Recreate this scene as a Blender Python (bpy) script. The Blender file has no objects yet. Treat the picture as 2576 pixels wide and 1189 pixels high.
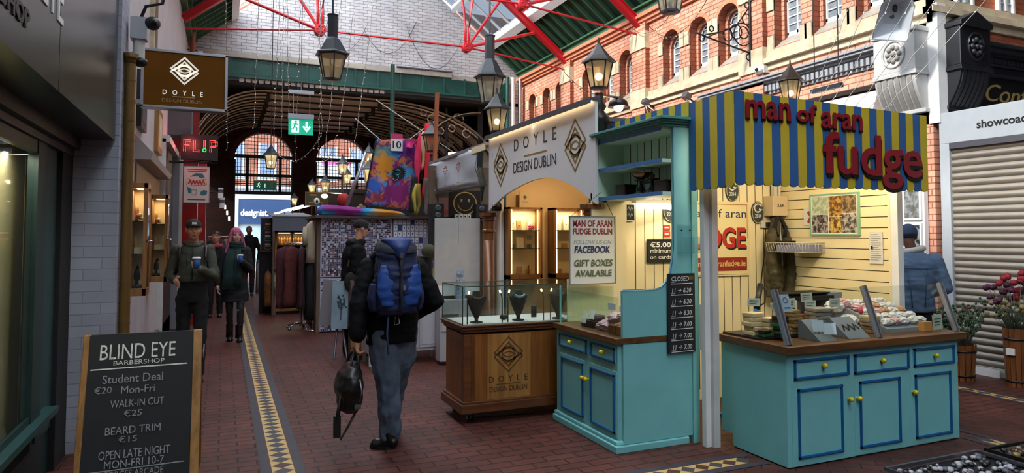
# Victorian market arcade: fudge kiosk, jeweller's stall, passers-by
import bpy, bmesh, math, random
from mathutils import Vector, Matrix, Euler, noise
random.seed(7)
sc = bpy.context.scene
COL = sc.collection
R = math.radians
PI = math.pi
# ---------------------------------------------------------------- camera
cd = bpy.data.cameras.new('camera'); cam = bpy.data.objects.new('camera', cd); COL.objects.link(cam)
cam.location = (0, 0, 1.62); cam.rotation_euler = (R(92.5), 0, R(-23.2))
cd.sensor_width = 36; cd.lens = 36*1697/2576; cd.shift_y = -78.5/2576; cd.clip_end = 200; cd.clip_start = .02
sc.camera = cam
# ---------------------------------------------------------------- sky, sun, exposure
w = bpy.data.worlds.new('sky'); sc.world = w; w.use_nodes = True
bg = w.node_tree.nodes['Background']; bg.inputs[0].default_value = (.84, .91, 1, 1); bg.inputs[1].default_value = 7.5
sl = bpy.data.lights.new('sun', 'SUN'); so = bpy.data.objects.new('sun', sl); COL.objects.link(so)
sl.energy = 7; sl.color = (1, .92, .82); sl.angle = R(6)
so.rotation_euler = Vector((.80, .13, -.60)).to_track_quat('-Z', 'Y').to_euler()
sc.view_settings.view_transform = 'Standard'; sc.view_settings.look = 'None'
sc.view_settings.exposure = -0.08; sc.view_settings.gamma = 1; sc.view_settings.use_curve_mapping = False
sc.cycles.transparent_max_bounces = 16

# ---------------------------------------------------------------- helpers
def s2l(c):
    return c/12.92 if c <= .04045 else ((c+.055)/1.055)**2.4
def rgb(h):
    if isinstance(h, str):
        h = h.lstrip('#'); return tuple(s2l(int(h[i:i+2], 16)/255) for i in (0, 2, 4))
    return h
MATS = {}
def new_mat(name):
    m = bpy.data.materials.new(name); m.use_nodes = True; nt = m.node_tree
    return m, nt, nt.nodes['Principled BSDF'], nt.nodes, nt.links
def mat(name, col, rough=.6, metal=0, var=.0, vs=8., bump=0., bs=40., spec=None, emit=None, es=0, vec=None, stretch=None, coat=0):
    if name in MATS: return MATS[name]
    m, nt, b, N, L = new_mat(name); c = rgb(col)
    b.inputs['Base Color'].default_value = (*c, 1); b.inputs['Roughness'].default_value = rough; b.inputs['Metallic'].default_value = metal
    if spec is not None: b.inputs['Specular IOR Level'].default_value = spec
    if coat: b.inputs['Coat Weight'].default_value = coat; b.inputs['Coat Roughness'].default_value = .2
    if emit: b.inputs['Emission Color'].default_value = (*rgb(emit), 1); b.inputs['Emission Strength'].default_value = es
    src = None
    if var or bump:
        g = N.new('ShaderNodeNewGeometry'); src = g.outputs['Position']
        if stretch:
            mp = N.new('ShaderNodeMapping'); mp.inputs['Scale'].default_value = stretch; L.new(src, mp.inputs[0]); src = mp.outputs[0]
    if var:
        n = N.new('ShaderNodeTexNoise'); n.inputs['Scale'].default_value = vs; n.inputs['Detail'].default_value = 5; L.new(src, n.inputs['Vector'])
        r = N.new('ShaderNodeMapRange'); r.inputs[1].default_value = .3; r.inputs[2].default_value = .7; r.inputs[3].default_value = 1-var; r.inputs[4].default_value = 1+var
        L.new(n.outputs[0], r.inputs[0])
        mx = N.new('ShaderNodeMix'); mx.data_type = 'RGBA'; mx.blend_type = 'MULTIPLY'; mx.inputs[0].default_value = 1
        mx.inputs[6].default_value = (*c, 1); L.new(r.outputs[0], mx.inputs[7]); L.new(mx.outputs[2], b.inputs['Base Color'])
    if bump:
        n2 = N.new('ShaderNodeTexNoise'); n2.inputs['Scale'].default_value = bs; n2.inputs['Detail'].default_value = 4; L.new(src, n2.inputs['Vector'])
        bp = N.new('ShaderNodeBump'); bp.inputs['Strength'].default_value = bump; bp.inputs['Distance'].default_value = .01; L.new(n2.outputs[0], bp.inputs['Height']); L.new(bp.outputs[0], b.inputs['Normal'])
    MATS[name] = m; return m
def brick(name, c1, c2, mortar, bw, bh, axis, ms=.008, rough=.85, rot=0, bump=.4, off=.5, var=.35, spec=.3, bias=0, sq=1):
    """brick pattern on one of the planes XY / XZ / YZ, world sized"""
    m, nt, b, N, L = new_mat(name)
    g = N.new('ShaderNodeNewGeometry'); sp = N.new('ShaderNodeSeparateXYZ'); L.new(g.outputs['Position'], sp.inputs[0])
    cb = N.new('ShaderNodeCombineXYZ'); ix = {'X': 0, 'Y': 1, 'Z': 2}
    L.new(sp.outputs[ix[axis[0]]], cb.inputs[0]); L.new(sp.outputs[ix[axis[1]]], cb.inputs[1]); src = cb.outputs[0]
    if rot:
        mp = N.new('ShaderNodeMapping'); mp.inputs['Rotation'].default_value = (0, 0, R(rot)); L.new(src, mp.inputs[0]); src = mp.outputs[0]
    t = N.new('ShaderNodeTexBrick'); t.offset = off; L.new(src, t.inputs['Vector'])
    t.inputs['Color1'].default_value = (*rgb(c1), 1); t.inputs['Color2'].default_value = (*rgb(c2), 1); t.inputs['Mortar'].default_value = (*rgb(mortar), 1)
    t.inputs['Scale'].default_value = 1; t.inputs['Brick Width'].default_value = bw; t.inputs['Row Height'].default_value = bh; t.inputs['Mortar Size'].default_value = ms
    t.inputs['Mortar Smooth'].default_value = .3; t.inputs['Bias'].default_value = bias
    n = N.new('ShaderNodeTexNoise'); n.inputs['Scale'].default_value = 2.2; n.inputs['Detail'].default_value = 7; L.new(g.outputs['Position'], n.inputs['Vector'])
    r = N.new('ShaderNodeMapRange'); r.inputs[1].default_value = .3; r.inputs[2].default_value = .7; r.inputs[3].default_value = 1-var; r.inputs[4].default_value = 1+var; L.new(n.outputs[0], r.inputs[0])
    mx = N.new('ShaderNodeMix'); mx.data_type = 'RGBA'; mx.blend_type = 'MULTIPLY'; mx.inputs[0].default_value = 1
    L.new(t.outputs['Color'], mx.inputs[6]); L.new(r.outputs[0], mx.inputs[7]); L.new(mx.outputs[2], b.inputs['Base Color'])
    b.inputs['Roughness'].default_value = rough; b.inputs['Specular IOR Level'].default_value = spec
    bp = N.new('ShaderNodeBump'); bp.inputs['Strength'].default_value = bump; bp.inputs['Distance'].default_value = .006; bp.invert = True
    L.new(t.outputs['Fac'], bp.inputs['Height']); L.new(bp.outputs[0], b.inputs['Normal'])
    MATS[name] = m; return m
def glass(name, tint=(.93, .96, .95), refl=.12, rough=.02, dirt=0, dirtcol=(.5, .55, .55)):
    m = bpy.data.materials.new(name); m.use_nodes = True; N = m.node_tree.nodes; L = m.node_tree.links; N.clear()
    o = N.new('ShaderNodeOutputMaterial'); t = N.new('ShaderNodeBsdfTransparent'); t.inputs[0].default_value = (*tint, 1)
    gl = N.new('ShaderNodeBsdfGlossy'); gl.inputs['Roughness'].default_value = rough
    lw = N.new('ShaderNodeLayerWeight'); lw.inputs[0].default_value = .5; pw = N.new('ShaderNodeMath'); pw.operation = 'POWER'; pw.inputs[1].default_value = 4; L.new(lw.outputs['Facing'], pw.inputs[0])
    ma = N.new('ShaderNodeMath'); ma.operation = 'MULTIPLY_ADD'; ma.inputs[1].default_value = refl*4; ma.inputs[2].default_value = refl*.3; L.new(pw.outputs[0], ma.inputs[0])
    mx = N.new('ShaderNodeMixShader'); L.new(ma.outputs[0], mx.inputs[0]); L.new(t.outputs[0], mx.inputs[1]); L.new(gl.outputs[0], mx.inputs[2])
    out = mx.outputs[0]
    if dirt:
        d = N.new('ShaderNodeBsdfTranslucent'); d.inputs[0].default_value = (*dirtcol, 1)
        d2 = N.new('ShaderNodeMixShader'); d2.inputs[0].default_value = dirt; L.new(out, d2.inputs[1]); L.new(d.outputs[0], d2.inputs[2]); out = d2.outputs[0]
    L.new(out, o.inputs[0]); MATS[name] = m; return m
def wood(name, c1, c2, axis=2, scale=6, rough=.45, coat=0):
    """grain running along one world axis"""
    m, nt, b, N, L = new_mat(name)
    g = N.new('ShaderNodeNewGeometry'); mp = N.new('ShaderNodeMapping'); s = [scale*4]*3; s[axis] = scale*.25
    mp.inputs['Scale'].default_value = s; L.new(g.outputs['Position'], mp.inputs[0])
    n = N.new('ShaderNodeTexNoise'); n.inputs['Scale'].default_value = 1; n.inputs['Detail'].default_value = 6; n.inputs['Distortion'].default_value = .6; L.new(mp.outputs[0], n.inputs['Vector'])
    cr = N.new('ShaderNodeValToRGB'); cr.color_ramp.elements[0].color = (*rgb(c1), 1); cr.color_ramp.elements[1].color = (*rgb(c2), 1)
    cr.color_ramp.elements[0].position = .35; cr.color_ramp.elements[1].position = .68; L.new(n.outputs[0], cr.inputs[0])
    L.new(cr.outputs[0], b.inputs['Base Color']); b.inputs['Roughness'].default_value = rough; b.inputs['Coat Weight'].default_value = coat
    bp = N.new('ShaderNodeBump'); bp.inputs['Strength'].default_value = .15; bp.inputs['Distance'].default_value = .003; L.new(n.outputs[0], bp.inputs['Height']); L.new(bp.outputs[0], b.inputs['Normal'])
    MATS[name] = m; return m
def glow(name, col, s):
    m = bpy.data.materials.new(name); m.use_nodes = True; b = m.node_tree.nodes['Principled BSDF']
    c = rgb(col); b.inputs['Base Color'].default_value = (*c, 1); b.inputs['Emission Color'].default_value = (*c, 1); b.inputs['Emission Strength'].default_value = s
    MATS[name] = m; return m
M = MATS
# planes for lettering: columns are text-right, text-up, outward normal
def FY(x, y, z): return Matrix(((1, 0, 0, x), (0, 0, -1, y), (0, 1, 0, z), (0, 0, 0, 1)))      # faces -Y
def FX(x, y, z): return Matrix(((0, 0, -1, x), (-1, 0, 0, y), (0, 1, 0, z), (0, 0, 0, 1)))     # faces -X
def GX(x, y, z): return Matrix(((0, 0, 1, x), (1, 0, 0, y), (0, 1, 0, z), (0, 0, 0, 1)))       # faces +X
WO = {}   # world origin of each empty / part
class MB:
    def __init__(s): s.v = []; s.f = []; s.m = []; s.sm = []; s.mats = []
    def mi(s, m):
        if m not in s.mats: s.mats.append(m)
        return s.mats.index(m)
    def add(s, vs, fs, m, sm=False, T=None):
        n = len(s.v); i = s.mi(m)
        for v in vs:
            v = Vector(v); s.v.append(T @ v if T else v)
        for f in fs: s.f.append([n+k for k in f]); s.m.append(i); s.sm.append(sm)
        return s
    def box(s, x0, y0, z0, x1, y1, z1, m, T=None):
        vs = [(x, y, z) for z in (z0, z1) for y in (y0, y1) for x in (x0, x1)]
        fs = [(0, 2, 3, 1), (4, 5, 7, 6), (0, 1, 5, 4), (2, 6, 7, 3), (0, 4, 6, 2), (1, 3, 7, 5)]
        return s.add(vs, fs, m, False, T)
    def bc(s, c, d, m, rz=0, rx=0, ry=0):
        T = Matrix.Translation(c) @ Euler((rx, ry, rz)).to_matrix().to_4x4()
        return s.box(-d[0]/2, -d[1]/2, -d[2]/2, d[0]/2, d[1]/2, d[2]/2, m, T)
    def prism(s, poly, ax, a0, a1, m, T=None, sm=False):
        n = len(poly)
        def p(u, v, a): return {'X': (a, u, v), 'Y': (u, a, v), 'Z': (u, v, a)}[ax]
        vs = [p(u, v, a0) for u, v in poly]+[p(u, v, a1) for u, v in poly]
        fs = [tuple(range(n)), tuple(range(2*n-1, n-1, -1))]+[(i, i+n, (i+1) % n+n, (i+1) % n) for i in range(n)]
        return s.add(vs, fs, m, sm, T)
    def strip(s, P, Q, m, sm=False, closed=False):
        n = len(P); k = n if closed else n-1
        return s.add(list(P)+list(Q), [(i, (i+1) % n, (i+1) % n+n, i+n) for i in range(k)], m, sm)
    def cyl(s, p0, p1, r0, m, r1=None, n=12, sm=True, caps=True):
        p0 = Vector(p0); p1 = Vector(p1); r1 = r0 if r1 is None else r1; d = p1-p0
        q = d.to_track_quat('Z', 'Y').to_matrix(); a = q @ Vector((1, 0, 0)); b = q @ Vector((0, 1, 0))
        vs = []
        for p, r in ((p0, r0), (p1, r1)):
            for i in range(n): t = 2*PI*i/n; vs.append(p+(a*math.cos(t)+b*math.sin(t))*r)
        s.add(vs, [(i, (i+1) % n, (i+1) % n+n, i+n) for i in range(n)], m, sm)
        if caps: s.add(vs[:n], [tuple(range(n-1, -1, -1))], m); s.add(vs[n:], [tuple(range(n))], m)
        return s
    def tube(s, pts, r, m, n=6, closed=False, sm=True, flat=None):
        pts = [Vector(p) for p in pts]; N_ = len(pts); vs = []
        up = Vector((0, 0, 1))
        for i, p in enumerate(pts):
            a = pts[(i-1) % N_] if (closed or i > 0) else p; b = pts[(i+1) % N_] if (closed or i < N_-1) else p
            d = (b-a).normalized() if (b-a).length > 1e-9 else Vector((0, 0, 1))
            u = up.cross(d)
            if u.length < .05: u = Vector((1, 0, 0)).cross(d)
            u.normalize(); v = d.cross(u)
            rr = r[i] if isinstance(r, (list, tuple)) else r
            for k in range(n):
                t = 2*PI*k/n+PI/n; fu, fv = (1, 1) if flat is None else flat
                vs.append(p+(u*math.cos(t)*fu+v*math.sin(t)*fv)*rr)
        fs = []
        for i in range(N_ if closed else N_-1):
            j = (i+1) % N_
            for k in range(n): fs.append((i*n+k, i*n+(k+1) % n, j*n+(k+1) % n, j*n+k))
        if not closed: fs += [tuple(range(n-1, -1, -1)), tuple(range((N_-1)*n, N_*n))]
        return s.add(vs, fs, m, sm)
    def lathe(s, prof, c, m, n=16, sm=True, T=None, ph=0, sx=1, sy=1):
        vs = []
        for r, z in prof:
            for k in range(n): t = 2*PI*k/n+ph; vs.append((c[0]+r*sx*math.cos(t), c[1]+r*sy*math.sin(t), c[2]+z))
        fs = []
        for i in range(len(prof)-1):
            for k in range(n): fs.append((i*n+k, i*n+(k+1) % n, (i+1)*n+(k+1) % n, (i+1)*n+k))
        fs += [tuple(range(n-1, -1, -1)), tuple(range((len(prof)-1)*n, len(prof)*n))]
        return s.add(vs, fs, m, sm, T)
    def sph(s, c, r, m, nu=10, nv=7, T=None, sm=True):
        if not isinstance(r, (tuple, list)): r = (r, r, r)
        prof = [(max(math.sin(PI*i/nv), .001), -math.cos(PI*i/nv)) for i in range(nv+1)]
        vs = []; fs = []
        for a, z in prof:
            for k in range(nu): t = 2*PI*k/nu; vs.append((c[0]+r[0]*a*math.cos(t), c[1]+r[1]*a*math.sin(t), c[2]+r[2]*z))
        for i in range(nv):
            for k in range(nu): fs.append((i*nu+k, i*nu+(k+1) % nu, (i+1)*nu+(k+1) % nu, (i+1)*nu+k))
        fs += [tuple(range(nu-1, -1, -1)), tuple(range(nv*nu, (nv+1)*nu))]
        return s.add(vs, fs, m, sm, T)
    def text(s, t, T, m, size=.1, w=None, h=None, ext=.0015, bold=0, shear=0, al='CENTER', sp=1.0):
        cu = bpy.data.curves.new('t', 'FONT'); cu.body = t; cu.size = 1 if (w or h) else size; cu.extrude = ext; cu.offset = min(bold*3, .03); cu.shear = shear
        cu.align_x = al; cu.align_y = 'CENTER'; cu.space_character = sp; cu.resolution_u = 3
        o = bpy.data.objects.new('t', cu); COL.objects.link(o)
        me = bpy.data.meshes.new_from_object(o.evaluated_get(bpy.context.evaluated_depsgraph_get()))
        vs = [v.co.copy() for v in me.vertices]; fs = [tuple(p.vertices) for p in me.polygons]
        bpy.data.objects.remove(o); bpy.data.curves.remove(cu); bpy.data.meshes.remove(me)
        if not vs: return s
        x0 = min(v.x for v in vs); x1 = max(v.x for v in vs); y0 = min(v.y for v in vs); y1 = max(v.y for v in vs)
        if w or h:
            kx = w/(x1-x0) if w else h/(y1-y0); ky = h/(y1-y0) if h else kx
            cx = {'CENTER': (x0+x1)/2, 'LEFT': x0, 'RIGHT': x1}[al]
            for v in vs: v.x = (v.x-cx)*kx; v.y = (v.y-(y0+y1)/2)*ky
        return s.add(vs, fs, m, False, T)
    def mesh(s, name, off):
        me = bpy.data.meshes.new(name); me.from_pydata([v-off for v in s.v], [], s.f)
        for k in s.mats: me.materials.append(k)
        me.polygons.foreach_set('material_index', s.m); me.polygons.foreach_set('use_smooth', s.sm); me.update(); return me
    def build(s, name, parent=None, label=None, cat=None, group=None, kind=None, bev=0, local=False, fix=True):
        if parent is None:
            xs = [v.x for v in s.v]; ys = [v.y for v in s.v]; zs = [v.z for v in s.v]
            off = Vector(((min(xs)+max(xs))/2, (min(ys)+max(ys))/2, min(zs)))
        else: off = Vector((0, 0, 0)) if local else WO[parent.name]
        me = s.mesh(name, off)
        if fix:
            bm = bmesh.new(); bm.from_mesh(me); bmesh.ops.recalc_face_normals(bm, faces=bm.faces); bm.to_mesh(me); bm.free()
        o = bpy.data.objects.new(name, me); COL.objects.link(o)
        if parent is None: o.location = off; WO[o.name] = off
        else: o.parent = parent; WO[o.name] = WO[parent.name] if not local else Vector((0, 0, 0))
        if bev:
            b = o.modifiers.new('bevel', 'BEVEL'); b.width = bev; b.segments = 2; b.limit_method = 'ANGLE'; b.angle_limit = R(40)
        tag(o, label, cat, group, kind); return o
def tag(o, label=None, cat=None, group=None, kind=None):
    if label: o['label'] = label
    if cat: o['category'] = cat
    if group: o['group'] = group
    if kind: o['kind'] = kind
    return o
def thing(name, label, cat, loc, rz=0, group=None):
    o = bpy.data.objects.new(name, None); COL.objects.link(o); o.location = loc; o.rotation_euler = (0, 0, rz); o.empty_display_size = .1
    WO[o.name] = Vector(loc); return tag(o, label, cat, group)
def dup(root, loc, rz=None, label=None, group=None):
    kids = {}
    for o in COL.objects:
        if o.parent: kids.setdefault(o.parent.name, []).append(o)
    def cp(o, p):
        c = o.copy(); COL.objects.link(c)
        if p: c.parent = p
        for k in kids.get(o.name, []): cp(k, c)
        return c
    r = cp(root, None); r.location = loc
    if rz is not None: r.rotation_euler = (0, 0, rz)
    if label: r['label'] = label
    if group: r['group'] = group
    return r
def struct(mb, name, parent=None, bev=0, label=None):
    return mb.build(name, parent, kind=None if parent else 'structure', bev=bev, label=label)
def lerp(a, b, t): return a+(b-a)*t
def arcpts(c, r, a0, a1, n): return [(c[0]+r*math.cos(lerp(a0, a1, i/n)), c[1]+r*math.sin(lerp(a0, a1, i/n))) for i in range(n+1)]
def spot(name, loc, tgt, e, col, size=70, blend=.6, r=.03):
    l = bpy.data.lights.new(name, 'SPOT'); o = bpy.data.objects.new(name, l); COL.objects.link(o); o.location = loc
    l.energy = e; l.color = col; l.spot_size = R(size); l.spot_blend = blend; l.shadow_soft_size = r
    o.rotation_euler = (Vector(tgt)-Vector(loc)).to_track_quat('-Z', 'Y').to_euler(); return o
def point(name, loc, e, col, r=.03):
    l = bpy.data.lights.new(name, 'POINT'); o = bpy.data.objects.new(name, l); COL.objects.link(o); o.location = loc; l.energy = e; l.color = col; l.shadow_soft_size = r; return o
def area(name, loc, tgt, e, col, sx, sy):
    l = bpy.data.lights.new(name, 'AREA'); o = bpy.data.objects.new(name, l); COL.objects.link(o); o.location = loc
    l.energy = e; l.color = col; l.shape = 'RECTANGLE'; l.size = sx; l.size_y = sy
    o.rotation_euler = (Vector(tgt)-Vector(loc)).to_track_quat('-Z', 'Y').to_euler(); return o
# ---------------------------------------------------------------- materials
mat('aqua', '#78bcbc', .55, var=.06, vs=3, bump=.05, bs=25)
mat('aqua_pale', '#cfe6cf', .6, var=.04)
mat('blue_trim', '#0d5a92', .5)
mat('blue_edge', '#3f74a8', .5)
mat('yellow_knob', '#d8bd10', .25, coat=.5)
wood('worktop', '#4a2f18', '#6e4a2a', 0, 8, .4)
wood('worktop_y', '#4a2f18', '#6e4a2a', 1, 8, .4)
mat('cream', '#ecdcae', .7, var=.04, vs=4)
mat('cream_dark', '#4a3c22', .8)
mat('white', '#e4e4e2', .55, var=.04)
mat('white_gloss', '#dcdcdc', .35)
mat('offwhite', '#c9c6c0', .7, var=.08, vs=5)
mat('black', '#0c0c0d', .5)
mat('black_soft', '#121214', .85, var=.2, vs=20)
mat('iron', '#17171a', .4, .2)
mat('lamp_iron', '#22262c', .45, .1, var=.1)
mat('brown_iron', '#2e221c', .4, .2, var=.15)
mat('red_paint', '#c8202a', .4, coat=.3, var=.06)
mat('red_deep', '#a01c22', .5)
mat('green_beam', '#114a41', .45, var=.25, vs=3, bump=.1, bs=8)
mat('green_dark', '#1c3a33', .6, var=.2)
mat('green_board', '#24382c', .7, var=.2, vs=6)
mat('green_rafter', '#3c6a4c', .6, var=.15)
mat('stone', '#c8b79a', .85, var=.2, vs=6, bump=.2, bs=30)
mat('stone_grey', '#a8a398', .85, var=.15, vs=5, bump=.2)
mat('gold', '#73562a', .5, .4, var=.15)
mat('chrome', '#b9bcc0', .2, .9)
mat('alu', '#a9abb2', .35, .7)
mat('alu_dark', '#6c6e76', .35, .7)
mat('paper', '#d9d7cf', .8)
mat('paper_blue', '#bcc6cc', .8)
mat('grey_panel', '#b2b0ac', .8, var=.05, vs=10)
mat('skin', '#b98468', .55, var=.06, vs=30, spec=.3)
mat('skin_dark', '#5b3a2a', .55, var=.06, vs=30, spec=.3)
mat('plastic', '#c9c4b4', .4)
mat('chalk', '#d2d2cc', .9, var=.25, vs=60)
mat('chalk_dim', '#8f9292', .9, var=.35, vs=60)
mat('slate', '#16171b', .75, var=.2, vs=9)
wood('oak', '#6a3e18', '#945a22', 2, 5, .4, .2)
wood('oak_dark', '#4e2a14', '#6f3e1c', 0, 5, .4, .2)
wood('oak_pale', '#8a5c28', '#ad7a3a', 2, 5, .5)
wood('frame_wood', '#7d5626', '#a8783c', 2, 6, .5)
wood('cab_wood', '#7a5028', '#a2723e', 2, 5, .4)
wood('column_wood', '#5c3216', '#8a5426', 2, 5, .35, .3)
wood('grey_wood', '#4a3a30', '#7a6452', 2, 5, .8)
glass('glass')
glass('glass_case', (.90, .96, .94), .13)
glass('skylight', (.93, .95, .96), .08, .05, .03, (.5, .55, .6)); glass('skylight_dirty_dim', (.055, .063, .072), .1, .15, .10, (.09, .105, .12))  # dirty right slope tinted extra dark to dim the sky; left clear for light
glass('lamp_glass', (.80, .74, .58), .1, .1, .32, (.75, .70, .55))
glass('lamp_glass_pale', (.85, .88, .78), .15, .1, .45, (.85, .88, .78))
glow('bulb_warm', '#ffd9a0', 9)
glow('tube_light', '#fff6e2', 7)
glow('led_warm', '#ffd8a2', 4)
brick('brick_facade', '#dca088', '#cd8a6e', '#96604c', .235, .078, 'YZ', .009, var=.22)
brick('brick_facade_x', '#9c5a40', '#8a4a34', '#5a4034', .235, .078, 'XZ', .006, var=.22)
brick('brick_white', '#c4c2c4', '#b6b4b6', '#827f80', .235, .082, 'XZ', .007, var=.10, bump=.7)
brick('brick_white_pier', '#a4a7b2', '#9a9ca8', '#8e909b', .24, .085, 'XZ', .004, var=.1, bump=.8)
brick('brick_dark', '#3c1f1a', '#2c1612', '#171010', .235, .078, 'XZ', .006)
brick('brick_street', '#8f5a48', '#82503e', '#5c443a', .235, .078, 'XZ', .006)
brick('floor_brick', '#5c3229', '#4e2a24', '#241716', .255, .105, 'XY', .0075, .5, var=.3, bump=.5, spec=.28)
brick('floor_brick_diag', '#54302a', '#452722', '#1c1210', .22, .11, 'XY', .004, .5, rot=42, var=.3, spec=.28)
# ================================================================ THE SETTING
XL, XR, YB = -.85, 8.1, 18.2
# floor
m = MB()
m.box(-6, -17, -.12, 2.3, 48, 0, M['floor_brick']); m.box(2.3, 3.96, -.12, 13, 48, 0, M['floor_brick']); m.box(2.3, -17, -.12, 14, 3.96, 0, M['floor_brick_diag'])
struct(m, 'floor')
mat('tile_yellow', '#bf9d60', .6, var=.15, vs=15); mat('tile_grey', '#3d3a40', .6, var=.15, vs=12); mat('tile_brown', '#4b2a22', .6, var=.15, vs=12); mat('tile_band', '#34313a', .6, var=.15, vs=6)
def tile_strip(name, along, c, a0, a1, wd=.145, pitch=.125, z=.003):
    m = MB(); n = int((a1-a0)/pitch); h = wd/2
    def P(u, v, zz=z): return (c+u, v, zz) if along == 'Y' else (v, c+u, zz)
    for i in range(n):
        v = a0+i*pitch; mid = v+pitch/2
        g = M['tile_brown'] if (i % 2 and along == 'X') or (along == 'Y' and random.random() < .25) else M['tile_grey']
        m.add([P(-h, mid), P(0, v), P(h, mid), P(0, v+pitch)], [(0, 1, 2, 3)], g)
        for sg in (-1, 1):
            m.add([P(sg*h, v-pitch/2), P(0, v), P(sg*h, v+pitch/2)], [(0, 1, 2)], M['tile_yellow'])
    for sg in (-1, 1):
        for u0, u1, mm in ((h, h+.012, M['tile_brown']), (h+.012, h+.07, M['tile_band'])):
            A = [P(sg*u0, a0), P(sg*u1, a0), P(sg*u1, a1), P(sg*u0, a1)]
            m.add(A, [(0, 1, 2, 3)], mm)
    struct(m, name)
tile_strip('trim_1', 'Y', .412, -2, 24)
tile_strip('trim_2', 'X', 3.87, 1.0, 3.6, .12, .12)
tile_strip('trim_3', 'Y', 5.57, -1, 3.78, .11, .2)
tile_strip('trim_4', 'Y', 7.2, -1, 14, .11, .16)
# left wall (plastered, painted) with its piers
mat('wall_paint', '#b9b3b6', .75, var=.08, vs=3, bump=.05)
m = MB(); m.box(XL-.3, 6.35, 0, XL, 25, 6.4, M['wall_paint']); m.box(-1.9, -16, 3.0, -1.2, 6.35, 6.4, M['wall_paint']); struct(m, 'wall_left')
m = MB(); m.box(-1.10, 5.94, 0, -.745, 6.36, 6.4, M['brick_white_pier']); struct(m, 'wall_left_pier')
# dark baseboard of the shop row
m = MB(); m.box(XL, 6.36, 0, XL+.05, 18, .28, M['grey_wood']); struct(m, 'baseboard_left')
# tiled pilasters of the red shop
m = MB(); m.box(XL-.02, 13.4, 0, XL+.42, 13.75, 4.2, mat('red_tile', '#8f1c1c', .3, var=.2, vs=6)); struct(m, 'trim_5')
m = MB(); m.box(XL-.02, 16.2, 0, XL+.5, 16.6, 3.6, M['red_tile']); struct(m, 'trim_6')
# wall behind the camera and right hand ground floor
m = MB(); m.box(-2, -16.3, 0, 14, -16, 10, M['brick_dark']); struct(m, 'wall_front')
# back gable over the passage
m = MB(); m.prism([(XL, 6.16), (XR, 6.16), (XR, 6.36), (3.62, 9.9), (XL, 6.36)], 'Y', YB, YB+.35, M['brick_white'])
m.box(7.62, YB-.0, 0, XR, YB+.35, 6.16, M['brick_white']); struct(m, 'wall_back')
m = MB(); m.box(XL, YB-.12, 6.06, 5.9, YB+.02, 6.2, M['stone_grey']); m.box(5.9, YB-.06, 6.02, 7.62, YB+.02, 6.16, M['stone_grey']); m.box(4.3, YB-.16, 6.2, 5.9, YB, 6.24, M['alu_dark']); struct(m, 'trim_7', bev=.01)
m = MB(); m.box(XL, YB-.05, 5.6, 7.62, YB+.3, 6.06, M['green_beam']); m.box(XL, YB-.14, 5.56, 7.62, YB+.3, 5.61, M['green_beam'])
for i in range(14): x = XL+.3+i*.62; m.box(x, YB-.09, 5.6, x+.05, YB-.04, 6.06, M['green_beam'])
for i in range(110): x = XL+.1+i*.077; m.sph((x, YB-.055, 5.66), .012, M['green_beam'], 5, 4); m.sph((x, YB-.055, 5.98), .012, M['green_beam'], 5, 4)
struct(m, 'trim_8')
m = MB()
for i in range(24): x = .32+i*.155; m.box(x, YB-.02, 5.47, x+.11, YB+.02, 5.555, M['white'])
struct(m, 'trim_9')
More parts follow.
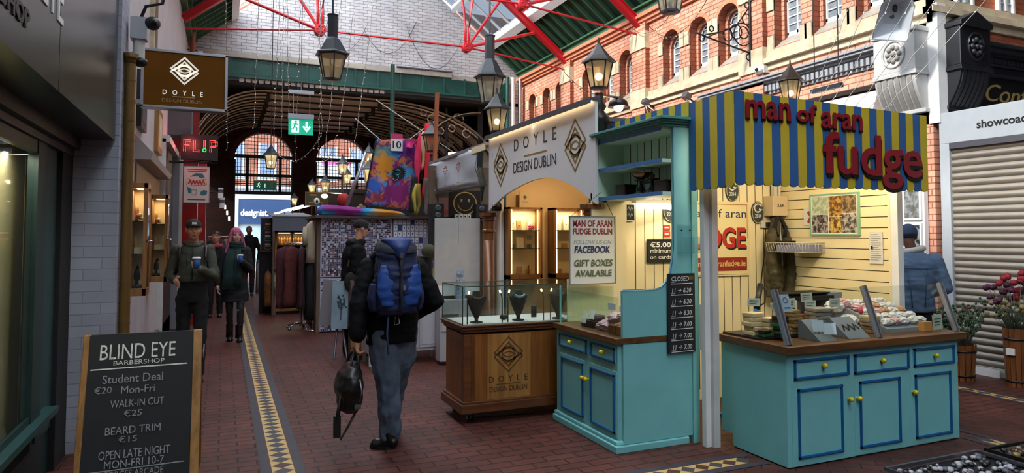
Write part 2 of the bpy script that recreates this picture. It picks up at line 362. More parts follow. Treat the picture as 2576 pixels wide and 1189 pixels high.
# roof: opaque boarded skirts, glazed slopes above
def roof(sgn, nm):
    x0 = XR if sgn > 0 else XL
    def P(u, y, d=0): return (x0-sgn*u, y, 6.36+u*.79+d)       # u = distance in from the wall
    m = MB(); U = 1.05; y0, y1 = -16, YB
    m.add([P(-.1, y0), P(U, y0), P(U, y1), P(-.1, y1), P(-.1, y0, .08), P(U, y0, .08), P(U, y1, .08), P(-.1, y1, .08)], [(0, 1, 2, 3), (7, 6, 5, 4), (0, 4, 5, 1), (2, 6, 7, 3), (1, 5, 6, 2), (0, 3, 7, 4)], M['green_board'])
    y = -1.0
    while y < y1:
        for a, b in (((0, y, -.10), (U, y, -.10)),):
            A = P(0, y, -.11); B = P(U, y, -.11); A2 = P(0, y+.05, -.11); B2 = P(U, y+.05, -.11)
            m.add([A, B, B2, A2, P(0, y), P(U, y), P(U, y+.05), P(0, y+.05)], [(0, 1, 2, 3), (0, 1, 5, 4), (3, 2, 6, 7), (0, 3, 7, 4)], M['green_rafter'])
        y += .36
    m.box(min(x0, x0-sgn*.12), y0, 6.24, max(x0, x0-sgn*.12), y1, 6.36, M['green_rafter']); m.box(min(x0, x0-sgn*.2), y0, 6.36, max(x0, x0-sgn*.2), y1, 6.40, M['green_rafter'])
    struct(m, 'ceiling' if sgn > 0 else 'ceiling_left')
    m = MB(); A = P(U-.06, y0, -.14)
    T = [(x0-sgn*(U-.08), 6.36+(U-.08)*.79-.16), (x0-sgn*(U+.08), 6.36+(U+.08)*.79-.16), (x0-sgn*(U+.08), 6.36+(U+.08)*.79+.06), (x0-sgn*(U-.08), 6.36+(U-.08)*.79+.02)]
    m.prism(T, 'Y', y0, y1, M['white']); struct(m, 'trim_1%d' % (0 if sgn > 0 else 1))
    U2 = 4.475
    m = MB(); m.add([P(U+.02, y0, .06), P(U2, y0, .06), P(U2, y1, .06), P(U+.02, y1, .06)], [(0, 1, 2, 3)], M['skylight_dirty_dim' if sgn > 0 else 'skylight'])
    g = struct(m, 'window_%d' % (1 if sgn > 0 else 2))
    m = MB(); y = -15.8
    while y < y1:
        m.add([P(U, y, .0), P(U2, y, .0), P(U2, y+.045, .0), P(U, y+.045, .0), P(U, y, .09), P(U2, y, .09), P(U2, y+.045, .09), P(U, y+.045, .09)], [(0, 1, 2, 3), (4, 7, 6, 5), (0, 4, 5, 1), (3, 2, 6, 7)], M['white'])
        y += .62
    for u in (2.1, 3.3): m.add([P(u, y0, -.06), P(u+.1, y0, -.06), P(u+.1, y1, -.06), P(u, y1, -.06), P(u, y0, .05), P(u+.1, y0, .05), P(u+.1, y1, .05), P(u, y1, .05)], [(0, 1, 2, 3), (0, 4, 5, 1), (3, 2, 6, 7), (0, 3, 7, 4), (1, 5, 6, 2)], M['white'])
    m.build('glazing_bars', g)
roof(1, ''); roof(-1, '')
m = MB(); m.box(3.5, -16, 9.75, 3.75, YB, 10.0, M['white']); struct(m, 'trim_12')
# ---------------------------------------------------------------- right hand facade
def facade():
    TH = .34; zs, za = 4.62, 0
    arches = []
    for y, hw in ((17.39, .24), (16.47, .24), (15.68, .24), (14.2, .27), (13.36, .27), (12.52, .27), (10.9, .27), (10.06, .27), (9.25, .27), (7.92, .27), (7.16, .27), (6.40, .27)):
        arches.append((y, hw))
    arches.sort()
    zspr = 5.40; ztop = 6.36; zsill = 4.62; x = XR
    m = MB(); B = M['brick_facade']; BX = M['brick_facade_x']; S = M['stone']
    # piers between openings
    edges = [5.6]
    for y, hw in arches: edges += [y-hw, y+hw]
    edges.append(YB)
    for i in range(0, len(edges), 2):
        a, b = edges[i], edges[i+1]
        m.add([(x, a, zsill), (x, b, zsill), (x, b, zspr), (x, a, zspr)], [(0, 1, 2, 3)], B)
        m.add([(x, a, zspr), (x, b, zspr), (x, b, ztop), (x, a, ztop)], [(0, 1, 2, 3)], B)
    for y, hw in arches:
        n = 12
        A = [(x, y+hw*math.cos(PI*i/n), zspr+hw*math.sin(PI*i/n)) for i in range(n+1)]
        Tt = [(x, p[1], ztop) for p in A]; m.strip(A, Tt, B)
        # reveal, then inner moulded order
        prof = [(x, y+hw, zsill)]+A+[(x, y-hw, zsill)]
        k = .78
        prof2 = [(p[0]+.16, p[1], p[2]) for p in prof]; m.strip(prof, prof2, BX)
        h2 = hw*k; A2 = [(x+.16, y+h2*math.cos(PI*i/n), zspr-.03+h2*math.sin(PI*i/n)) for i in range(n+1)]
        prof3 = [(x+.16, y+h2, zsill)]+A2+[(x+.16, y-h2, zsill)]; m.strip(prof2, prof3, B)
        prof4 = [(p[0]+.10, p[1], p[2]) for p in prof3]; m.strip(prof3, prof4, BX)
        # voussoir ring
        m.strip([(x-.02, y+(hw+.005)*math.cos(PI*i/n), zspr+(hw+.005)*math.sin(PI*i/n)) for i in range(n+1)], [(x-.02, y+(hw+.085)*math.cos(PI*i/n), zspr+(hw+.085)*math.sin(PI*i/n)) for i in range(n+1)], mat('brick_arch', '#d08060', .85, var=.2, vs=20))
    m.box(x, 5.6, 3.0, x+.3, YB, zsill, B); m.box(x, 8.9, 0, x+.3, YB, 3.0, B); m.box(x+.3, 5.6, 0, x+.7, YB, 6.4, M['brick_dark']); m.box(x, 5.6, 0, x+.3, 5.70, 3.0, B)
    struct(m, 'wall_right')
    # stone dressings
    m = MB()
    for y, hw in arches:
        for sg in (-1, 1):
            m.box(x-.025, y+sg*(hw+.0) if sg > 0 else y-hw-.14, zspr-.16, x+.02, y+hw+.14 if sg > 0 else y-hw, zspr+.10, S)
            m.box(x-.025, y+sg*hw if sg > 0 else y-hw-.13, zsill-.1, x+.02, y+hw+.13 if sg > 0 else y-hw, zsill+.2, S)
        m.add([(x-.05, y-hw, zsill-.06), (x-.05, y+hw, zsill-.06), (x+.27, y+hw, zsill+.22), (x+.27, y-hw, zsill+.22)], [(0, 1, 2, 3)], M['stone_grey'])
    m.box(x-.05, 5.55, zsill-.16, x+.02, YB, zsill-.04, S); m.box(x-.11, 5.5, zsill-.24, x+.02, YB, zsill-.16, S); m.box(x-.04, 5.56, zsill-.34, x+.02, YB, zsill-.24, S)
    struct(m, 'trim_13')
    # moulded brick cornice under the eaves
    m = MB(); c = M['brick_arch']
    for z0, z1, d in ((6.02, 6.08, .06), (6.08, 6.16, .11), (6.16, 6.24, .17)): m.box(x-d, 5.6-d, z0, x+.02, YB, z1, c)
    struct(m, 'trim_14')
    # pilasters with stone heads
    m = MB()
    for y in (15.2, 11.9, 8.6):
        m.box(x-.1, y-.26, 2.9, x+.02, y+.26, 6.04, B); m.box(x-.13, y-.28, 5.5, x+.02, y+.28, 5.86, S); m.box(x-.13, y-.28, zsill-.34, x+.02, y+.28, zsill+.04, S)
        m.add([(x-.1, y-.264, 2.9), (x-.1, y-.264, 6.04), (x+.0, y-.264, 6.04), (x+.0, y-.264, 2.9)], [(0, 1, 2, 3)], BX)
    struct(m, 'trim_15')
    # sash windows
    for i, (y, hw) in enumerate(arches):
        if y < 6: continue
        h2 = hw*.78; n = 10; X = x+.25; m = MB()
        A = [(y+h2*math.cos(PI*k/n), zspr-.03+h2*math.sin(PI*k/n)) for k in range(n+1)]
        m.prism([(y+h2, zsill+.2)]+A+[(y-h2, zsill+.2)], 'X', X, X+.01, mat('pane_grey', '#7e8790', .15, var=.25, vs=14)); fr = m.build('window_%d' % (i+3), kind='structure')
        m = MB(); W = M['white']
        m.box(X-.03, y-h2, zsill+.18, X, y+h2, zsill+.25, W); m.box(X-.03, y-.014, zsill+.2, X, y+.014, zspr+h2*.9, W)
        for sg in (-1, 1): m.box(X-.03, y+sg*h2-.028, zsill+.2, X, y+sg*h2+.028, zspr, W)
        for k in range(1, 8):
            z = zsill+.25+k*.125
            if z < zspr+h2-.05: m.box(X-.022, y-h2, z-.008, X, y+h2, z+.008, W)
        P = [(X-.03, p[0], p[1]) for p in A]; Q = [(X-.03, y+(p[0]-y)*.85, zspr-.03+(p[1]-zspr+.03)*.85) for p in A]; m.strip(P, Q, W)
        m.build('window_frame', fr)
facade()
# ---------------------------------------------------------------- passage beyond the gable
mat('vault', '#d6c8b2', .8, var=.15, vs=3); mat('vault_dark', '#16130f', .8)
def cove(side, n=10):
    if side < 0: cx, ax = 1.0, 1.8      # ellipse from the left wall up to the flat ceiling
    else: cx, ax = 4.05, 3.4
    return [(cx+side*ax*math.sin(t), 3.5+1.82*math.cos(t)) for t in [PI/2*i/n for i in range(n+1)]]
m = MB(); Lc = cove(-1); Rc = cove(1)
sec = Lc[::-1]+Rc
m.strip([(p[0], YB+.3, p[1]+.06) for p in sec], [(p[0], 25.3, p[1]+.06) for p in sec], M['vault'])
m.box(7.45, YB+.35, 0, 7.7, 25.3, 5.6, M['brick_dark']); m.box(XL-.3, YB, 5.4, 8, 25.5, 5.5, M['vault_dark']); struct(m, 'ceiling_passage')
m = MB()
for i in range(7):
    y = YB+.55+i*.95
    for s_, c_ in ((-1, Lc), (1, Rc)):
        P = [(p[0], y, p[1]) for p in c_]
        m.tube(P, .055, M['vault_dark'], 4, sm=False, flat=(1, 1.4)); m.tube([(p[0], y-.07, p[1]-.01) for p in c_], .022, mat('rib_edge', '#b8a68e', .7), 4, sm=False)
    m.box(1.0, y-.02, 5.33, 4.05, y+.02, 5.37, M['vault_dark'])
    for xb in (1.0, 3.95): m.box(xb, y-.05, 5.12, xb+.10, y+.05, 5.36, M['vault_dark'])
struct(m, 'trim_16')
# tracery brackets on the right of the passage: posts, inner arcs and rings
m = MB()
for i in range(5):
    y = YB+.5+i*1.3
    m.box(6.9, y-.05, 0, 7.05, y+.05, 5.4, M['vault_dark']); m.box(5.9, y-.04, 0 if i == 0 else 3.4, 5.96, y+.04, 5.3, M['vault_dark'])
    P = [(7.0-2.0*math.cos(t), y, 3.3+1.9*math.sin(t)) for t in [PI/2*k/10 for k in range(11)]]
    m.tube(P, .05, M['vault_dark'], 4, sm=False); m.tube([(p[0]-.02, p[1]-.06, p[2]+.03) for p in P], .018, M['rib_edge'], 4, sm=False)
    for (cx, cz, r_) in ((5.5, 4.95, .13), (5.75, 4.62, .11), (5.25, 5.12, .09), (6.3, 5.0, .16), (6.55, 4.6, .12), (6.1, 4.72, .1)):
        m.tube([(cx+r_*math.cos(t), y, cz+r_*math.sin(t)) for t in [2*PI*k/12 for k in range(12)]], .022, M['rib_edge'], 5, closed=True)
struct(m, 'trim_17')
# end wall of the passage with two arches
YE = 25.3
arch = [(1.31, .98), (4.02, .95)]; zsp = 4.25
m = MB(); D = M['brick_dark']; ed = [XL-.3]
for c, h in arch: ed += [c-h, c+h]
ed.append(7.7)
for i in range(0, 6, 2): m.box(ed[i], YE, 0, ed[i+1], YE+.4, 5.6, D)
for c, h in arch:
    n = 14; A = [(c+h*math.cos(PI*i/n), zsp+h*math.sin(PI*i/n)) for i in range(n+1)]
    m.strip([(p[0], YE, p[1]) for p in A], [(p[0], YE, 5.6) for p in A], D); m.strip([(p[0], YE, p[1]) for p in A], [(p[0], YE+.4, p[1]) for p in A], D)
    m.strip([(p[0], YE-.05, p[1]) for p in A], [(c+(p[0]-c)*1.16, YE-.05, zsp+(p[1]-zsp)*1.16) for p in A], mat('arch_red', '#4a1e16', .8, var=.2))
struct(m, 'wall_end')
for k, (c, h) in enumerate(arch):
    m = MB(); G = M['green_dark']
    for z, t in ((4.38, .12), (3.72, .10), (3.1, .12), (3.42, .03)): m.box(c-h, YE+.1, z-t/2, c+h, YE+.2, z+t/2, G)
    for u in (-.55, .55): m.box(c+u-.05, YE+.1, 3.1, c+u+.05, YE+.2, 4.4, G)
    for i in range(1, 18):
        x = c-h+2*h*i/18; zt = zsp+math.sqrt(max(h*h-(x-c)**2, 0)); m.box(x-.01, YE+.14, 3.1, x+.01, YE+.16, zt, M['iron'])
    for i in range(1, 16):
        z = 3.1+i*.13; hh = h if z < zsp else math.sqrt(max(h*h-(z-zsp)**2, 0)); m.box(c-hh, YE+.14, z-.008, c+hh, YE+.16, z+.008, M['iron'])
    m.box(c-h-.04, YE+.05, 0, c-h+.05, YE+.3, zsp, G); m.box(c+h-.05, YE+.05, 0, c+h+.04, YE+.3, zsp, G)
    struct(m, 'window_%d' % (30+k))
# ================================================================ FUDGE KIOSK
def line(mb, pts, wd, T, m, closed=False, z=.001):
    """flat band of width wd along 2-D points, placed by T"""
    P = [Vector((p[0], p[1], 0)) for p in pts]; n = len(P); L_ = []; Rr = []
    for i in range(n):
        a = P[(i-1) % n] if closed or i else P[i]; b = P[(i+1) % n] if closed or i < n-1 else P[i]
        d1 = (P[i]-a).normalized() if (P[i]-a).length > 1e-9 else None; d2 = (b-P[i]).normalized() if (b-P[i]).length > 1e-9 else None
        d1 = d1 or d2; d2 = d2 or d1
        nrm = Vector((-(d1+d2).y, (d1+d2).x, 0))
        if nrm.length < 1e-6: nrm = Vector((-d1.y, d1.x, 0))
        nrm.normalize(); k = max(nrm.dot(Vector((-d1.y, d1.x, 0))), .45)
        L_.append(P[i]+nrm*wd/2/k); Rr.append(P[i]-nrm*wd/2/k)
    vs = [Vector((v.x, v.y, z)) for v in L_+Rr]; k = n if closed else n-1
    mb.add(vs, [(i, (i+1) % n, (i+1) % n+n, i+n) for i in range(k)], m, False, T)
def logo(mb, T, w_, h_, m, lw):
    S = lambda pts: [(p[0]*w_/2, p[1]*h_/2) for p in pts]
    line(mb, S([(-.78, -.06), (-1, .12), (0, 1), (1, .12), (.62, -.22)]), lw, T, m)
    line(mb, S([(.78, .06), (1, -.12), (0, -1), (-1, -.12), (-.62, .22)]), lw, T, m)
    line(mb, S([(-.55, .18), (0, .68), (.55, .18)]), lw, T, m); line(mb, S([(-.55, -.18), (0, -.68), (.55, -.18)]), lw, T, m)
    line(mb, S([(.46*math.cos(PI*k/12), .40*math.sin(PI*k/12)) for k in range(24)]), lw*.9, T, m, True)
    for sg in (1, -1):
        line(mb, S([(x/10*.75, sg*(.36*math.cos(x/10*PI/2)-.0)) for x in range(-10, 11)]), lw*.9, T, m)
        line(mb, S([(x/10*.42, sg*(.15*math.cos(x/10*PI/2))) for x in range(-10, 11)]), lw*.8, T, m)
    line(mb, S([(-.75, .0), (-.3, .42), (.2, .45)]), lw*.8, T, m); line(mb, S([(.75, .0), (.3, -.42), (-.2, -.45)]), lw*.8, T, m)
def tilt_front(mb, T, w_, h_, inset, m, d=.012, wd=.018):
    """recessed-look moulding: four blue bars round a panel; T puts the panel centre, x right, y up, z out"""
    for (x0, x1, y0, y1) in ((-w_/2, w_/2, h_/2-wd, h_/2), (-w_/2, w_/2, -h_/2, -h_/2+wd), (-w_/2, -w_/2+wd, -h_/2, h_/2), (w_/2-wd, w_/2, -h_/2, h_/2)):
        mb.box(x0, y0, -.004, x1, y1, d, m, T)
        mb.box(x0+(.004), y0+.004, d, x1-.004, y1-.004, d+.004, m, T)
def knob(parent, p, nrm):
    m = MB(); n = Vector(nrm); p = Vector(p); m.cyl(p, p+n*.016, .009, M['yellow_knob'], n=10); m.sph(p+n*.028, .019, M['yellow_knob'], 12, 8)
    return m.build('knob', parent)
def cupboard_fronts(root, F, drawers, doors, tw=.018):
    """F(u, v) -> frame matrix on the front plane; each entry: u0,u1,v0,v1,knob u,knob v"""
    for nm, items in (('drawer', drawers), ('door', doors)):
        for (u0, u1, v0, v1, ku, kv, mg) in items:
            m = MB(); T = F((u0+u1)/2, (v0+v1)/2); m.box(-(u1-u0)/2-mg, -(v1-v0)/2-mg, -.012, (u1-u0)/2+mg, (v1-v0)/2+mg, .003, M['aqua'], T)
            d = m.build(nm, root, bev=.002)
            m = MB(); tilt_front(m, T, u1-u0, v1-v0, 0, M['blue_trim'], .012, tw); m.build('moulding', d, label='blue painted panel moulding')
            K = F(ku, kv); knob(d, K.translation+(K.to_3x3() @ Vector((0, 0, 1)))*.003, K.to_3x3() @ Vector((0, 0, 1)))
# ---- main counter
t = thing('fudge_counter', 'turquoise counter with three blue-edged doors and drawers under the striped awning', 'counter', (4.52, 3.9, 0))
m = MB(); m.prism([(3.60, .008), (4.15, .008), (4.15, .10), (4.27, .10), (4.27, .79), (3.60, .79)], 'X', 3.62, 5.42, M['aqua']); m.build('carcass', t, bev=.003)
m = MB(); m.box(3.66, 3.66, 0, 5.38, 4.1, .03, M['black']); m.build('base_plinth', t)
m = MB(); m.box(3.585, 3.55, .79, 5.47, 4.30, .845, M['worktop']); m.build('worktop', t, bev=.004)
FC = lambda u, v: FY(u, 3.598, v)
cupboard_fronts(t, FC, [(3.68, 4.21, .605, .745, 3.95, .69, .004), (4.265, 4.845, .60, .745, 4.54, .685, .004), (4.90, 5.37, .605, .745, 5.13, .68, .004)],
    [(3.71, 4.14, .06, .54, 4.20, .43, .05), (4.31, 4.74, .06, .545, 4.285, .43, .045), (4.905, 5.32, .06, .545, 4.88, .42, .045)])
# sloping glass guard on the counter
t = thing('glass_guard', 'sloping glass screen on aluminium uprights along the front of the counter', 'glass screen', (4.55, 3.68, .845))
for x in (3.66, 4.56, 5.44):
    m = MB(); T = Matrix.Translation((x, 3.62, .845)) @ Euler((-.335, 0, 0)).to_matrix().to_4x4(); m.box(-.022, -.02, .0, .022, .012, .40, M['alu'], T); m.box(-.006, -.026, .0, .006, -.02, .40, M['alu_dark'], T); m.build('upright', t)
for x0, x1 in ((3.684, 4.536), (4.584, 5.416)):
    m = MB(); T = Matrix.Translation((0, 3.62, .85)) @ Euler((-.335, 0, 0)).to_matrix().to_4x4(); m.box(x0, -.006, 0, x1, -.001, .385, M['glass'], T); m.build('glass_pane', t)
# ---- left cabinet with open shelves above
t = thing('shelf_cabinet', 'turquoise cabinet with open upper shelves and cut-away side, left of the white post', 'cabinet', (3.08, 4.87, 0))
m = MB(); m.box(2.735, 4.375, .08, 3.43, 5.375, .80, M['aqua']); m.build('carcass', t, bev=.003)
m = MB(); m.prism([(4.335, 0), (5.385, 0), (5.385, .055), (4.335, .055)], 'X', 2.695, 3.36, M['aqua']); m.prism([(4.35, .055), (5.385, .055), (5.385, .085), (4.36, .085)], 'X', 2.71, 3.36, M['aqua']); m.build('plinth', t, bev=.008)
m = MB(); m.box(2.70, 4.345, .80, 3.44, 5.385, .845, M['worktop_y']); m.build('worktop', t, bev=.004)
FL = lambda u, v: FX(2.733, u, v)
cupboard_fronts(t, FL, [(4.83, 5.31, .655, .765, 5.08, .715, .004), (4.405, 4.765, .655, .765, 4.56, .715, .004)],
    [(4.89, 5.27, .13, .565, 4.865, .46, .028), (4.41, 4.77, .13, .565, 4.80, .46, .028)], .014)
m = MB(); m.prism([(2.765, .845), (2.765, 1.20), (3.06, 1.20), (3.12, 1.215), (3.17, 1.26), (3.205, 1.33), (3.225, 1.42), (3.235, 1.52), (3.24, 2.47), (3.40, 2.47), (3.40, .845)], 'Y', 4.345, 4.375, M['aqua'])
m.box(2.77, 4.35, .06, 3.40, 4.376, .80, M['aqua']); m.box(3.40, 4.335, 0, 3.46, 4.40, 2.47, M['aqua']); m.build('side_panel', t, bev=.002)
m = MB(); m.tube([(2.765, 4.343, 1.205), (3.06, 4.343, 1.205), (3.12, 4.343, 1.22), (3.168, 4.343, 1.265), (3.20, 4.343, 1.335), (3.22, 4.343, 1.425), (3.23, 4.343, 1.52), (3.236, 4.343, 2.0), (3.236, 4.343, 2.46)], .004, M['blue_edge'], 4); m.build('panel_edging', t, label='blue painted edging')
m = MB(); m.box(3.15, 5.34, 1.93, 3.45, 5.372, 2.47, M['aqua_pale']); m.box(3.42, 4.375, 1.93, 3.45, 5.34, 2.47, M['aqua_pale'])
for k in range(8): y = 4.45+k*.11; m.box(3.416, y, 1.98, 3.421, y+.006, 2.46, M['grey_wood'])
m.box(3.15, 4.375, 2.44, 3.45, 5.34, 2.47, M['aqua_pale']); m.build('upper_case', t)
for z in (1.93, 2.19):
    m = MB(); m.box(3.155, 4.376, z, 3.42, 5.34, z+.028, M['aqua_pale']); m.box(3.143, 4.376, z-.002, 3.156, 5.372, z+.03, M['blue_edge']); m.build('shelf', t)
m = MB(); m.box(3.143, 5.345, 1.93, 3.156, 5.372, 2.47, M['blue_edge']); m.box(3.143, 4.376, 2.44, 3.156, 5.372, 2.47, M['blue_edge'])
for i, (d, z0, z1) in enumerate(((.01, 2.47, 2.488), (.03, 2.488, 2.505), (.05, 2.505, 2.518), (.07, 2.518, 2.54))): m.box(3.15-d, 4.34-d, z0, 3.47, 5.39, z1, mat('aqua_dark', '#4f9088', .5))
m.build('crown_moulding', t, bev=.003)
m = MB(); m.box(2.752, 4.39, .85, 2.758, 5.34, 1.145, M['glass_case']); m.box(2.752, 5.34, .85, 3.3, 5.346, 1.15, M['glass_case']); m.build('glass_front', t)
m = MB(); m.cyl((2.757, 5.345, .845), (2.757, 5.345, 1.17), .008, M['aqua']); m.build('glass_post', t)
m = MB(); m.box(3.10, 5.376, .845, 3.47, 5.40, 2.0, M['cream']); m.box(2.85, 5.376, .845, 3.10, 5.40, 1.22, M['cream']); m.build('end_panel', t)
# ---- white post and kiosk frame
t = thing('fudge_kiosk', 'white framed kiosk shell lined with cream boards and slatted panelling', 'kiosk', (4.4, 4.8, 0))
m = MB(); m.box(3.415, 4.205, 0, 3.465, 4.255, 2.05, M['white']); m.box(3.462, 4.17, 0, 3.52, 4.255, 2.05, mat('white_worn', '#c3c3c1', .7, var=.12, vs=4)); m.build('front_post', t, bev=.003)
m = MB(); m.box(5.39, 4.07, .0, 5.46, 4.14, 2.45, M['white']); m.build('side_post', t, bev=.003)
m = MB(); m.box(3.45, 5.44, 0, 5.46, 5.47, 2.5, M['cream'])
x = 3.5
while x < 5.4: m.box(x, 5.4365, .1, x+.006, 5.441, 2.45, M['cream_dark']); x += .105
m.build('back_boards', t)
m = MB(); z = .62
while z < 2.4: m.box(5.405, 4.16, z, 5.43, 5.44, z+.089, M['cream']); z += .097
m.box(5.425, 4.14, 0, 5.46, 5.44, 2.45, M['cream_dark']); m.box(5.39, 4.14, .6, 5.41, 4.165, 2.4, M['cream']); m.build('slatted_panel', t)
m = MB(); m.box(3.40, 3.84, 2.46, 5.38, 5.46, 2.50, M['white']); m.build('roof_panel', t)
# ---- striped awning board
t = thing('striped_awning', 'blue and yellow striped awning board with scalloped lower edge over the fudge counter', 'awning', (4.38, 3.8, 2.0))
BL = mat('awning_blue', '#2f5f96', .6, var=.05); YE_ = mat('awning_yellow', '#c9b02a', .6, var=.05)
def scallop(u0, u1, z0, z1):
    c = (u0+u1)/2; r_ = (u1-u0)/2; return [(u0, z1)]+[(c-r_*math.cos(PI*k/8), z0+.03-.03*math.sin(PI*k/8)*1.0) for k in range(9)]+[(u1, z1)]
sw = 2.03/24; m = MB()
for i in range(24):
    a = 3.37+i*sw; m.prism(scallop(a+.0005, a+sw-.0005, 1.955+.02*(1 if i else 1), 2.655-.0018*i), 'Y', 3.79, 3.805, BL if i % 2 == 0 else YE_)
m.build('front_board', t)
m = MB(); n = 20; sw2 = 1.64/n
for i in range(n):
    a = 3.805+i*sw2
    if a < 4.26: m.prism(scallop(a, a+sw2, 1.96, 2.655), 'X', 3.355, 3.37, YE_ if i % 2 == 0 else BL)
    else: m.prism([(a, 2.55), (a+sw2, 2.55), (a+sw2, 2.668), (a, 2.668)], 'X', 3.345, 3.36, YE_ if i % 2 == 0 else BL)
m.build('side_board', t)
RL = mat('letter_red', '#8e1420', .45); m = MB()
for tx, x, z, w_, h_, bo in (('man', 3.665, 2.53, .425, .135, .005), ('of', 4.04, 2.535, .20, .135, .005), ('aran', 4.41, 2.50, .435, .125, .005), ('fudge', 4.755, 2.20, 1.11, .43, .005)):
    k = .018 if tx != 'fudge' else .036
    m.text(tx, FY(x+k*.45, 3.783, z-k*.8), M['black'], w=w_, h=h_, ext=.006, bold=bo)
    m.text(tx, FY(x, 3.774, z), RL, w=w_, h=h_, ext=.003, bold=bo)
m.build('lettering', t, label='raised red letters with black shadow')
# ---- things on and in the kiosk
def board(name, label, cat, T, w_, h_, m_, d=.02, frame=None, fw=.012):
    """flat thing on a wall: T centre frame (x right, y up, z out)"""
    o = T.translation; t = thing(name, label, cat, tuple(o)); m = MB(); m.box(-w_/2, -h_/2, -d/2, w_/2, h_/2, d/2, m_, T); m.build('panel', t)
    if frame:
        m = MB()
        for (x0, x1, y0, y1) in ((-w_/2-fw, w_/2+fw, h_/2, h_/2+fw), (-w_/2-fw, w_/2+fw, -h_/2-fw, -h_/2), (-w_/2-fw, -w_/2, -h_/2, h_/2), (w_/2, w_/2+fw, -h_/2, h_/2)): m.box(x0, y0, -d/2, x1, y1, d/2+.006, frame, T)
        m.build('frame', t)
    return t, T @ Matrix.Translation((0, 0, d/2+.001))
def write(t, T, items, m_, nm='lettering', label=None):
    m = MB()
    for it in items:
        tx, x, y, w_, h_ = it[:5]; bo = it[5] if len(it) > 5 else .004; mm = it[6] if len(it) > 6 else m_; sh = it[7] if len(it) > 7 else 0
        m.text(tx, T @ Matrix.Translation((x, y, 0)), mm, w=w_, h=h_, ext=.0006, bold=bo, shear=sh); T = T @ Matrix.Translation((0, 0, .0009))
    return m.build(nm, t, label=label)
# hanging whiteboard
t, T = board('hanging_sign', 'white handwritten sign board hanging over the small glass case', 'sign', FY(3.03, 5.25, 1.485), .455, .59, mat('board_white', '#d8d5c8', .5), .012, M['alu'], .008)
RD = mat('ink_red', '#8f2028', .7); BK = mat('ink_navy', '#232a52', .7); GN = mat('ink_olive', '#5a5f3a', .7); GYk = mat('ink_grey', '#a7a79c', .7)
write(t, T, [('MAN OF ARAN', 0, .235, .40, .06, .012, RD), ('FUDGE DUBLIN', 0, .165, .40, .055, .012, RD), ('FOLLOW US ON', 0, .072, .385, .035, 0, GYk, .2), ('FACEBOOK', -.005, .005, .365, .062, .012, BK, .15), ('GIFT BOXES', .005, -.115, .39, .06, .008, GN, .1), ('AVAILABLE', .005, -.205, .375, .058, .008, GN, .1)], RD)
m = MB(); m.tube([(2.81, 5.25, 1.78), (3.12, 5.25, 2.0)], .0025, M['iron'], 4); m.tube([(3.25, 5.25, 1.78), (3.16, 5.25, 1.94)], .0025, M['iron'], 4); m.build('hanging_cord', t)
# opening hours board
t, T = board('opening_hours_board', 'narrow black chalkboard of opening hours on the turquoise side panel', 'chalkboard', FY(3.285, 4.328, 1.014), .255, .61, M['slate'], .014)
its = [('CLOSED', -.012, .265, .165, .036, .004, M['chalk'], .1)]
for i, r_ in enumerate(('11>6.30', '11>6.30', '11>6.30', '11>7.00', '11>7.00', '11>7.00')): its.append((r_[:2]+' \u2192 '+r_[3:], -.0, .175-i*.087, .18, .036, .003, M['chalk'], .15))
write(t, T, its, M['chalk'])
m = MB()
for i in range(7): line(m, [(-.1, .226-i*.087), (.105, .228-i*.087)], .006, T, M['chalk']); line(m, [(-.1, .238-i*.087), (-.06, .238-i*.087)], .007, T, M['chalk_dim'])
line(m, [(.07, .27), (.11, .27)], .03, T, M['gold']); m.build('ruled_lines', t)
# perspex leaflet holder
t = thing('leaflet_holder', 'clear plastic leaflet holder screwed to the turquoise panel above the hours board', 'leaflet holder', (3.34, 4.33, 1.48))
m = MB(); pg = glass('perspex', (.90, .94, .95), .08, .1, .05, (.8, .85, .86)); m.box(3.26, 4.335, 1.47, 3.42, 4.34, 1.70, pg); m.box(3.27, 4.27, 1.48, 3.43, 4.275, 1.60, pg); m.box(3.26, 4.27, 1.475, 3.43, 4.338, 1.482, pg); m.box(3.26, 4.27, 1.48, 3.264, 4.338, 1.60, pg); m.box(3.426, 4.27, 1.48, 3.43, 4.338, 1.60, pg); m.build('holder', t)
m = MB(); m.cyl((3.30, 4.335, 1.655), (3.30, 4.328, 1.655), .006, M['iron']); m.cyl((3.38, 4.335, 1.655), (3.38, 4.328, 1.655), .006, M['iron']); m.build('screw', t)
# chalkboard 5.00, small sign, red stickers
t, T = board('card_minimum_board', 'small black chalkboard about card payments on the cream back wall', 'chalkboard', FY(3.88, 5.425, 1.467), .29, .21, M['slate'], .012, M['black'], .006)
write(t, T, [('\u20ac5.00', .0, .058, .24, .05, .004, M['chalk']), ('minimum', .0, -.002, .24, .04, .002, M['chalk']), ('on cards', .0, -.06, .245, .036, .002, M['chalk'])], M['chalk'])
t, T = board('small_chalk_sign', 'little black sign hanging at the left end of the strip light', 'sign', FY(3.535, 5.42, 1.83), .085, .145, M['slate'], .01, M['plastic'], .008)
m = MB(); [line(m, [(-.03, y_), (-.015, y_+.02), (0, y_-.01), (.015, y_+.02), (.03, y_)], .008, T, M['chalk_dim']) for y_ in (.03, -.03)]; m.build('chalk_scribble', t)
for z, l in ((1.69, 'upper of two red stickers beside the round plaque behind the shelf cabinet'), (1.628, 'lower of two red stickers beside the round plaque behind the shelf cabinet')):
    m = MB(); m.box(3.925, 5.428, z-.026, 4.0, 5.437, z+.026, mat('sticker_red', '#b02a26', .5)); o = m.build('sticker', label=l, cat='sticker', group='red stickers')
    m = MB(); m.box(3.935, 5.4265, z-.006, 3.985, 5.428, z+.006, M['paper']); m.build('printed_band', o)
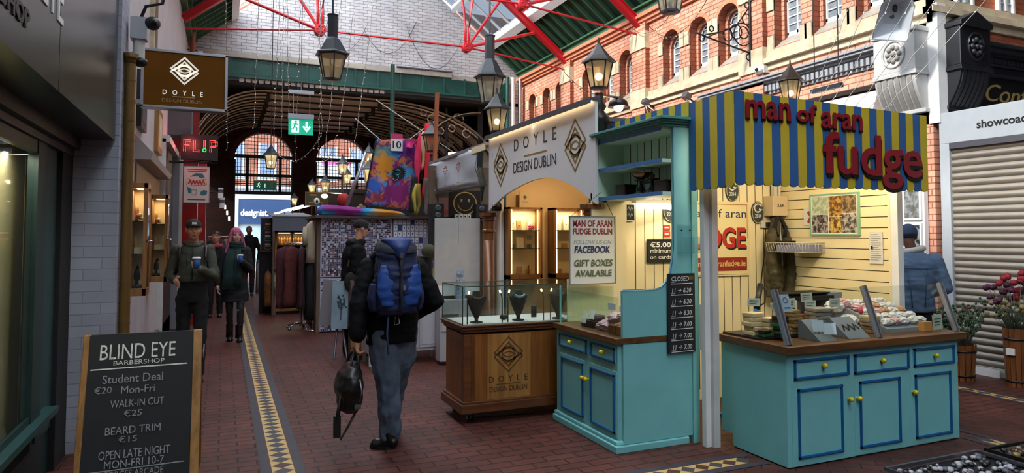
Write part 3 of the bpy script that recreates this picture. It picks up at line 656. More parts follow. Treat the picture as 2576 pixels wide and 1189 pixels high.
# strip light
t = thing('strip_light', 'fluorescent strip light on the kiosk back wall under the open shelves', 'light', (3.79, 5.40, 1.87))
m = MB(); m.box(3.58, 5.38, 1.92, 4.02, 5.437, 1.955, M['plastic']); m.build('batten', t)
m = MB(); m.cyl((3.60, 5.385, 1.89), (4.0, 5.385, 1.89), .024, M['tube_light'], n=12); m.build('tube', t, label='lit white tube')
area('strip_lamp', (3.8, 5.30, 1.86), (4.0, 4.6, 1.0), 6, (1, .86, .62), .4, .05)
# round plaques
def plaque(x, z, lab):
    t = thing('round_plaque', lab, 'plaque', (x, 5.43, z), 0, 'oval G plaques'); T = FY(x, 5.428, z); m = MB()
    m.add([(.085*math.cos(2*PI*k/28), .115*math.sin(2*PI*k/28), zz) for zz in (-.006, .006) for k in range(28)], [tuple(range(27, -1, -1)), tuple(range(28, 56))]+[(k, (k+1) % 28, (k+1) % 28+28, k+28) for k in range(28)], mat('plaque_dark', '#343b36', .5), False, T); m.build('disc', t)
    m = MB(); T2 = T @ Matrix.Translation((0, 0, .0075)); line(m, [(.078*math.cos(2*PI*k/28), .107*math.sin(2*PI*k/28)) for k in range(28)], .004, T2, M['cream'], True)
    line(m, [(.048*math.cos(a), .045+.042*math.sin(a)) for a in [R(20)+R(250)*k/14 for k in range(15)]]+[(.045, .03), (.01, .035)], .014, T2, M['chalk'])
    m.text('2014', T2 @ Matrix.Translation((0, -.035, 0)), M['chalk'], w=.085, h=.04, ext=.0004, bold=.006); m.build('emblem', t, label='pale printed letter and ring')
plaque(5.10, 1.85, 'oval dark G plaque on cream wall right of the fudge poster'); plaque(4.77, 2.07, 'oval dark G plaque half hidden behind the awning'); plaque(4.00, 1.857, 'oval dark G plaque beside the strip light, behind the shelf cabinet')
# fudge poster
t, T = board('wall_poster', 'cream poster with big red letters behind the white post', 'poster', FY(4.54, 5.425, 1.581), .88, .75, mat('poster_cream', '#e2d29c', .6), .01)
m = MB(); line(m, [(-.41, .345), (.41, .345), (.41, -.0)], .006, T, mat('line_red', '#b05a3a', .6)); line(m, [(-.41, -.36), (.41, -.36)], .004, T, M['line_red']); m.box(-.41, -.325, -.001, .40, -.19, .001, mat('band_red', '#8f1f1c', .6), T); m.build('printed_bands', t)
PR = mat('poster_red', '#b5281f', .55)
write(t, T, [('man of aran', .02, .255, .76, .085, 0, M['ink_navy']), ('FUDGE', .015, -.008, .77, .215, .03, M['black']), ('FUDGE', .0, .008, .77, .215, .03, PR), ('manofaranfudge.ie', .08, -.258, .60, .08, .006, mat('poster_gold', '#d9b86a', .6))], PR)
# electric meter box, sockets, coat, basket, picture, notice
t = thing('meter_box', 'beige electric meter box in the corner above the hanging coat', 'meter box', (5.30, 5.36, 1.82))
m = MB(); m.box(5.185, 5.30, 1.815, 5.385, 5.436, 2.02, mat('beige_box', '#cdb690', .5)); m.build('case', t, bev=.006)
m = MB(); m.box(5.26, 5.36, 2.02, 5.30, 5.40, 2.4, M['plastic']); m.cyl((5.34, 5.37, 2.02), (5.34, 5.37, 2.42), .016, M['plastic']); m.build('conduit', t); write(t, FY(5.29, 5.298, 1.92), [('2.5K', 0, 0, .10, .03, .004, M['black'])], M['black'])
for i, (x, l) in enumerate(((5.175, 'left white plug socket with black plug beside the hanging coat'), (5.285, 'right white plug socket with wires beside the hanging coat'))):
    m = MB(); m.box(x-.04, 5.405, 1.69, x+.04, 5.437, 1.76, M['plastic']); o = m.build('plug_socket', label=l, cat='plug socket', group='wall sockets', bev=.005)
    m = MB(); m.box(x+.028-.02, 5.375, 1.705, x+.028+.02, 5.405, 1.75, M['black'] if i == 0 else M['white']); m.build('plug', o)
m = MB(); m.tube([(5.19, 5.41, 1.70), (5.17, 5.42, 1.4), (5.12, 5.42, 1.1), (5.10, 5.42, .8)], .005, M['black'], 5); m.build('cable', label='black cable hanging down the cream wall from the left socket', cat='cable')
m = MB(); m.tube([(5.27, 5.41, 1.69), (5.24, 5.42, 1.45), (5.21, 5.42, 1.25), (5.25, 5.42, 1.08), (5.32, 5.42, .98)], .0035, M['grey_wood'], 5); m.build('cable', label='thin looping cable under the right socket', cat='cable')
def cloth_rows(rows, n, m_, mb=None, sm=True, wr=0, seed=0):
    """rows: (centre, half-width vector, depth vector) elliptical sections skinned into a closed solid"""
    mb = mb or MB(); vs = []
    for j, (c, a, b) in enumerate(rows):
        c, a, b = Vector(c), Vector(a), Vector(b)
        for k in range(n):
            t_ = 2*PI*k/n; w_ = 1+wr*noise.noise(Vector((math.cos(t_)*2.2+seed, math.sin(t_)*2.2, c.z*3)))
            vs.append(c+(a*math.cos(t_)+b*math.sin(t_))*w_)
    fs = []
    for j in range(len(rows)-1):
        for k in range(n): fs.append((j*n+k, j*n+(k+1) % n, (j+1)*n+(k+1) % n, (j+1)*n+k))
    fs += [tuple(range(n-1, -1, -1)), tuple(range((len(rows)-1)*n, len(rows)*n))]
    return mb.add(vs, fs, m_, sm)
t = thing('wire_basket', 'shallow white wire basket with blue lining fixed to the slatted wall', 'basket', (5.22, 5.08, 1.45))
m = MB(); x0, x1, y0, y1, z0, z1 = 5.06, 5.395, 4.85, 5.28, 1.45, 1.54
for z in (z0, z1): m.tube([(x0+(.03 if z == z0 else 0), y0, z), (x1, y0, z), (x1, y1, z), (x0+(.03 if z == z0 else 0), y1, z)], .004, M['plastic'], 5, closed=True)
for k in range(14): y = lerp(y0, y1, k/13); m.tube([(x0, y, z1), (x0+.03, y, z0), (x1, y, z0)], .0025, M['plastic'], 4)
for k in range(9): x = lerp(x0, x1, k/8); m.tube([(x, y0, z1), (x, y0, z0)], .0025, M['plastic'], 4)
m.build('wire_frame', t); m = MB(); m.box(x0+.04, y0+.02, z0+.006, x1-.01, y1-.1, z1-.02, mat('lilac', '#7f86b0', .6)); m.build('lining', t); m = MB(); m.box(5.12, 5.12, 1.50, 5.30, 5.20, 1.56, M['black_soft']); m.build('wallet', label='dark flat box lying in the wire basket', cat='box')
t, T = board('photo_collage', 'framed collage of old farm and family photographs on the slatted wall', 'picture', FX(5.395, 4.732, 1.815), .535, .375, M['white'], .02, mat('frame_green', '#7fae8c', .4), .014)
cols = ['#8fa882', '#5c3c26', '#6a4a30', '#3a3438', '#7c5a24', '#4c4640']; m = MB()
def photomat(nm, a, b, sc_):
    m_, nt, b_, N, L = new_mat(nm); g = N.new('ShaderNodeNewGeometry'); n_ = N.new('ShaderNodeTexNoise'); n_.inputs['Scale'].default_value = sc_; n_.inputs['Detail'].default_value = 3; n_.inputs['Distortion'].default_value = .5; L.new(g.outputs['Position'], n_.inputs['Vector'])
    cr = N.new('ShaderNodeValToRGB'); cr.color_ramp.elements[0].color = (*rgb(a), 1); cr.color_ramp.elements[1].color = (*rgb(b), 1); cr.color_ramp.elements[0].position = .42; cr.color_ramp.elements[1].position = .6; L.new(n_.outputs[0], cr.inputs[0]); L.new(cr.outputs[0], b_.inputs['Base Color']); b_.inputs['Roughness'].default_value = .3; MATS[nm] = m_; return m_
for (x0, x1, y0, y1, a, b) in ((-.255, -.06, .005, .175, '#9aa88c', '#c3cdb4'), (-.055, .10, -.02, .175, '#5a3a20', '#c9963c'), (.105, .255, .01, .175, '#4a3524', '#a88a5c'), (-.255, -.065, -.175, -.0, '#2c2628', '#b0a8a4'), (-.055, .095, -.175, -.025, '#50321c', '#d9b45a'), (.10, .255, -.175, .005, '#38302c', '#b4aea0')):
    m.box(x0, y0, -.0005, x1, y1, .001, photomat('photo%d' % len(MATS), a, b, 26), T)
m.build('photographs', t)
t, T = board('printed_notice', 'pale printed notice at the front end of the slatted wall', 'notice', FX(5.395, 4.29, 1.503), .135, .285, M['paper'], .004)
m = MB()
for i in range(13): line(m, [(-.05, .12-i*.019), (.05 if i % 3 else .03, .12-i*.019)], .004, T, M['chalk_dim'])
line(m, [(-.05, 0), (-.03, .0)], .03, T, M['black']); m.build('printed_text', t)
t, T = board('paper_flyer', 'colourful paper flyer tucked behind the photo collage', 'flyer', FX(5.398, 5.05, 1.80), .11, .17, M['paper'], .003)
m = MB(); line(m, [(.0, .05), (.04, .0), (.0, -.06)], .03, T, M['sticker_red']); m.build('printed_shape', t)
# scales and boxes on the open shelves
t = thing('kitchen_scale', 'antique black iron scale with copper pan on the middle open shelf', 'scale', (3.29, 4.78, 1.958)); bx_, by_ = 3.29, 4.78
m = MB(); I_ = M['black']
for dy in (-.08, .08): m.lathe([(.062, 0), (.06, .012), (.03, .05), (.018, .075), (.012, .14)], (bx_, by_+dy, 1.958), mat('scale_blue', '#1d2430', .3) if dy else I_, 12)
m.cyl((bx_, by_-.1, 2.06), (bx_, by_+.1, 2.06), .009, I_); m.bc((bx_, by_, 1.985), (.04, .16, .02), I_); m.build('cast_stand', t)
m = MB()
for dy in (-.08, .08): m.lathe([(.012, 0), (.06, .006), (.062, .012)], (bx_, by_+dy, 2.075), I_, 14)
m.tube([(bx_-.03, by_-.1, 2.08), (bx_-.03, by_+.1, 2.08)], .007, I_, 5); m.build('beam', t)
m = MB(); m.lathe([(.02, 0), (.05, .012), (.085, .05), (.088, .056), (.08, .05), (.02, .006)], (bx_, by_+.07, 2.09), mat('copper', '#7a5030', .3, .8), 18, sy=1.25); m.build('weighing_pan', t, label='copper pan')
m = MB(); m.cyl((bx_, by_-.08, 2.088), (bx_, by_-.08, 2.125), .02, M['gold'], n=12); m.build('weight', label='small brass weight on the right plate of the antique scale', cat='weight')
for y, l in ((5.10, 'dark wooden box left of the antique scale on the shelf'), (4.52, 'dark wooden box right of the antique scale on the shelf')):
    t = thing('wooden_box', l, 'box', (3.29, y, 1.958), 0, 'dark boxes on the shelf'); m = MB(); m.box(3.23, y-.07, 1.958, 3.35, y+.07, 2.05, mat('box_dark', '#2a201c', .5, var=.2)); m.build('box_body', t, bev=.004); m = MB(); m.box(3.227, y-.073, 2.05, 3.353, y+.073, 2.062, M['box_dark']); m.build('lid', t)
# kiosk fill light: unseen batten added under the roof to brighten the interior
t = thing('added_batten', 'unseen white strip lamp added under the kiosk roof to light the interior', 'light', (4.4, 4.0, 2.42))
m = MB(); m.box(3.7, 3.97, 2.43, 5.2, 4.03, 2.458, M['white']); m.cyl((3.72, 4.0, 2.412), (5.18, 4.0, 2.412), .016, M['tube_light']); m.build('lamp_body', t)
area('kiosk_fill', (4.4, 4.05, 2.38), (4.5, 4.9, 1.3), 27, (1, .83, .58), 1.5, .08)
# ---- fudge on the counter
def slab(x, y, z, sx, sy, sz, m_, rz, lab, grp):
    m = MB(); m.bc((x, y, z+sz/2), (sx, sy, sz), m_, rz=rz); return m.build('fudge_slab', label=lab, cat='fudge', group=grp, bev=.006)
FU = {'pale': mat('fudge_pale', '#cdb98a', .6, var=.12, vs=40, bump=.2), 'dark': mat('fudge_dark', '#2c1610', .5, var=.3, vs=30, bump=.2), 'tan': mat('fudge_tan', '#9a7a48', .6, var=.2, vs=30, bump=.2), 'mint': mat('fudge_mint', '#1f6a34', .5, var=.3, vs=20, bump=.2), 'toffee': mat('fudge_toffee', '#8a3c12', .4, var=.3, vs=20, bump=.2), 'grey': mat('fudge_grey', '#8f8577', .6, var=.15, vs=30, bump=.2)}
Z0 = .862
m = MB(); m.box(3.63, 3.86, .846, 4.5, 4.26, .861, mat('tray_black', '#18181a', .4)); m.build('display_tray', label='flat black display tray under the fudge stacks', cat='tray')
random.seed(3)
def tower(x, y, kinds, lab, grp, sx=.10, sy=.075, sz=.026, z=Z0):
    for i, k in enumerate(kinds):
        slab(x+random.uniform(-.008, .008), y+random.uniform(-.008, .008), z+i*(sz+.0008), sx*random.uniform(.85, 1.05), sy, sz, FU[k], random.uniform(-.2, .2), lab, grp)
tower(3.72, 4.02, ['pale']*5, 'pale cream fudge slab in the leftmost stack on the counter', 'pale fudge stack', .13, .11, .033)
tower(3.80, 3.94, ['pale']*4, 'speckled cream fudge slab in the short stack beside the leftmost one', 'speckled fudge stack', .10, .08, .033)
tower(3.80, 3.83, ['dark', 'mint', 'dark', 'mint', 'dark', 'dark'], 'chocolate and mint fudge slab stacked behind the left aluminium upright', 'dark and mint stack')
tower(3.72, 3.91, ['mint', 'dark'], 'low green-topped fudge slab at the foot of the chocolate stack', 'low mint stack', .09, .06)
tower(4.02, 3.92, ['tan']*7, 'tan fudge slab in the tall stack right of the left upright', 'tan fudge stack', .10, .085)
tower(4.17, 4.08, ['tan', 'toffee', 'toffee', 'toffee'], 'glossy toffee-brown fudge slab stacked behind the tan ones', 'toffee stack', .14, .12, .032)
tower(4.33, 3.97, ['grey']*6, 'grey-beige fudge slab in the broad stack at the middle of the counter', 'grey fudge stack', .17, .13, .03)
tower(4.74, 3.84, ['tan', 'grey', 'tan', 'grey', 'pale'], 'nutty fudge slab stacked beside the middle upright', 'nutty fudge stack', .11, .10, z=.846)
# price cards on sticks
def price_card(x, y, z, w_, h_, rz, ry, lab, m_=None):
    t = thing('price_card', lab, 'price card', (x, y, z), 0, 'price cards on the fudge'); T = Matrix.Translation((x, y, z)) @ Euler((0, ry, rz)).to_matrix().to_4x4()
    m = MB(); m.cyl(T @ Vector((0, .003, 0)), T @ Vector((0, .003, .06)), .002, M['plastic'], n=5); m.build('pick', t)
    m = MB(); m.box(-w_/2, -.0015, .05, w_/2, .0015, .05+h_, mat('card_mint', '#b9c4b2', .6), T); m.build('card', t)
    m = MB(); T2 = T @ Matrix.Translation((0, -.003, .05+h_/2)) @ Euler((R(90), 0, 0)).to_matrix().to_4x4()
    for k in range(3): line(m, [(-w_*.36, h_*(.22-k*.2)), (w_*(.36-k*.08), h_*(.22-k*.2))], h_*.08, T2, mat('ink_green', '#4c5a54', .7))
    m.build('handwriting', t)
for a in ((3.72, 4.02, 1.028, .10, .06, -.3, .05, 'pale green price card standing on the leftmost fudge stack'), (3.80, 3.83, 1.02, .075, .06, -.5, -.35, 'tilted price card on the chocolate and mint stack'),
          (3.86, 3.90, .97, .05, .055, -.4, -.2, 'small price card tucked below the tilted one'), (4.17, 4.08, .99, .08, .075, -.5, -.12, 'price card on the toffee-brown stack'),
          (4.36, 4.10, 1.03, .09, .07, -.5, -.1, 'higher price card behind the grey fudge stack'), (4.30, 4.02, .99, .085, .06, -.5, 0, 'price card directly behind the grey fudge stack'), (4.57, 4.02, .99, .085, .065, -.5, 0, 'price card left of the bagged sweets')): price_card(*a)
for x, y, rz, l in ((4.02, 3.95, .9, 'left of two edge-on white cards on the tan stack'), (4.06, 3.93, 1.0, 'right of two edge-on white cards on the tan stack')):
    m = MB(); m.bc((x, y, 1.08), (.06, .003, .075), M['paper'], rz=rz); m.build('price_card', label=l, cat='price card', group='price cards on the fudge')
# slate-grey sloping price stands
def stand(x, y, w_, lab, tx):
    t = thing('price_stand', lab, 'price stand', (x, y, .846), 0, 'grey price stands'); SG = mat('stand_grey', '#6d737a', .6)
    m = MB(); m.prism([(y-.05, .846), (y+.16, .846), (y+.16, .98), (y+.13, .985)], 'X', x-w_/2, x+w_/2, SG); m.build('stand_body', t, bev=.002)
    a = math.atan2(.139, .18); T = Matrix.Translation((x, y+.035, .915)) @ Euler((a-.0, 0, 0)).to_matrix().to_4x4()
    m = MB(); [line(m, [(w_*(k_-.15), -.025), (w_*k_, .03), (w_*(k_+.1), -.02)], .012, T, M['black'], z=.003) for k_ in (-.25, 0, .25)]; m.build('price_marks', t)
stand(4.06, 3.68, .16, 'sloping grey price stand nearest the left upright', 'per lb'); stand(4.40, 3.70, .22, 'wider sloping grey price stand at the middle of the left pane', '1/2 lb')
for x, y, z, rz, l in ((4.02, 3.69, .95, -.3, 'left white folded card on the sloping grey price stand'), (4.10, 3.66, .93, -.6, 'right white folded card on the sloping grey price stand')):
    m = MB(); T = Matrix.Translation((x, y, z)) @ Euler((-.3, 0, rz)).to_matrix().to_4x4(); m.box(-.045, -.002, -.04, .045, .001, .045, M['paper_blue'], T); m.build('folded_card', label=l, cat='card', group='folded cards')
m = MB(); T = Matrix.Translation((3.73, 3.735, 1.12)) @ Euler((-.335, 0, 0)).to_matrix().to_4x4(); m.box(-.02, .0, -.06, .075, .004, .07, mat('sign_blue', '#9fb2c0', .5), T); o = m.build('window_sign', label='pale blue card stuck inside the glass by the left upright', cat='card')
m = MB(); T2 = T @ Matrix.Translation((.03, -.001, .01)) @ Euler((R(90), 0, 0)).to_matrix().to_4x4(); line(m, [(.02*math.cos(2*PI*k/12), .015+.02*math.sin(2*PI*k/12)) for k in range(12)], .005, T2, M['ink_navy'], True); line(m, [(-.03, -.04), (.03, -.04)], .008, T2, M['ink_navy']); m.build('printed_mark', o)
# bagged sweets
BAGS = [mat('bag_white', '#d2cfcc', .3, var=.1, vs=40, bump=.6, bs=60), mat('bag_pink', '#c9a0a4', .3, var=.2, vs=40, bump=.6, bs=60), mat('bag_orange', '#b9865c', .35, var=.3, vs=35, bump=.6, bs=60), mat('bag_cream', '#c4b296', .35, var=.2, vs=35, bump=.6, bs=60)]
def bag(x, y, z, r_, m_, lab, grp, rz=0, tie=False):
    m = MB(); rows = []
    n = 14; vs = []; fs = []; nv = 8
    for i in range(nv+1):
        f = i/nv; rad = math.sin(PI*(.06+.88*f))**.55
        for k in range(n):
            t_ = 2*PI*k/n; q = 1+.42*noise.noise(Vector((math.cos(t_)*2.6+x*9, math.sin(t_)*2.6+y*9, f*5)))
            vs.append((x+r_*1.1*rad*q*math.cos(t_+rz), y+r_*.85*rad*q*math.sin(t_+rz), z+r_*1.15*f*(1+.1*q)))
    for i in range(nv):
        for k in range(n): fs.append((i*n+k, i*n+(k+1) % n, (i+1)*n+(k+1) % n, (i+1)*n+k))
    fs += [tuple(range(n-1, -1, -1)), tuple(range(nv*n, (nv+1)*n))]
    m.add(vs, fs, m_, False)
    return m.build('sweet_bag', label=lab, cat='bag of sweets', group=grp)
random.seed(11)
m = MB(); m.prism([(3.76, .846), (4.26, .846), (4.26, 1.04), (3.76, .875)], 'X', 4.84, 5.36, mat('tray_wire', '#8d8f92', .5)); m.build('sloping_tray', label='sloping tray carrying the bagged sweets at the right of the counter', cat='tray')
for i in range(5):
    for j in range(5):
        x = 4.90+i*.10; y = 3.82+j*.09; z = .872+.33*(y-3.76); k = random.choice((0, 0, 1)) if i < 2 else random.choice((0, 2, 3)) if j > 1 else 0
        bag(x+random.uniform(-.01, .01), y, z, .048, BAGS[k], 'small clear bag of pastel sweets on the sloping tray', 'bags on the sloping tray', random.random()*3)
for a in ((4.62, 3.98, .846, .085, 0, 'big clear bag of white sweets left of the middle upright'), (4.75, 4.06, .846, .09, 0, 'big clear bag of white sweets directly behind the middle upright'), (4.86, 4.20, .99, .07, 1, 'pink tied bag on top of the heap behind the middle upright'), (4.68, 4.12, .98, .075, 0, 'topmost white bag of the heap behind the middle upright'), (4.56, 4.12, .846, .08, 3, 'cream coloured bag behind the middle price card')):
    bag(a[0], a[1], a[2], a[3], BAGS[a[4]], a[5], 'big sweet bags')
m = MB(); m.sph((4.80, 3.97, 1.0), (.02, .02, .03), mat('tag_red', '#c8404a', .5)); m.build('gift_rosette', label='small bright red rosette on a bag beside the middle upright', cat='rosette')
m = MB(); m.bc((5.22, 3.72, .885), (.075, .06, .075), mat('box_orange', '#c58a4a', .6), rz=-.2); m.build('small_box', label='little orange cardboard box in front of the sloping tray', cat='box')
price_card(5.38, 3.72, .80, .09, .12, -.2, -.1, 'large pale price card by the right upright')
# scale and till behind
t = thing('shop_scale', 'dark flat-topped electronic scale behind the fudge', 'scale', (4.62, 4.40, .9))
m = MB(); m.box(4.45, 4.28, 1.06, 4.86, 4.52, 1.10, M['black']); m.box(4.56, 4.36, .845, 4.74, 4.46, 1.06, M['alu_dark']); m.box(4.36, 4.30, 1.12, 4.84, 4.5, 1.128, M['iron']); m.build('scale_body', t, bev=.004)
m = MB(); m.prism([(4.72, .86), (4.92, .86), (4.98, 1.12), (4.82, 1.12)], 'Y', 4.30, 4.5, mat('till_grey', '#7b828a', .4)); m.build('display_head', t)
t = thing('folding_steps', 'blue steel handle with a black grip standing behind the counter', 'trolley handle', (4.42, 4.75, .0))
m = MB(); m.tube([(4.24, 4.65, 0), (4.30, 4.68, .72), (4.42, 4.74, .95)], .022, mat('steel_blue', '#1f5e92', .4), 8); m.box(4.1, 4.5, 0, 4.5, 4.9, .03, M['steel_blue']); m.build('shaft', t); m = MB(); m.tube([(4.42, 4.74, .95), (4.52, 4.79, 1.17)], .026, M['black'], 8); m.tube([(4.52, 4.79, 1.17), (4.60, 4.80, 1.10), (4.57, 4.79, 1.0), (4.45, 4.75, .97)], .007, M['black'], 5); m.build('grip', t)
m = MB(); m.box(3.54, 4.32, .70, 3.56, 4.5, 1.06, M['white']); m.build('white_flap', label='upright white board edge just right of the white post', cat='board')
# small case contents
random.seed(5)
m = MB(); m.box(2.83, 4.90, .846, 3.0, 5.10, .90, M['box_dark']); m.box(2.86, 4.93, .90, 2.96, 5.02, .945, FU['dark']); m.build('chocolate_tray', label='dark tray of chocolate at the left of the small glass case', cat='tray')
for x, y, z, l in ((2.80, 5.0, .90, 'white card leaning on the left of the chocolate tray'), (2.82, 4.90, .94, 'white card standing higher behind the chocolate tray')):
    m = MB(); m.bc((x, y, z+.02), (.004, .075, .075), M['paper'], ry=.2); m.build('price_card', label=l, cat='price card', group='cards in the small case')
for i, (x, y, z, k, l) in enumerate(((2.86, 4.76, .846, 1, 'lower pink bag of sweets in the small glass case'), (2.95, 4.84, .846, 1, 'rear pink bag of sweets in the small glass case'), (2.93, 4.72, .91, 1, 'upper pink bag of sweets in the small glass case'), (2.95, 4.60, .93, 3, 'cream bag of sweets on the brown boxes in the small case'), (3.10, 4.66, .846, 3, 'cream bag of sweets at the back of the small case'))):
    bag(x, y, z, .065, BAGS[k], l, 'bags in the small case')
for i, (x, y, z, s_, l) in enumerate(((2.84, 4.56, .846, '#7a4a20', 'left open brown gift box in the small case'), (2.85, 4.455, .846, '#8a5a26', 'right gold gift box in the small case'), (2.97, 4.46, .846, '#3a2018', 'dark fudge box behind the gold one'), (2.97, 4.46, .92, '#2c1812', 'dark fudge box on top of another in the small case'))):
    m = MB(); m.bc((x, y, z+.036), (.09, .085, .07), mat('box%d' % i, s_, .6), rz=.1); m.build('gift_box', label=l, cat='box', group='gift boxes', bev=.003)
m = MB(); m.bc((3.08, 4.72, .99), (.14, .16, .12), mat('pack_white', '#c9c8cc', .5)); m.build('white_package', label='white package at the back of the small glass case', cat='package', bev=.02)
for y, l in ((4.80, 'left of two white cards above the pink bags'), (4.48, 'right of two white cards above the pink bags')):
    m = MB(); m.bc((2.95, y, 1.03), (.004, .10, .055), M['paper_blue'], rz=.1); m.cyl((2.952, y, .92), (2.952, y, 1.0), .002, M['plastic'], n=5); m.build('price_card', label=l, cat='price card', group='cards in the small case')
# ================================================================ JEWELLER'S STALL
GOLD = mat('logo_gold', '#8a6c28', .5)
t = thing('stall_sign', 'white arched stall sign with gold diamond logos between two wooden columns', 'sign', (3.1, 6.65, 1.91))
# panel: u runs towards the camera from the far column (y = 8)
pts = [(7.98, 1.92), (7.71, 2.02), (7.39, 2.11), (6.98, 2.18), (6.66, 2.215), (6.36, 2.22), (6.09, 2.185), (5.83, 2.12), (5.59, 2.03), (5.31, 1.90), (5.31, 2.84), (7.98, 2.84)]
m = MB(); m.prism(pts, 'X', 3.10, 3.13, M['white_gloss']); m.build('sign_panel', t)
m = MB(); m.box(3.04, 5.30, 2.84, 3.15, 7.99, 2.87, M['alu_dark']); m.box(3.04, 5.30, 2.815, 3.05, 7.99, 2.84, M['alu_dark']); m.build('canopy_rail', t)
m = MB(); m.box(3.055, 5.33, 2.828, 3.085, 7.96, 2.838, M['led_warm']); m.build('light_strip', t, label='lit strip under the top rail')
area('sign_wash', (3.05, 6.65, 2.81), (3.11, 6.65, 2.4), 1.6, (1, .80, .55), .03, 2.6)
m = MB(); logo(m, FX(3.098, 7.582, 2.468), .435, .515, GOLD, .022); m.build('gold_logo', t); m = MB(); logo(m, FX(3.098, 5.69, 2.48), .41, .50, GOLD, .020); m.build('gold_logo', t)
SGK = mat('sign_ink', '#26282c', .6)
write(t, FX(3.098, 6.63, 0), [('D  O  Y  L  E', 0, 2.655, 1.08, .135, 0), ('DESIGN DUBLIN', -.01, 2.392, 1.09, .12, 0)], SGK)
m = MB(); m.box(-.29, -.008, -.001, .29, .008, .002, GOLD, FX(3.099, 6.60, 2.50)); m.build('gold_rule', t)
# columns with turned capitals
def column(x, y, h, lab):
    t = thing('stall_column', lab, 'column', (x, y, 0), 0, 'stall columns'); m = MB()
    m.lathe([(.095, 0), (.095, .12), (.08, .15), (.074, .2), (.07, h-.35)], (x, y, 0), M['column_wood'], 18); m.build('shaft', t)
    m = MB(); m.lathe([(.07, h-.36), (.07, h-.25), (.085, h-.24), (.085, h-.22), (.072, h-.21), (.074, h-.10), (.09, h-.09), (.09, h-.075), (.08, h-.07), (.085, h-.05), (.12, h-.04), (.12, h)], (x, y, 0), M['column_wood'], 18, False); m.build('capital', t)
column(3.14, 8.08, 1.90, 'turned wooden column at the far end of the white arched sign'); column(3.16, 5.47, 1.90, 'turned wooden column at the near end of the white arched sign')
# stall lining
t = thing('stall_lining', 'cream lined back and side walls of the jeweller stall', 'stall', (4.2, 7.9, 0))
mat('stall_cream', '#d3b88c', .7)
m = MB(); m.box(3.2, 7.9, 0, 4.95, 7.96, 2.5, M['stall_cream']); m.build('back_panel', t)
m = MB(); m.box(4.9, 5.49, 0, 4.95, 7.9, 2.5, M['stall_cream']); m.build('side_panel', t)
m = MB(); m.box(3.14, 5.5, 2.5, 4.95, 7.96, 2.54, M['white']); m.build('roof_panel', t)
m = MB(); m.box(3.20, 7.84, 0, 3.25, 7.9, 2.5, M['white']); m.box(3.27, 7.86, 0, 3.29, 7.9, 2.2, M['blue_trim']); m.build('corner_post', t)
spot('stall_spot', (4.1, 6.9, 2.46), (4.2, 7.9, 1.7), 30, (1, .66, .34), 105, .8, .06); spot('stall_spot_b', (3.5, 7.1, 2.46), (3.5, 7.9, 1.8), 17, (1, .68, .36), 95, .8, .06)
t = thing('stall_spotlight', 'small round spotlight in the stall ceiling', 'spotlight', (4.1, 6.9, 2.44)); m = MB(); m.cyl((4.1, 6.86, 2.5), (4.1, 6.84, 2.43), .035, M['white'], n=14); m.build('can', t); m = MB(); m.cyl((4.1, 6.84, 2.43), (4.1, 6.84, 2.427), .03, M['led_warm'], n=14); m.build('lens', t)
# wall cabinets
def wall_cab(x0, x1, lab):
    z0, z1, yf, yb = 1.07, 1.965, 7.72, 7.895; t = thing('wall_cabinet', lab, 'cabinet', ((x0+x1)/2, 7.8, z0), 0, 'lit wall cabinets'); W = M['cab_wood']
    m = MB(); m.box(x0, yf, z0, x0+.03, yb, z1, W); m.box(x1-.03, yf, z0, x1, yb, z1, W); m.box(x0, yf, z0, x1, yb, z0+.05, W); m.box(x0, yf, z1-.025, x1, yb, z1, W); m.box(x0, yb-.01, z0, x1, yb, z1, M['stall_cream']); m.build('carcass', t)
    m = MB(); m.box(x0+.03, yf+.01, z0+.05, x1-.03, yf+.014, z1-.025, M['glass']); m.build('glass_door', t)
    for z in (1.44, 1.67): m = MB(); m.box(x0+.03, yf+.02, z, x1-.03, yb-.01, z+.008, mat('shelf_glass', '#3a4440', .2)); m.build('glass_shelf', t)
    for x in (x0+.05, x1-.06):
        m = MB(); m.box(x, yf+.025, z0+.06, x+.012, yf+.035, z1-.03, M['led_warm']); m.build('led_strip', t, label='lit LED strip')
    return t
wall_cab(3.26, 3.73, 'left of two lit wooden jewellery cabinets on the stall wall'); wall_cab(3.89, 4.36, 'right of two lit wooden jewellery cabinets, partly behind the handwritten sign')
for x in (3.5, 4.12): area('cabinet_lamp', (x, 7.76, 1.925), (x, 7.8, 1.2), 3.6, (1, .82, .58), .3, .03)
random.seed(21)
JC = [mat('stand_cream', '#cdb78f', .6), mat('stand_tan', '#a5783c', .5), mat('stand_dark', '#4a3a2a', .5)]
def jstand(x, z, w_, h_, k, lab):
    m = MB(); m.bc((x, 7.83, z+h_/2), (w_, .03, h_), JC[k], rx=-.12); o = m.build('jewellery_stand', label=lab, cat='jewellery stand', group='jewellery stands'); m = MB(); m.sph((x, 7.808, z+h_*.55), .008, M['alu'], 6, 5); m.build('jewel', o)
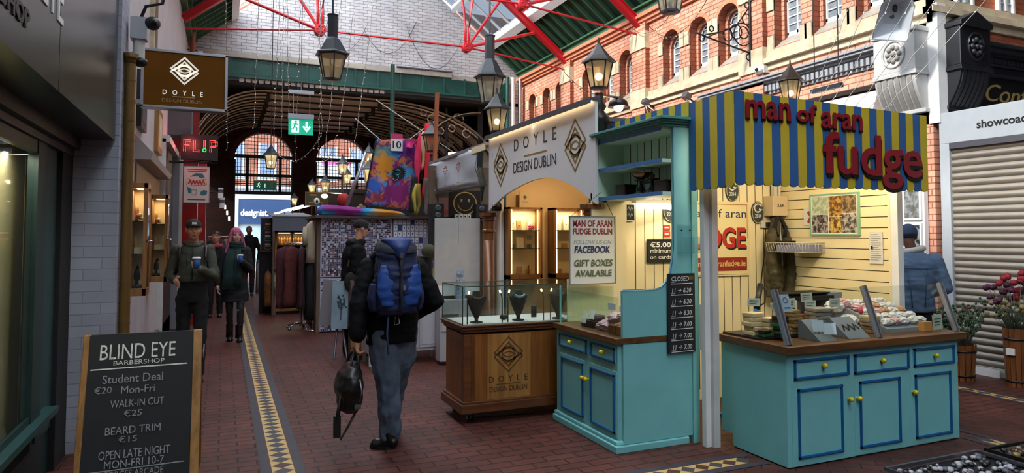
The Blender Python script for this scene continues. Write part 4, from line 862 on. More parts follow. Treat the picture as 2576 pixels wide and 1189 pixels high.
for x, z, w_, h_, k, lab in ((3.37, 1.678, .07, .15, 0, 'tall cream stand at the left of the top shelf, left cabinet'), (3.45, 1.678, .06, .12, 1, 'tan stand in the middle of the top shelf, left cabinet'), (3.60, 1.678, .06, .14, 0, 'cream stand at the right of the top shelf, left cabinet'), (3.46, 1.448, .10, .19, 0, 'broad cream stand on the middle shelf, left cabinet'), (3.36, 1.448, .05, .05, 2, 'small dark ring box at the left of the middle shelf, left cabinet'), (3.60, 1.448, .05, .05, 2, 'small dark ring box at the right of the middle shelf, left cabinet'), (3.46, 1.12, .07, .10, 1, 'left tan block on the bottom shelf, left cabinet'), (3.62, 1.12, .06, .11, 1, 'right tan block on the bottom shelf, left cabinet'), (4.0, 1.678, .09, .14, 0, 'left cream stand on the top shelf, right cabinet'), (4.12, 1.678, .08, .14, 0, 'right cream stand on the top shelf, right cabinet'), (3.98, 1.448, .05, .10, 1, 'tan stand with a silver piece, middle shelf, right cabinet'), (4.10, 1.448, .07, .06, 1, 'low tan box on the middle shelf, right cabinet'), (4.03, 1.12, .05, .06, 1, 'low tan ring block on the bottom shelf, right cabinet')): jstand(x, z, w_, h_, k, lab)
m = MB()
for i in range(6): m.sph((3.58+.028*(i % 3), 7.79, 1.70+.025*(i//3)), .016, mat('petal_pink', '#a01848', .5), 7, 5)
m.build('pink_flower', label='bright pink flower ornament on the top shelf of the left cabinet', cat='ornament')
t, T = board('brand_card', 'cream card with a small logo standing on the left wall cabinet', 'card', FY(3.52, 7.80, 2.065), .15, .20, M['stand_cream'], .01); m = MB(); logo(m, T @ Matrix.Translation((0, .03, 0)), .05, .06, M['grey_wood'], .003); line(m, [(-.04, -.03), (.04, -.03)], .004, T, M['grey_wood']); m.build('printed_logo', t)
t, T = board('grey_photo_card', 'small grey card on a stick, middle shelf of the left cabinet', 'card', FY(3.585, 7.80, 1.585), .06, .05, M['alu_dark'], .004)
# display case on castors
t = thing('jewellery_case', 'oak counter with glass display case and carved diamond logo on castors', 'display case', (2.5, 5.8, 0))
m = MB(); m.box(1.93, 5.535, .16, 3.06, 6.06, .77, M['oak']); m.build('body', t)
m = MB(); m.box(1.885, 5.49, .095, 3.08, 6.08, .17, M['oak_dark']); m.box(1.905, 5.51, .17, 3.07, 6.07, .19, M['oak_dark']); m.build('base_moulding', t, bev=.004)
m = MB()
for d, z0, z1 in ((.0, .755, .775), (.02, .775, .80), (.035, .80, .825), (.045, .825, .84)): m.box(1.93-d, 5.535-d, z0, 3.06, 6.06+d, z1, M['oak_dark'])
m.build('top_moulding', t, bev=.003)
m = MB(); m.box(1.915, 5.52, .17, 1.985, 5.59, .76, M['oak_dark'])
for k in range(3): m.box(1.99+k*.012, 5.528, .18, 1.996+k*.012, 5.536, .755, M['oak_dark'])
m.build('corner_post', t, bev=.006)
m = MB(); m.box(2.135, 5.526, .19, 2.55, 5.537, .75, M['oak_pale']); p = m.build('front_panel', t, bev=.002)
ETCH = mat('etched', '#523818', .6); m = MB(); logo(m, FY(2.335, 5.5245, .57), .27, .30, ETCH, .010); m.build('carved_logo', p); write(p, FY(2.335, 5.5245, 0), [('D  O  Y  L  E', 0, .36, .37, .055, .004), ('DESIGN DUBLIN', 0, .275, .36, .045, .004)], ETCH); m = MB(); line(m, [(-.12, 0), (.12, 0)], .006, FY(2.335, 5.5245, .315), ETCH); m.build('carved_rule', p)
m = MB(); m.box(1.92, 5.525, .84, 3.05, 6.05, .848, mat('deck_white', '#c6c0bc', .6)); m.build('deck', t)
GC = M['glass_case']; m = MB(); z0, z1 = .842, 1.17
m.box(1.90, 5.505, z0, 3.05, 5.511, z1, GC); m.build('glass_front', t); m = MB(); m.box(1.90, 6.07, z0, 3.05, 6.076, z1, GC); m.build('glass_back', t); m = MB(); m.box(1.90, 5.511, z0, 1.906, 6.07, z1, GC); m.build('glass_end', t); m = MB(); m.box(1.90, 5.505, z1, 3.05, 6.076, z1+.008, GC); m.build('glass_top', t)
ED = mat('glass_edge', '#33473f', .15); m = MB()
for a, b in (((1.9, 5.505), (3.05, 5.505)), ((1.9, 5.505), (1.9, 6.076)), ((1.9, 6.076), (3.05, 6.076))): m.cyl((*a, z1+.004), (*b, z1+.004), .0045, ED, n=6)
for a in ((1.9, 5.505), (1.9, 6.076)): m.cyl((*a, z0), (*a, z1), .005, ED, n=6)
m.build('glass_edging', t)
for x, y in ((2.0, 5.60), (2.0, 5.98), (2.95, 5.60)):
    m = MB()
    for s_ in (-.018, .018): m.cyl((x+s_-.008, y, .036), (x+s_+.008, y, .036), .036, M['black'], n=16); m.cyl((x+s_-.009, y, .036), (x+s_+.009, y, .036), .016, M['alu'], n=10)
    m.box(x-.03, y-.02, .06, x+.03, y+.03, .097, M['alu_dark']); m.build('castor', t)
BU = mat('bust_black', '#2a241f', .8, var=.2, vs=30)
for x, y, l in ((2.06, 5.60, 'left black necklace bust in the glass display case'), (2.47, 5.62, 'middle black necklace bust with a silver collar in the glass case'), (2.86, 5.60, 'right black necklace bust half hidden by the turquoise cabinet')):
    t = thing('necklace_bust', l, 'necklace bust', (x, y, .848), 0, 'necklace busts'); zz = .85
    m = MB(); m.lathe([(.055, 0), (.055, .008), (.02, .012), (.016, .02), (.018, .05)], (x, y, zz), BU, 16); m.build('foot', t)
    ov = Vector((x, y, zz)); R_ = lambda dz, w_, d_, dx=0: (ov+Vector((dx, 0, dz)), (w_, 0, 0), (0, d_, 0))
    m = cloth_rows([R_(.04, .018, .018), R_(.08, .04, .028), R_(.13, .062, .036), R_(.18, .082, .04), R_(.21, .092, .04, .004), R_(.228, .088, .036, .006), R_(.240, .055, .03, .002), R_(.25, .036, .03), R_(.272, .036, .03), R_(.276, .03, .025)], 20, BU); m.build('torso', t)
    m = MB(); k = .055 if '.06' in str(x) else .05
    m.tube([(x+.045*math.cos(a), y-.036-.006*math.sin(a), zz+.235-.022*abs(math.sin(a))) for a in [PI*i/10 for i in range(11)]], .006 if x != 2.47 else .011, M['alu'] if x == 2.47 else M['gold'], 6)
    m.build('necklace', t, label='silver necklace' if x == 2.47 else 'thin gold necklace')
for x, sg, l in ((1.955, 1, 'first'), (2.28, -1, 'second'), (2.335, 1, 'third'), (2.685, -1, 'fourth'), (2.755, 1, 'fifth')):
    t = thing('case_lamp', l+' slim brass stem lamp from the left inside the glass case', 'lamp', (x, 5.54, .848), 0, 'stem lamps in the glass case')
    m = MB(); m.tube([(x, 5.54, .848), (x, 5.54, 1.06), (x+sg*.006, 5.545, 1.09), (x+sg*.016, 5.55, 1.115)], .006, M['gold'], 6); m.build('stem', t)
    m = MB(); m.cyl((x+sg*.012, 5.548, 1.105), (x+sg*.02, 5.552, 1.13), .008, M['led_warm'], n=8); m.build('lamp_head', t)
for x in (2.12, 2.5, 2.85): area('case_light', (x, 5.78, 1.155), (x, 5.78, .85), .35, (1, .9, .75), .2, .2)
m = MB(); m.sph((2.36, 5.70, .875), (.04, .03, .026), M['black']); m.build('black_pouch', label='small black pouch beside the middle bust', cat='pouch')
m = MB(); m.bc((2.70, 5.78, .90), (.05, .015, .10), M['black']); m.build('card_stand', label='small black card stand right of the middle bust', cat='card stand')
m = MB(); m.tube([(2.0, 5.7, .01), (2.3, 5.62, .012), (2.6, 5.6, .01), (2.72, 5.75, .01)], .006, M['black'], 5); m.build('floor_cable', label='black cable on the floor under the oak counter', cat='cable')
# ---------------- stall between the columns beyond: grey panel, white cupboards, speakers
t = thing('grey_partition', 'plain grey partition panel left of the wooden column', 'partition', (2.84, 8.32, .84)); m = MB(); m.box(2.49, 8.30, .98, 3.10, 8.33, 1.835, M['grey_panel']); m.box(2.80, 8.296, 1.5, 2.803, 8.30, 1.9, M['iron']); m.box(2.49, 8.305, .84, 3.10, 8.33, .98, M['white']); m.build('panel', t)
m = MB(); m.bc((2.80, 8.20, .93), (.11, .05, .255), mat('box_pattern', '#8aa0b8', .4, var=.6, vs=60)); m.build('patterned_box', label='small blue and white patterned box behind the glass case', cat='box')
m = MB(); m.bc((2.82, 8.26, 1.135), (.10, .004, .05), M['box_pattern']); m.build('patterned_card', label='blue patterned card on the grey partition', cat='card')
t = thing('white_cupboard', 'long white cupboard on legs behind the man with the blue rucksack', 'cupboard', (2.2, 8.55, 0)); WC = mat('cup_white', '#a9a6ac', .6)
m = MB(); m.box(1.66, 8.36, .16, 2.62, 8.8, .86, WC); m.box(1.64, 8.34, .86, 2.64, 8.82, .885, WC); m.build('carcass', t)
for i in range(3): m = MB(); x = 1.69+i*.31; m.box(x, 8.345, .2, x+.29, 8.36, .84, WC); m.box(x+.03, 8.340, .24, x+.26, 8.346, .80, mat('cup_white2', '#b4b1b8', .6)); m.build('door', t)
for x, y in ((1.7, 8.4), (2.58, 8.4), (1.7, 8.76), (2.58, 8.76), (2.2, 8.4)): m = MB(); m.box(x-.02, y-.02, 0, x+.02, y+.02, .16, WC); m.build('leg', t)
t = thing('white_cupboard', 'small white side cupboard between rucksack man and oak counter', 'cupboard', (2.66, 8.2, 0)); m = MB(); m.box(2.50, 8.1, .05, 2.95, 8.29, .80, WC); m.build('carcass', t); m = MB(); m.box(2.52, 8.09, .42, 2.74, 8.1, .78, M['cup_white2']); m.build('door', t); m = MB(); m.box(2.52, 8.085, .6, 2.74, 8.092, .63, M['cream_dark']); m.build('dark_gap', t)
for x, l in ((3.04, 'left black loudspeaker above the grey partition'), (3.76, 'right black loudspeaker above the grey partition')):
    t = thing('loudspeaker', l, 'loudspeaker', (x, 10.05, 1.86), 0, 'loudspeakers'); m = MB(); m.box(x-.1, 9.98, 1.86, x+.1, 10.2, 2.10, M['black']); m.build('cabinet', t, bev=.006)
    for z in (1.92, 2.03): m = MB(); m.lathe([(.05, 0), (.045, -.012), (.02, .01), (.012, -.004)], (0, 0, 0), mat('cone_grey', '#4a4c52', .4), 16, T=Matrix.Translation((x, 9.975, z)) @ Euler((R(90), 0, 0)).to_matrix().to_4x4()); m.build('driver_cone', t)
t, T = board('smiley_flag', 'dark flag with a yellow hand-drawn round smiling face', 'flag', FY(3.52, 10.1, 2.11), .52, .42, mat('flag_dark', '#1a120c', .9), .006)
m = MB(); YG = mat('flag_yellow', '#a8853a', .8); line(m, [(.19*math.cos(2*PI*k/24), .005+.175*math.sin(2*PI*k/24)) for k in range(24)], .018, T, YG, True); line(m, [(.12*math.cos(a), -.0+.11*math.sin(a)) for a in [PI+PI*k/10 for k in range(11)]], .012, T, YG)
for x in (-.06, .06): line(m, [(x, .03), (x, .075)], .03, T, YG)
m.build('printed_face', t)
t = thing('stall_back_wall', 'brown boarded back wall of the stall under the white banner', 'stall wall', (3.4, 10.2, 0)); m = MB(); m.box(2.95, 10.15, 0, 4.4, 10.2, 2.7, mat('board_brown', '#5b4a3a', .8, var=.1)); m.build('panel', t)
t = thing('stall_shelf', 'dark wooden shelf carrying the loudspeakers', 'shelf', (3.4, 10.0, 1.8)); m = MB(); m.box(2.93, 9.9, 1.83, 3.9, 10.14, 1.858, mat('shelf_dark', '#2c2018', .6)); m.build('board', t)
for i in range(4):
    x = 3.33+i*.066; m = MB(); m.bc((x, 9.95, 1.905), (.055, .05, .06), M['paper']); o = m.build('letter_cube', label='white letter cube, number %s of the row between the loudspeakers' % ('one', 'two', 'three', 'four')[i], cat='ornament', group='letter cubes'); m = MB(); m.bc((x, 9.923, 1.905), (.022, .002, .028), M['black']); m.build('printed_mark', o)
m = MB(); m.bc((3.17, 10.12, 2.05), (.16, .01, .3), mat('poster_pink', '#8d6a62', .8)); o = m.build('stall_poster', label='faded pink poster left of the smiling flag', cat='poster'); m = MB(); m.bc((3.20, 10.113, 1.97), (.08, .004, .06), M['sticker_red']); m.build('printed_square', o)
# banner with trees
t = thing('white_banner', 'creased white cloth banner with three small red trees', 'banner', (3.1, 9.45, 2.26)); m = MB(); n = 26; W_ = mat('banner_white', '#b7b8be', .8, bump=.2, bs=6)
gr = []
for j in range(9):
    for i in range(n+1):
        f = i/n; y = 10.56-f*2.25; z = lerp(2.27+.03*math.sin(f*3), 2.75+.02*f, j/8); gr.append((3.07+.012*math.sin(f*9+j*.5)+.012*noise.noise(Vector((f*6, j*.4, 0))), y, z))
m.add(gr, [(j*(n+1)+i, j*(n+1)+i+1, (j+1)*(n+1)+i+1, (j+1)*(n+1)+i) for j in range(8) for i in range(n)], W_, True); o = m.build('cloth', t, fix=False); sm = o.modifiers.new('thick', 'SOLIDIFY'); sm.thickness = .004
TR = mat('tree_red', '#8c5a50', .8); m = MB()
for y in (10.1, 9.55, 8.95):
    T = FX(3.018, y, 2.5); line(m, [(0, -.12), (0, .03)], .014, T, TR)
    for a in (-60, -35, -12, 12, 35, 60): line(m, [(0, -.02+.03*math.cos(R(a))), (.10*math.sin(R(a)), .0+.13*math.cos(R(a)))], .009, T, TR); m.sph((3.018, y-.10*math.sin(R(a)), 2.5+.13*math.cos(R(a))), .012, TR, 6, 4)
    line(m, [(-.06, -.15), (.06, -.15)], .012, T, M['chalk_dim'])
line(m, [(-.2, 0), (.2, 0)], .022, FX(3.02, 8.9, 2.325), M['ink_grey']); line(m, [(-.2, 0), (.2, 0)], .018, FX(3.02, 10.25, 2.31), M['ink_grey']); m.build('printed_trees', t)
m = MB(); m.box(3.06, 8.0, 2.76, 3.16, 10.6, 2.80, M['alu']); m.box(3.05, 8.0, 2.24, 3.08, 10.6, 2.26, M['green_dark']); m.build('rail', t)
m = MB(); m.box(3.05, 8.02, 2.70, 3.07, 8.5, 2.78, M['cream']); m.build('paper_strip', t)
m = MB(); m.cyl((3.3, 10.0, 2.9), (3.3, 10.0, 2.86), .09, M['led_warm'], n=16); m.tube([(3.15, 10.0, 2.79), (3.3, 10.0, 2.91)], .012, M['iron'], 5); m.build('round_light', label='small round ceiling light above the white banner', cat='light')
m = MB()
for i in range(5): m.tube([(3.06, 8.05+.06*i, 2.7), (3.05+.03*math.sin(i), 8.1+.05*i, 2.5), (3.08, 8.04+.05*i, 2.3), (3.05, 8.1, 2.05)], .006, M['green_dark'], 5)
m.build('cable_bundle', label='tangled dark cables and a lamp in the gap beside the white sign', cat='cables')
# hats on the stall by the rucksack man
m = MB(); m.sph((2.67, 9.2, 1.39), (.11, .11, .10), mat('hat_olive', '#3e3c26', .9, bump=.6, bs=40)); o = m.build('knitted_hat', label='olive knitted hat on a stand beside the rucksack man', cat='hat', group='hats on the stall')
m = MB(); m.cyl((2.67, 9.2, .886), (2.67, 9.2, 1.32), .05, M['black']); m.build('stand', o)
m = MB(); m.sph((2.77, 9.25, 1.22), (.09, .09, .07), mat('hat_grey', '#6b7078', .9, bump=.6, bs=40)); o = m.build('knitted_hat', label='grey knitted hat on a yellow stand beside the rucksack man', cat='hat', group='hats on the stall')
m = MB(); m.cyl((2.78, 9.25, .9), (2.78, 9.25, 1.16), .05, mat('stand_yellow', '#c9c47a', .6)); m.build('stand', o)
t = thing('hat_table', 'plain table under the knitted hats behind the white cupboard', 'table', (2.7, 9.2, 0)); m = MB(); m.box(2.3, 8.85, .86, 3.0, 9.6, .886, WC); m.build('table_top', t)
for x, y in ((2.34, 8.9), (2.96, 8.9), (2.34, 9.55), (2.96, 9.55)): m = MB(); m.box(x-.02, y-.02, 0, x+.02, y+.02, .86, WC); m.build('leg', t)
m = MB(); m.box(2.87, 9.9, 0, 2.95, 9.94, 1.9, M['black_soft']); m.build('dark_void_strip', label='dark strip standing in for the shaded void behind the knitted hats', cat='dark strip')  # black sheet put in where only a shaded void lies
# ================================================================ LEFT SIDE: BARBER'S, JEWELLER'S WALL, SIGNS
m = MB(); m.box(-2.4, -16, 0, -1.35, 5.94, 6.4, M['brick_dark']); m.box(-1.35, -16, 2.3, -1.1, 5.94, 6.4, M['brick_dark']); m.box(-1.35, 5.6, 0, -1.12, 5.94, 2.3, M['black_soft']); m.box(-1.36, -16, 0, -1.0, .4, 2.3, M['brick_dark']); struct(m, 'wall_left_shop')
FM = mat('fascia_metal', '#3a3d3a', .28, .55, var=.12, vs=1.5)
t = thing('shop_fascia', 'large dark metal barber fascia projecting above the shop window', 'fascia', (-.93, 3.2, 2.34))
m = MB(); m.box(-1.1, .4, 2.34, -.78, 5.925, 4.9, FM); m.box(-.78, .4, 2.34, -.77, 3.98, 4.9, FM); m.box(-.78, 3.99, 2.34, -.77, 5.925, 4.9, FM); m.build('fascia_box', t)
m = MB(); m.box(-1.1, .4, 2.25, -.99, 5.9, 2.34, M['black']); m.box(-1.1, .4, 2.2, -1.03, 5.9, 2.26, M['lamp_iron']); m.build('shutter_housing', t, label='black stepped housing under the fascia')
m = MB(); m.text('BARBERSHOP', GX(-.768, 2.92, 2.52), M['black'], w=.95, h=.085, ext=.004, bold=.01); m.text('BLIND EYE', GX(-.768, 3.35, 2.80), M['white'], w=1.35, h=.24, ext=.004, bold=.0); m.build('lettering', t)
TEAL = mat('teal_dark', '#16302f', .45, var=.1)
t = thing('shop_window', 'tall dark teal barber window with cream blind behind the glass', 'shop window', (-1.1, 3.2, 0))
m = MB(); m.box(-1.07, .4, .42, -1.05, 4.95, .52, TEAL); m.box(-1.09, .4, 2.12, -1.05, 5.2, 2.2, TEAL); m.box(-1.10, 4.93, .42, -1.045, 5.16, 2.2, TEAL); m.box(-1.12, 5.16, .3, -1.07, 5.6, 2.2, mat('teal_mid', '#234544', .45, var=.1)); m.box(-1.14, 5.58, 0, -1.04, 5.935, 2.25, M['black_soft']); m.build('frame', t)
m = MB(); m.box(-1.1, .4, 0, -1.08, 5.6, .46, TEAL); m.box(-1.1, .4, .44, -.99, 5.4, .48, M['teal_mid']); m.build('stall_riser', t)
m = MB(); m.box(-1.065, .4, .5, -1.06, 4.94, 2.14, glass('glass_window', (.93, .96, .95), .03)); m.build('glass_pane', t)
m = MB(); m.box(-1.22, .4, .35, -1.20, 5.32, 2.3, mat('blind_cream', '#b7ac85', .8, var=.06)); m.box(-1.215, 5.32, .35, -1.195, 5.55, 2.3, mat('blind_yellow', '#a9993a', .7)); m.box(-1.3, .4, .3, -1.06, 5.0, .36, M['black_soft']); m.build('blind_panel', t, label='cream interior board with a yellow edge')
area('window_lamp', (-1.11, 4.8, 2.1), (-1.22, 4.9, 1.0), 9, (1, .92, .72), .08, 1.4)
# A-board
t = thing('a_board', 'wooden framed black chalkboard of barber prices at the bottom left', 'chalkboard', (-.45, 4.85, 0)); T = Matrix.Translation((-.8, 4.75, 0)) @ Euler((R(90)-.306, 0, 0)).to_matrix().to_4x4()
m = MB(); m.box(.03, .06, -.012, .635, 1.02, .004, M['slate'], T); m.build('chalk_panel', t)
m = MB(); m.box(0, -.0, -.02, .034, 1.025, .012, M['frame_wood'], T); m.box(.632, -.0, -.02, .685, 1.025, .012, M['frame_wood'], T); m.box(.03, .03, -.02, .635, .07, .01, M['frame_wood'], T); m.build('front_frame', t, bev=.004)
m = MB(); T2 = Matrix.Translation((-.8, 5.40, 0)) @ Euler((R(90)+.306, 0, 0)).to_matrix().to_4x4(); m.box(0, 0, -.012, .034, 1.02, .012, M['frame_wood'], T2); m.box(.632, 0, -.012, .685, 1.02, .012, M['frame_wood'], T2); m.box(.03, .06, -.006, .635, 1.02, .004, mat('board_back', '#2a2022', .8), T2); m.build('rear_frame', t)
m = MB(); m.tube([(-.105, 4.93, .86), (-.105, 5.0, .80), (-.105, 5.1, .82), (-.105, 5.2, .86)], .004, M['alu'], 5); m.build('chain', t)
TB = T @ Matrix.Translation((0, 0, .005)); CH = M['chalk']; CD = M['chalk_dim']
its = [('BLIND EYE', .311, .91, .43, .095, .0, CH), ('BARBERSHOP', .319, .838, .29, .028, .0, CH), ('Student Deal', .29, .738, .34, .052, 0, CD), ('\u20ac20', .127, .674, .095, .042, 0, CD), ('Mon-Fri', .321, .666, .19, .046, 0, CD), ('WALK-IN CUT', .322, .584, .30, .046, 0, CD), ('\u20ac25', .30, .522, .10, .04, 0, CD), ('BEARD TRIM', .307, .422, .305, .045, 0, CD), ('\u20ac15', .28, .368, .10, .038, 0, CD), ('OPEN LATE NIGHT', .323, .282, .39, .05, 0, CD), ('MON-FRI 10-7', .324, .226, .325, .046, 0, CD), ('GEORGES ARCADE', .31, .165, .35, .04, 0, CD)]
write(t, TB, its, CH, 'chalk_lettering')
m = MB(); line(m, [(.05, .803), (.60, .808)], .008, TB, CH); line(m, [(.045, .190), (.60, .198)], .007, TB, CD); m.build('chalk_rule', t)
# gold drainpipe with hopper
t = thing('drainpipe', 'gold painted drainpipe beside the white painted pier', 'drainpipe', (-.70, 6.1, 0)); m = MB(); m.cyl((-.70, 6.1, 0), (-.70, 6.1, 2.98), .04, M['gold'], n=16)
for k in range(18): m.cyl((-.70, 6.1, .12+k*.16), (-.70, 6.1, .132+k*.16), .0425, M['gold'], n=16)
m.build('pipe', t); m = MB(); m.lathe([(.04, 2.98), (.044, 3.02), (.06, 3.06), (.056, 3.06), (.04, 3.0)], (-.70, 6.1, 0), M['gold'], 16); m.build('hopper', t)
# cctv cameras
t = thing('security_camera', 'grey dome security camera above the brown hanging sign', 'camera', (-.6, 6.3, 3.2)); m = MB(); m.box(-.72, 6.2, 3.22, -.6, 6.32, 3.40, M['alu']); m.cyl((-.66, 6.26, 3.02), (-.66, 6.26, 3.22), .045, M['offwhite']); m.build('bracket', t); m = MB(); m.sph((-.56, 6.22, 3.36), (.06, .065, .055), M['lamp_iron'], 14, 10); m.sph((-.54, 6.17, 3.355), .025, M['black'], 8, 6); m.build('dome', t); m = MB(); m.sph((-.645, 6.22, 3.03), (.06, .06, .04), M['black']); m.build('lower_lens', t)
m = MB(); m.tube([(-.66, 6.3, 3.40), (-.62, 6.3, 3.52), (-.5, 6.3, 3.56), (-.45, 6.32, 3.8)], .014, M['black'], 6); m.build('cable', label='black cable curling above the dome camera', cat='cable')
# jeweller's wall dressing
t = thing('wall_moulding_frame', 'tall narrow carved picture frame high on the white wall', 'frame', (-.84, 9.6, 3.4))
m = MB(); m.box(-.85, 9.1, 3.55, -.80, 9.6, 4.9, M['stone']); m.box(-.81, 9.2, 3.65, -.795, 9.5, 4.8, M['grey_wood']); m.build('frame', t)
t = thing('small_picture', 'small wooden framed picture below the brown hanging sign', 'picture', (-.84, 10.2, 2.75)); m = MB(); m.box(-.85, 9.95, 2.72, -.80, 10.6, 3.3, M['frame_wood']); m.build('frame', t); m = MB(); m.box(-.802, 10.05, 2.80, -.797, 10.5, 3.22, M['stone']); m.build('print', t)
t = thing('dark_picture', 'dark framed picture beside the drainpipe under the hanging sign', 'picture', (-.84, 8.3, 2.8)); m = MB(); m.box(-.85, 7.95, 2.75, -.80, 8.5, 3.35, M['box_dark']); m.build('frame', t); m = MB(); m.box(-.802, 8.03, 2.83, -.797, 8.42, 3.28, M['alu_dark']); m.build('print', t)
t = thing('shutter_hood', 'white sloping shutter hood above the wall vitrines', 'shutter hood', (-.8, 9.3, 2.35)); m = MB(); m.prism([(-.85, 2.40), (-.70, 2.40), (-.68, 2.47), (-.85, 2.66)], 'Y', 7.9, 10.75, mat('hood_white', '#b2a9a4', .6)); m.build('hood', t); m = MB(); m.box(-.845, 7.95, 1.2, -.83, 10.7, 2.36, M['frame_wood']); m.build('rear_board', t)
for y, l in ((11.15, 'dark blue shop door behind the second vitrine'),):
    m = MB(); m.box(-.85, 10.85, .02, -.80, 12.9, 2.95, mat('door_navy', '#10151f', .35)); o = m.build('door_1', kind='structure'); m = MB(); m.box(-.85, 12.9, .02, -.70, 12.96, 3.0, M['alu']); m.box(-.85, 13.1, .02, -.66, 13.16, 3.0, M['offwhite']); m.box(-.85, 10.80, .02, -.77, 10.87, 3.0, M['offwhite']); m.box(-.85, 10.8, 2.95, -.72, 13.0, 3.05, M['offwhite']); m.build('door_frame', o)
# wall vitrines
def vitrine(y, lab, x0=-.845, x1=-.66, d=.30, z0=1.04, z1=2.115, its=()):
    t = thing('wall_vitrine', lab, 'display cabinet', ((x0+x1)/2, y, z0), 0, 'lit wall vitrines'); W = M['cab_wood']; fr = .045
    m = MB(); m.box(x0, y, z0, x0+fr, y+d, z1, W); m.box(x1-fr*.8, y, z0, x1, y+.03, z1, W); m.box(x1-.03, y+d-.03, z0, x1, y+d, z1, W); m.box(x0, y, z0, x1, y+d, z0+.07, W); m.box(x0, y, z1-.05, x1, y+d, z1, W); m.box(x0, y+d-.01, z0, x1-.03, y+d, z1, M['stall_cream']); m.build('carcass', t, bev=.003)
    m = MB(); m.box(x0+fr, y+.004, z0+.07, x1-fr*.8, y+.008, z1-.05, M['glass']); m.box(x1-.008, y+.03, z0+.07, x1-.004, y+d-.03, z1-.05, M['glass']); m.build('glass_door', t)
    for k in (1, 2): z = z0+.07+(z1-z0-.12)*k/3; m = MB(); m.box(x0+fr, y+.02, z, x1-.012, y+d-.01, z+.008, M['shelf_glass']); m.build('glass_shelf', t)
    m = MB(); m.box(x0+.08, y+.08, z1-.058, x1-.05, y+.2, z1-.05, M['led_warm']); m.build('lamp', t, label='lit lamp strip'); m = MB(); m.tube([(x1-.005, y-.0, 1.56), (x1+.02, y-.03, 1.56), (x1+.05, y-.03, 1.56)], .008, M['chrome'], 6); m.build('lock_handle', t)
    area('vitrine_lamp', ((x0+x1)/2, y+.12, z1-.07), ((x0+x1)/2, y+.15, z0), 1.3, (1, .72, .42), .06, .15)
    return t
vitrine(7.28, 'nearer tall wooden wall vitrine, lit warm inside'); vitrine(9.35, 'farther tall wooden wall vitrine, lit warm inside', x1=-.625)
def trinket(x, y, z, k, lab):
    m = MB()
    if k == 0: m.lathe([(.025, 0), (.02, .02), (.012, .06), (.03, .09), (.025, .15), (.012, .19)], (x, y, z), M['black'], 10); m.sph((x+.01, y, z+.2), .018, M['black']); m.lathe([(.045, 0), (.04, .03)], (x, y, z), M['black'], 10)
    elif k == 1: m.bc((x, y, z+.03), (.07, .06, .06), M['stand_cream'])
    elif k == 2: m.lathe([(.02, 0), (.012, .05), (.02, .1), (.006, .16)], (x, y, z), M['stand_tan'], 10)
    else:
        for a in range(5): m.sph((x+.02*math.cos(a*1.3), y+.02*math.sin(a*1.3), z+.02+.008*a), .018, M['sticker_red'] if a % 2 else M['stand_cream'], 7, 5)
    m.build('jewellery_display', label=lab, cat='jewellery stand', group='vitrine displays')
for vi, (y, nm) in enumerate(((7.40, 'nearer'), (9.47, 'farther'))):
    h = (1.075-.12)/3
    for a in ((-.75, y, 1.112, 0, 'black hand-shaped ring stand on the bottom of the %s vitrine' % nm), (-.74, y+.06, 1.112, 1, 'cream block at the bottom of the %s vitrine' % nm), (-.74, y-.02, 1.12+h, 1, 'cream box on the middle shelf of the %s vitrine' % nm), (-.775, y+.05, 1.12+h, 2, 'slim tan cone on the middle shelf of the %s vitrine' % nm), (-.74, y, 1.12+2*h, 3, 'red and cream cluster on the top shelf of the %s vitrine' % nm), (-.77, y+.06, 1.12+2*h, 2, 'slim tan cone on the top shelf of the %s vitrine' % nm)): trinket(*a)
# brown hanging light box
t = thing('hanging_sign', 'brown hanging sign with white diamond logo in a grey metal frame', 'sign', (-.37, 7.45, 2.87)); TF = FY(-.368, 7.395, 3.151)
m = MB(); m.box(-.755, 7.40, 2.86, .02, 7.52, 3.44, M['alu_dark']); m.build('sign_case', t); m = MB(); m.box(-.365, -.268, -.002, .365, .268, .004, mat('sign_brown', '#6a4212', .8, var=.1, vs=3, spec=.1), TF); m.build('face', t)
m = MB()
for (x0, x1, y0, y1) in ((-.39, .39, .265, .292), (-.39, .39, -.292, -.265), (-.39, -.362, -.29, .29), (.362, .39, -.29, .29)): m.box(x0, y0, -.01, x1, y1, .014, M['alu'], TF)
m.build('frame', t, bev=.004)
TL = TF @ Matrix.Translation((0, 0, .006)); LW = mat('logo_white', '#e9e2d4', .5, emit='#e9e2d4', es=.5)
m = MB(); logo(m, TL @ Matrix.Translation((-.008, .095, 0)), .242, .262, LW, .016); m.build('logo', t, label='white lit diamond logo'); write(t, TL, [('D   O   Y   L   E', -.018, -.128, .36, .048, .004, LW), ('DESIGN DUBLIN', -.022, -.208, .36, .035, 0, mat('logo_tan', '#a98c5a', .5))], LW)
m = MB(); line(m, [(-.11, 0), (.09, 0)], .009, TL @ Matrix.Translation((0, -.169, 0)), M['logo_tan']); m.build('rule', t); m = MB(); m.box(-.85, 7.42, 2.9, -.75, 7.5, 2.94, M['alu']); m.box(-.85, 7.42, 3.36, -.75, 7.5, 3.40, M['alu']); m.build('wall_bracket', t)
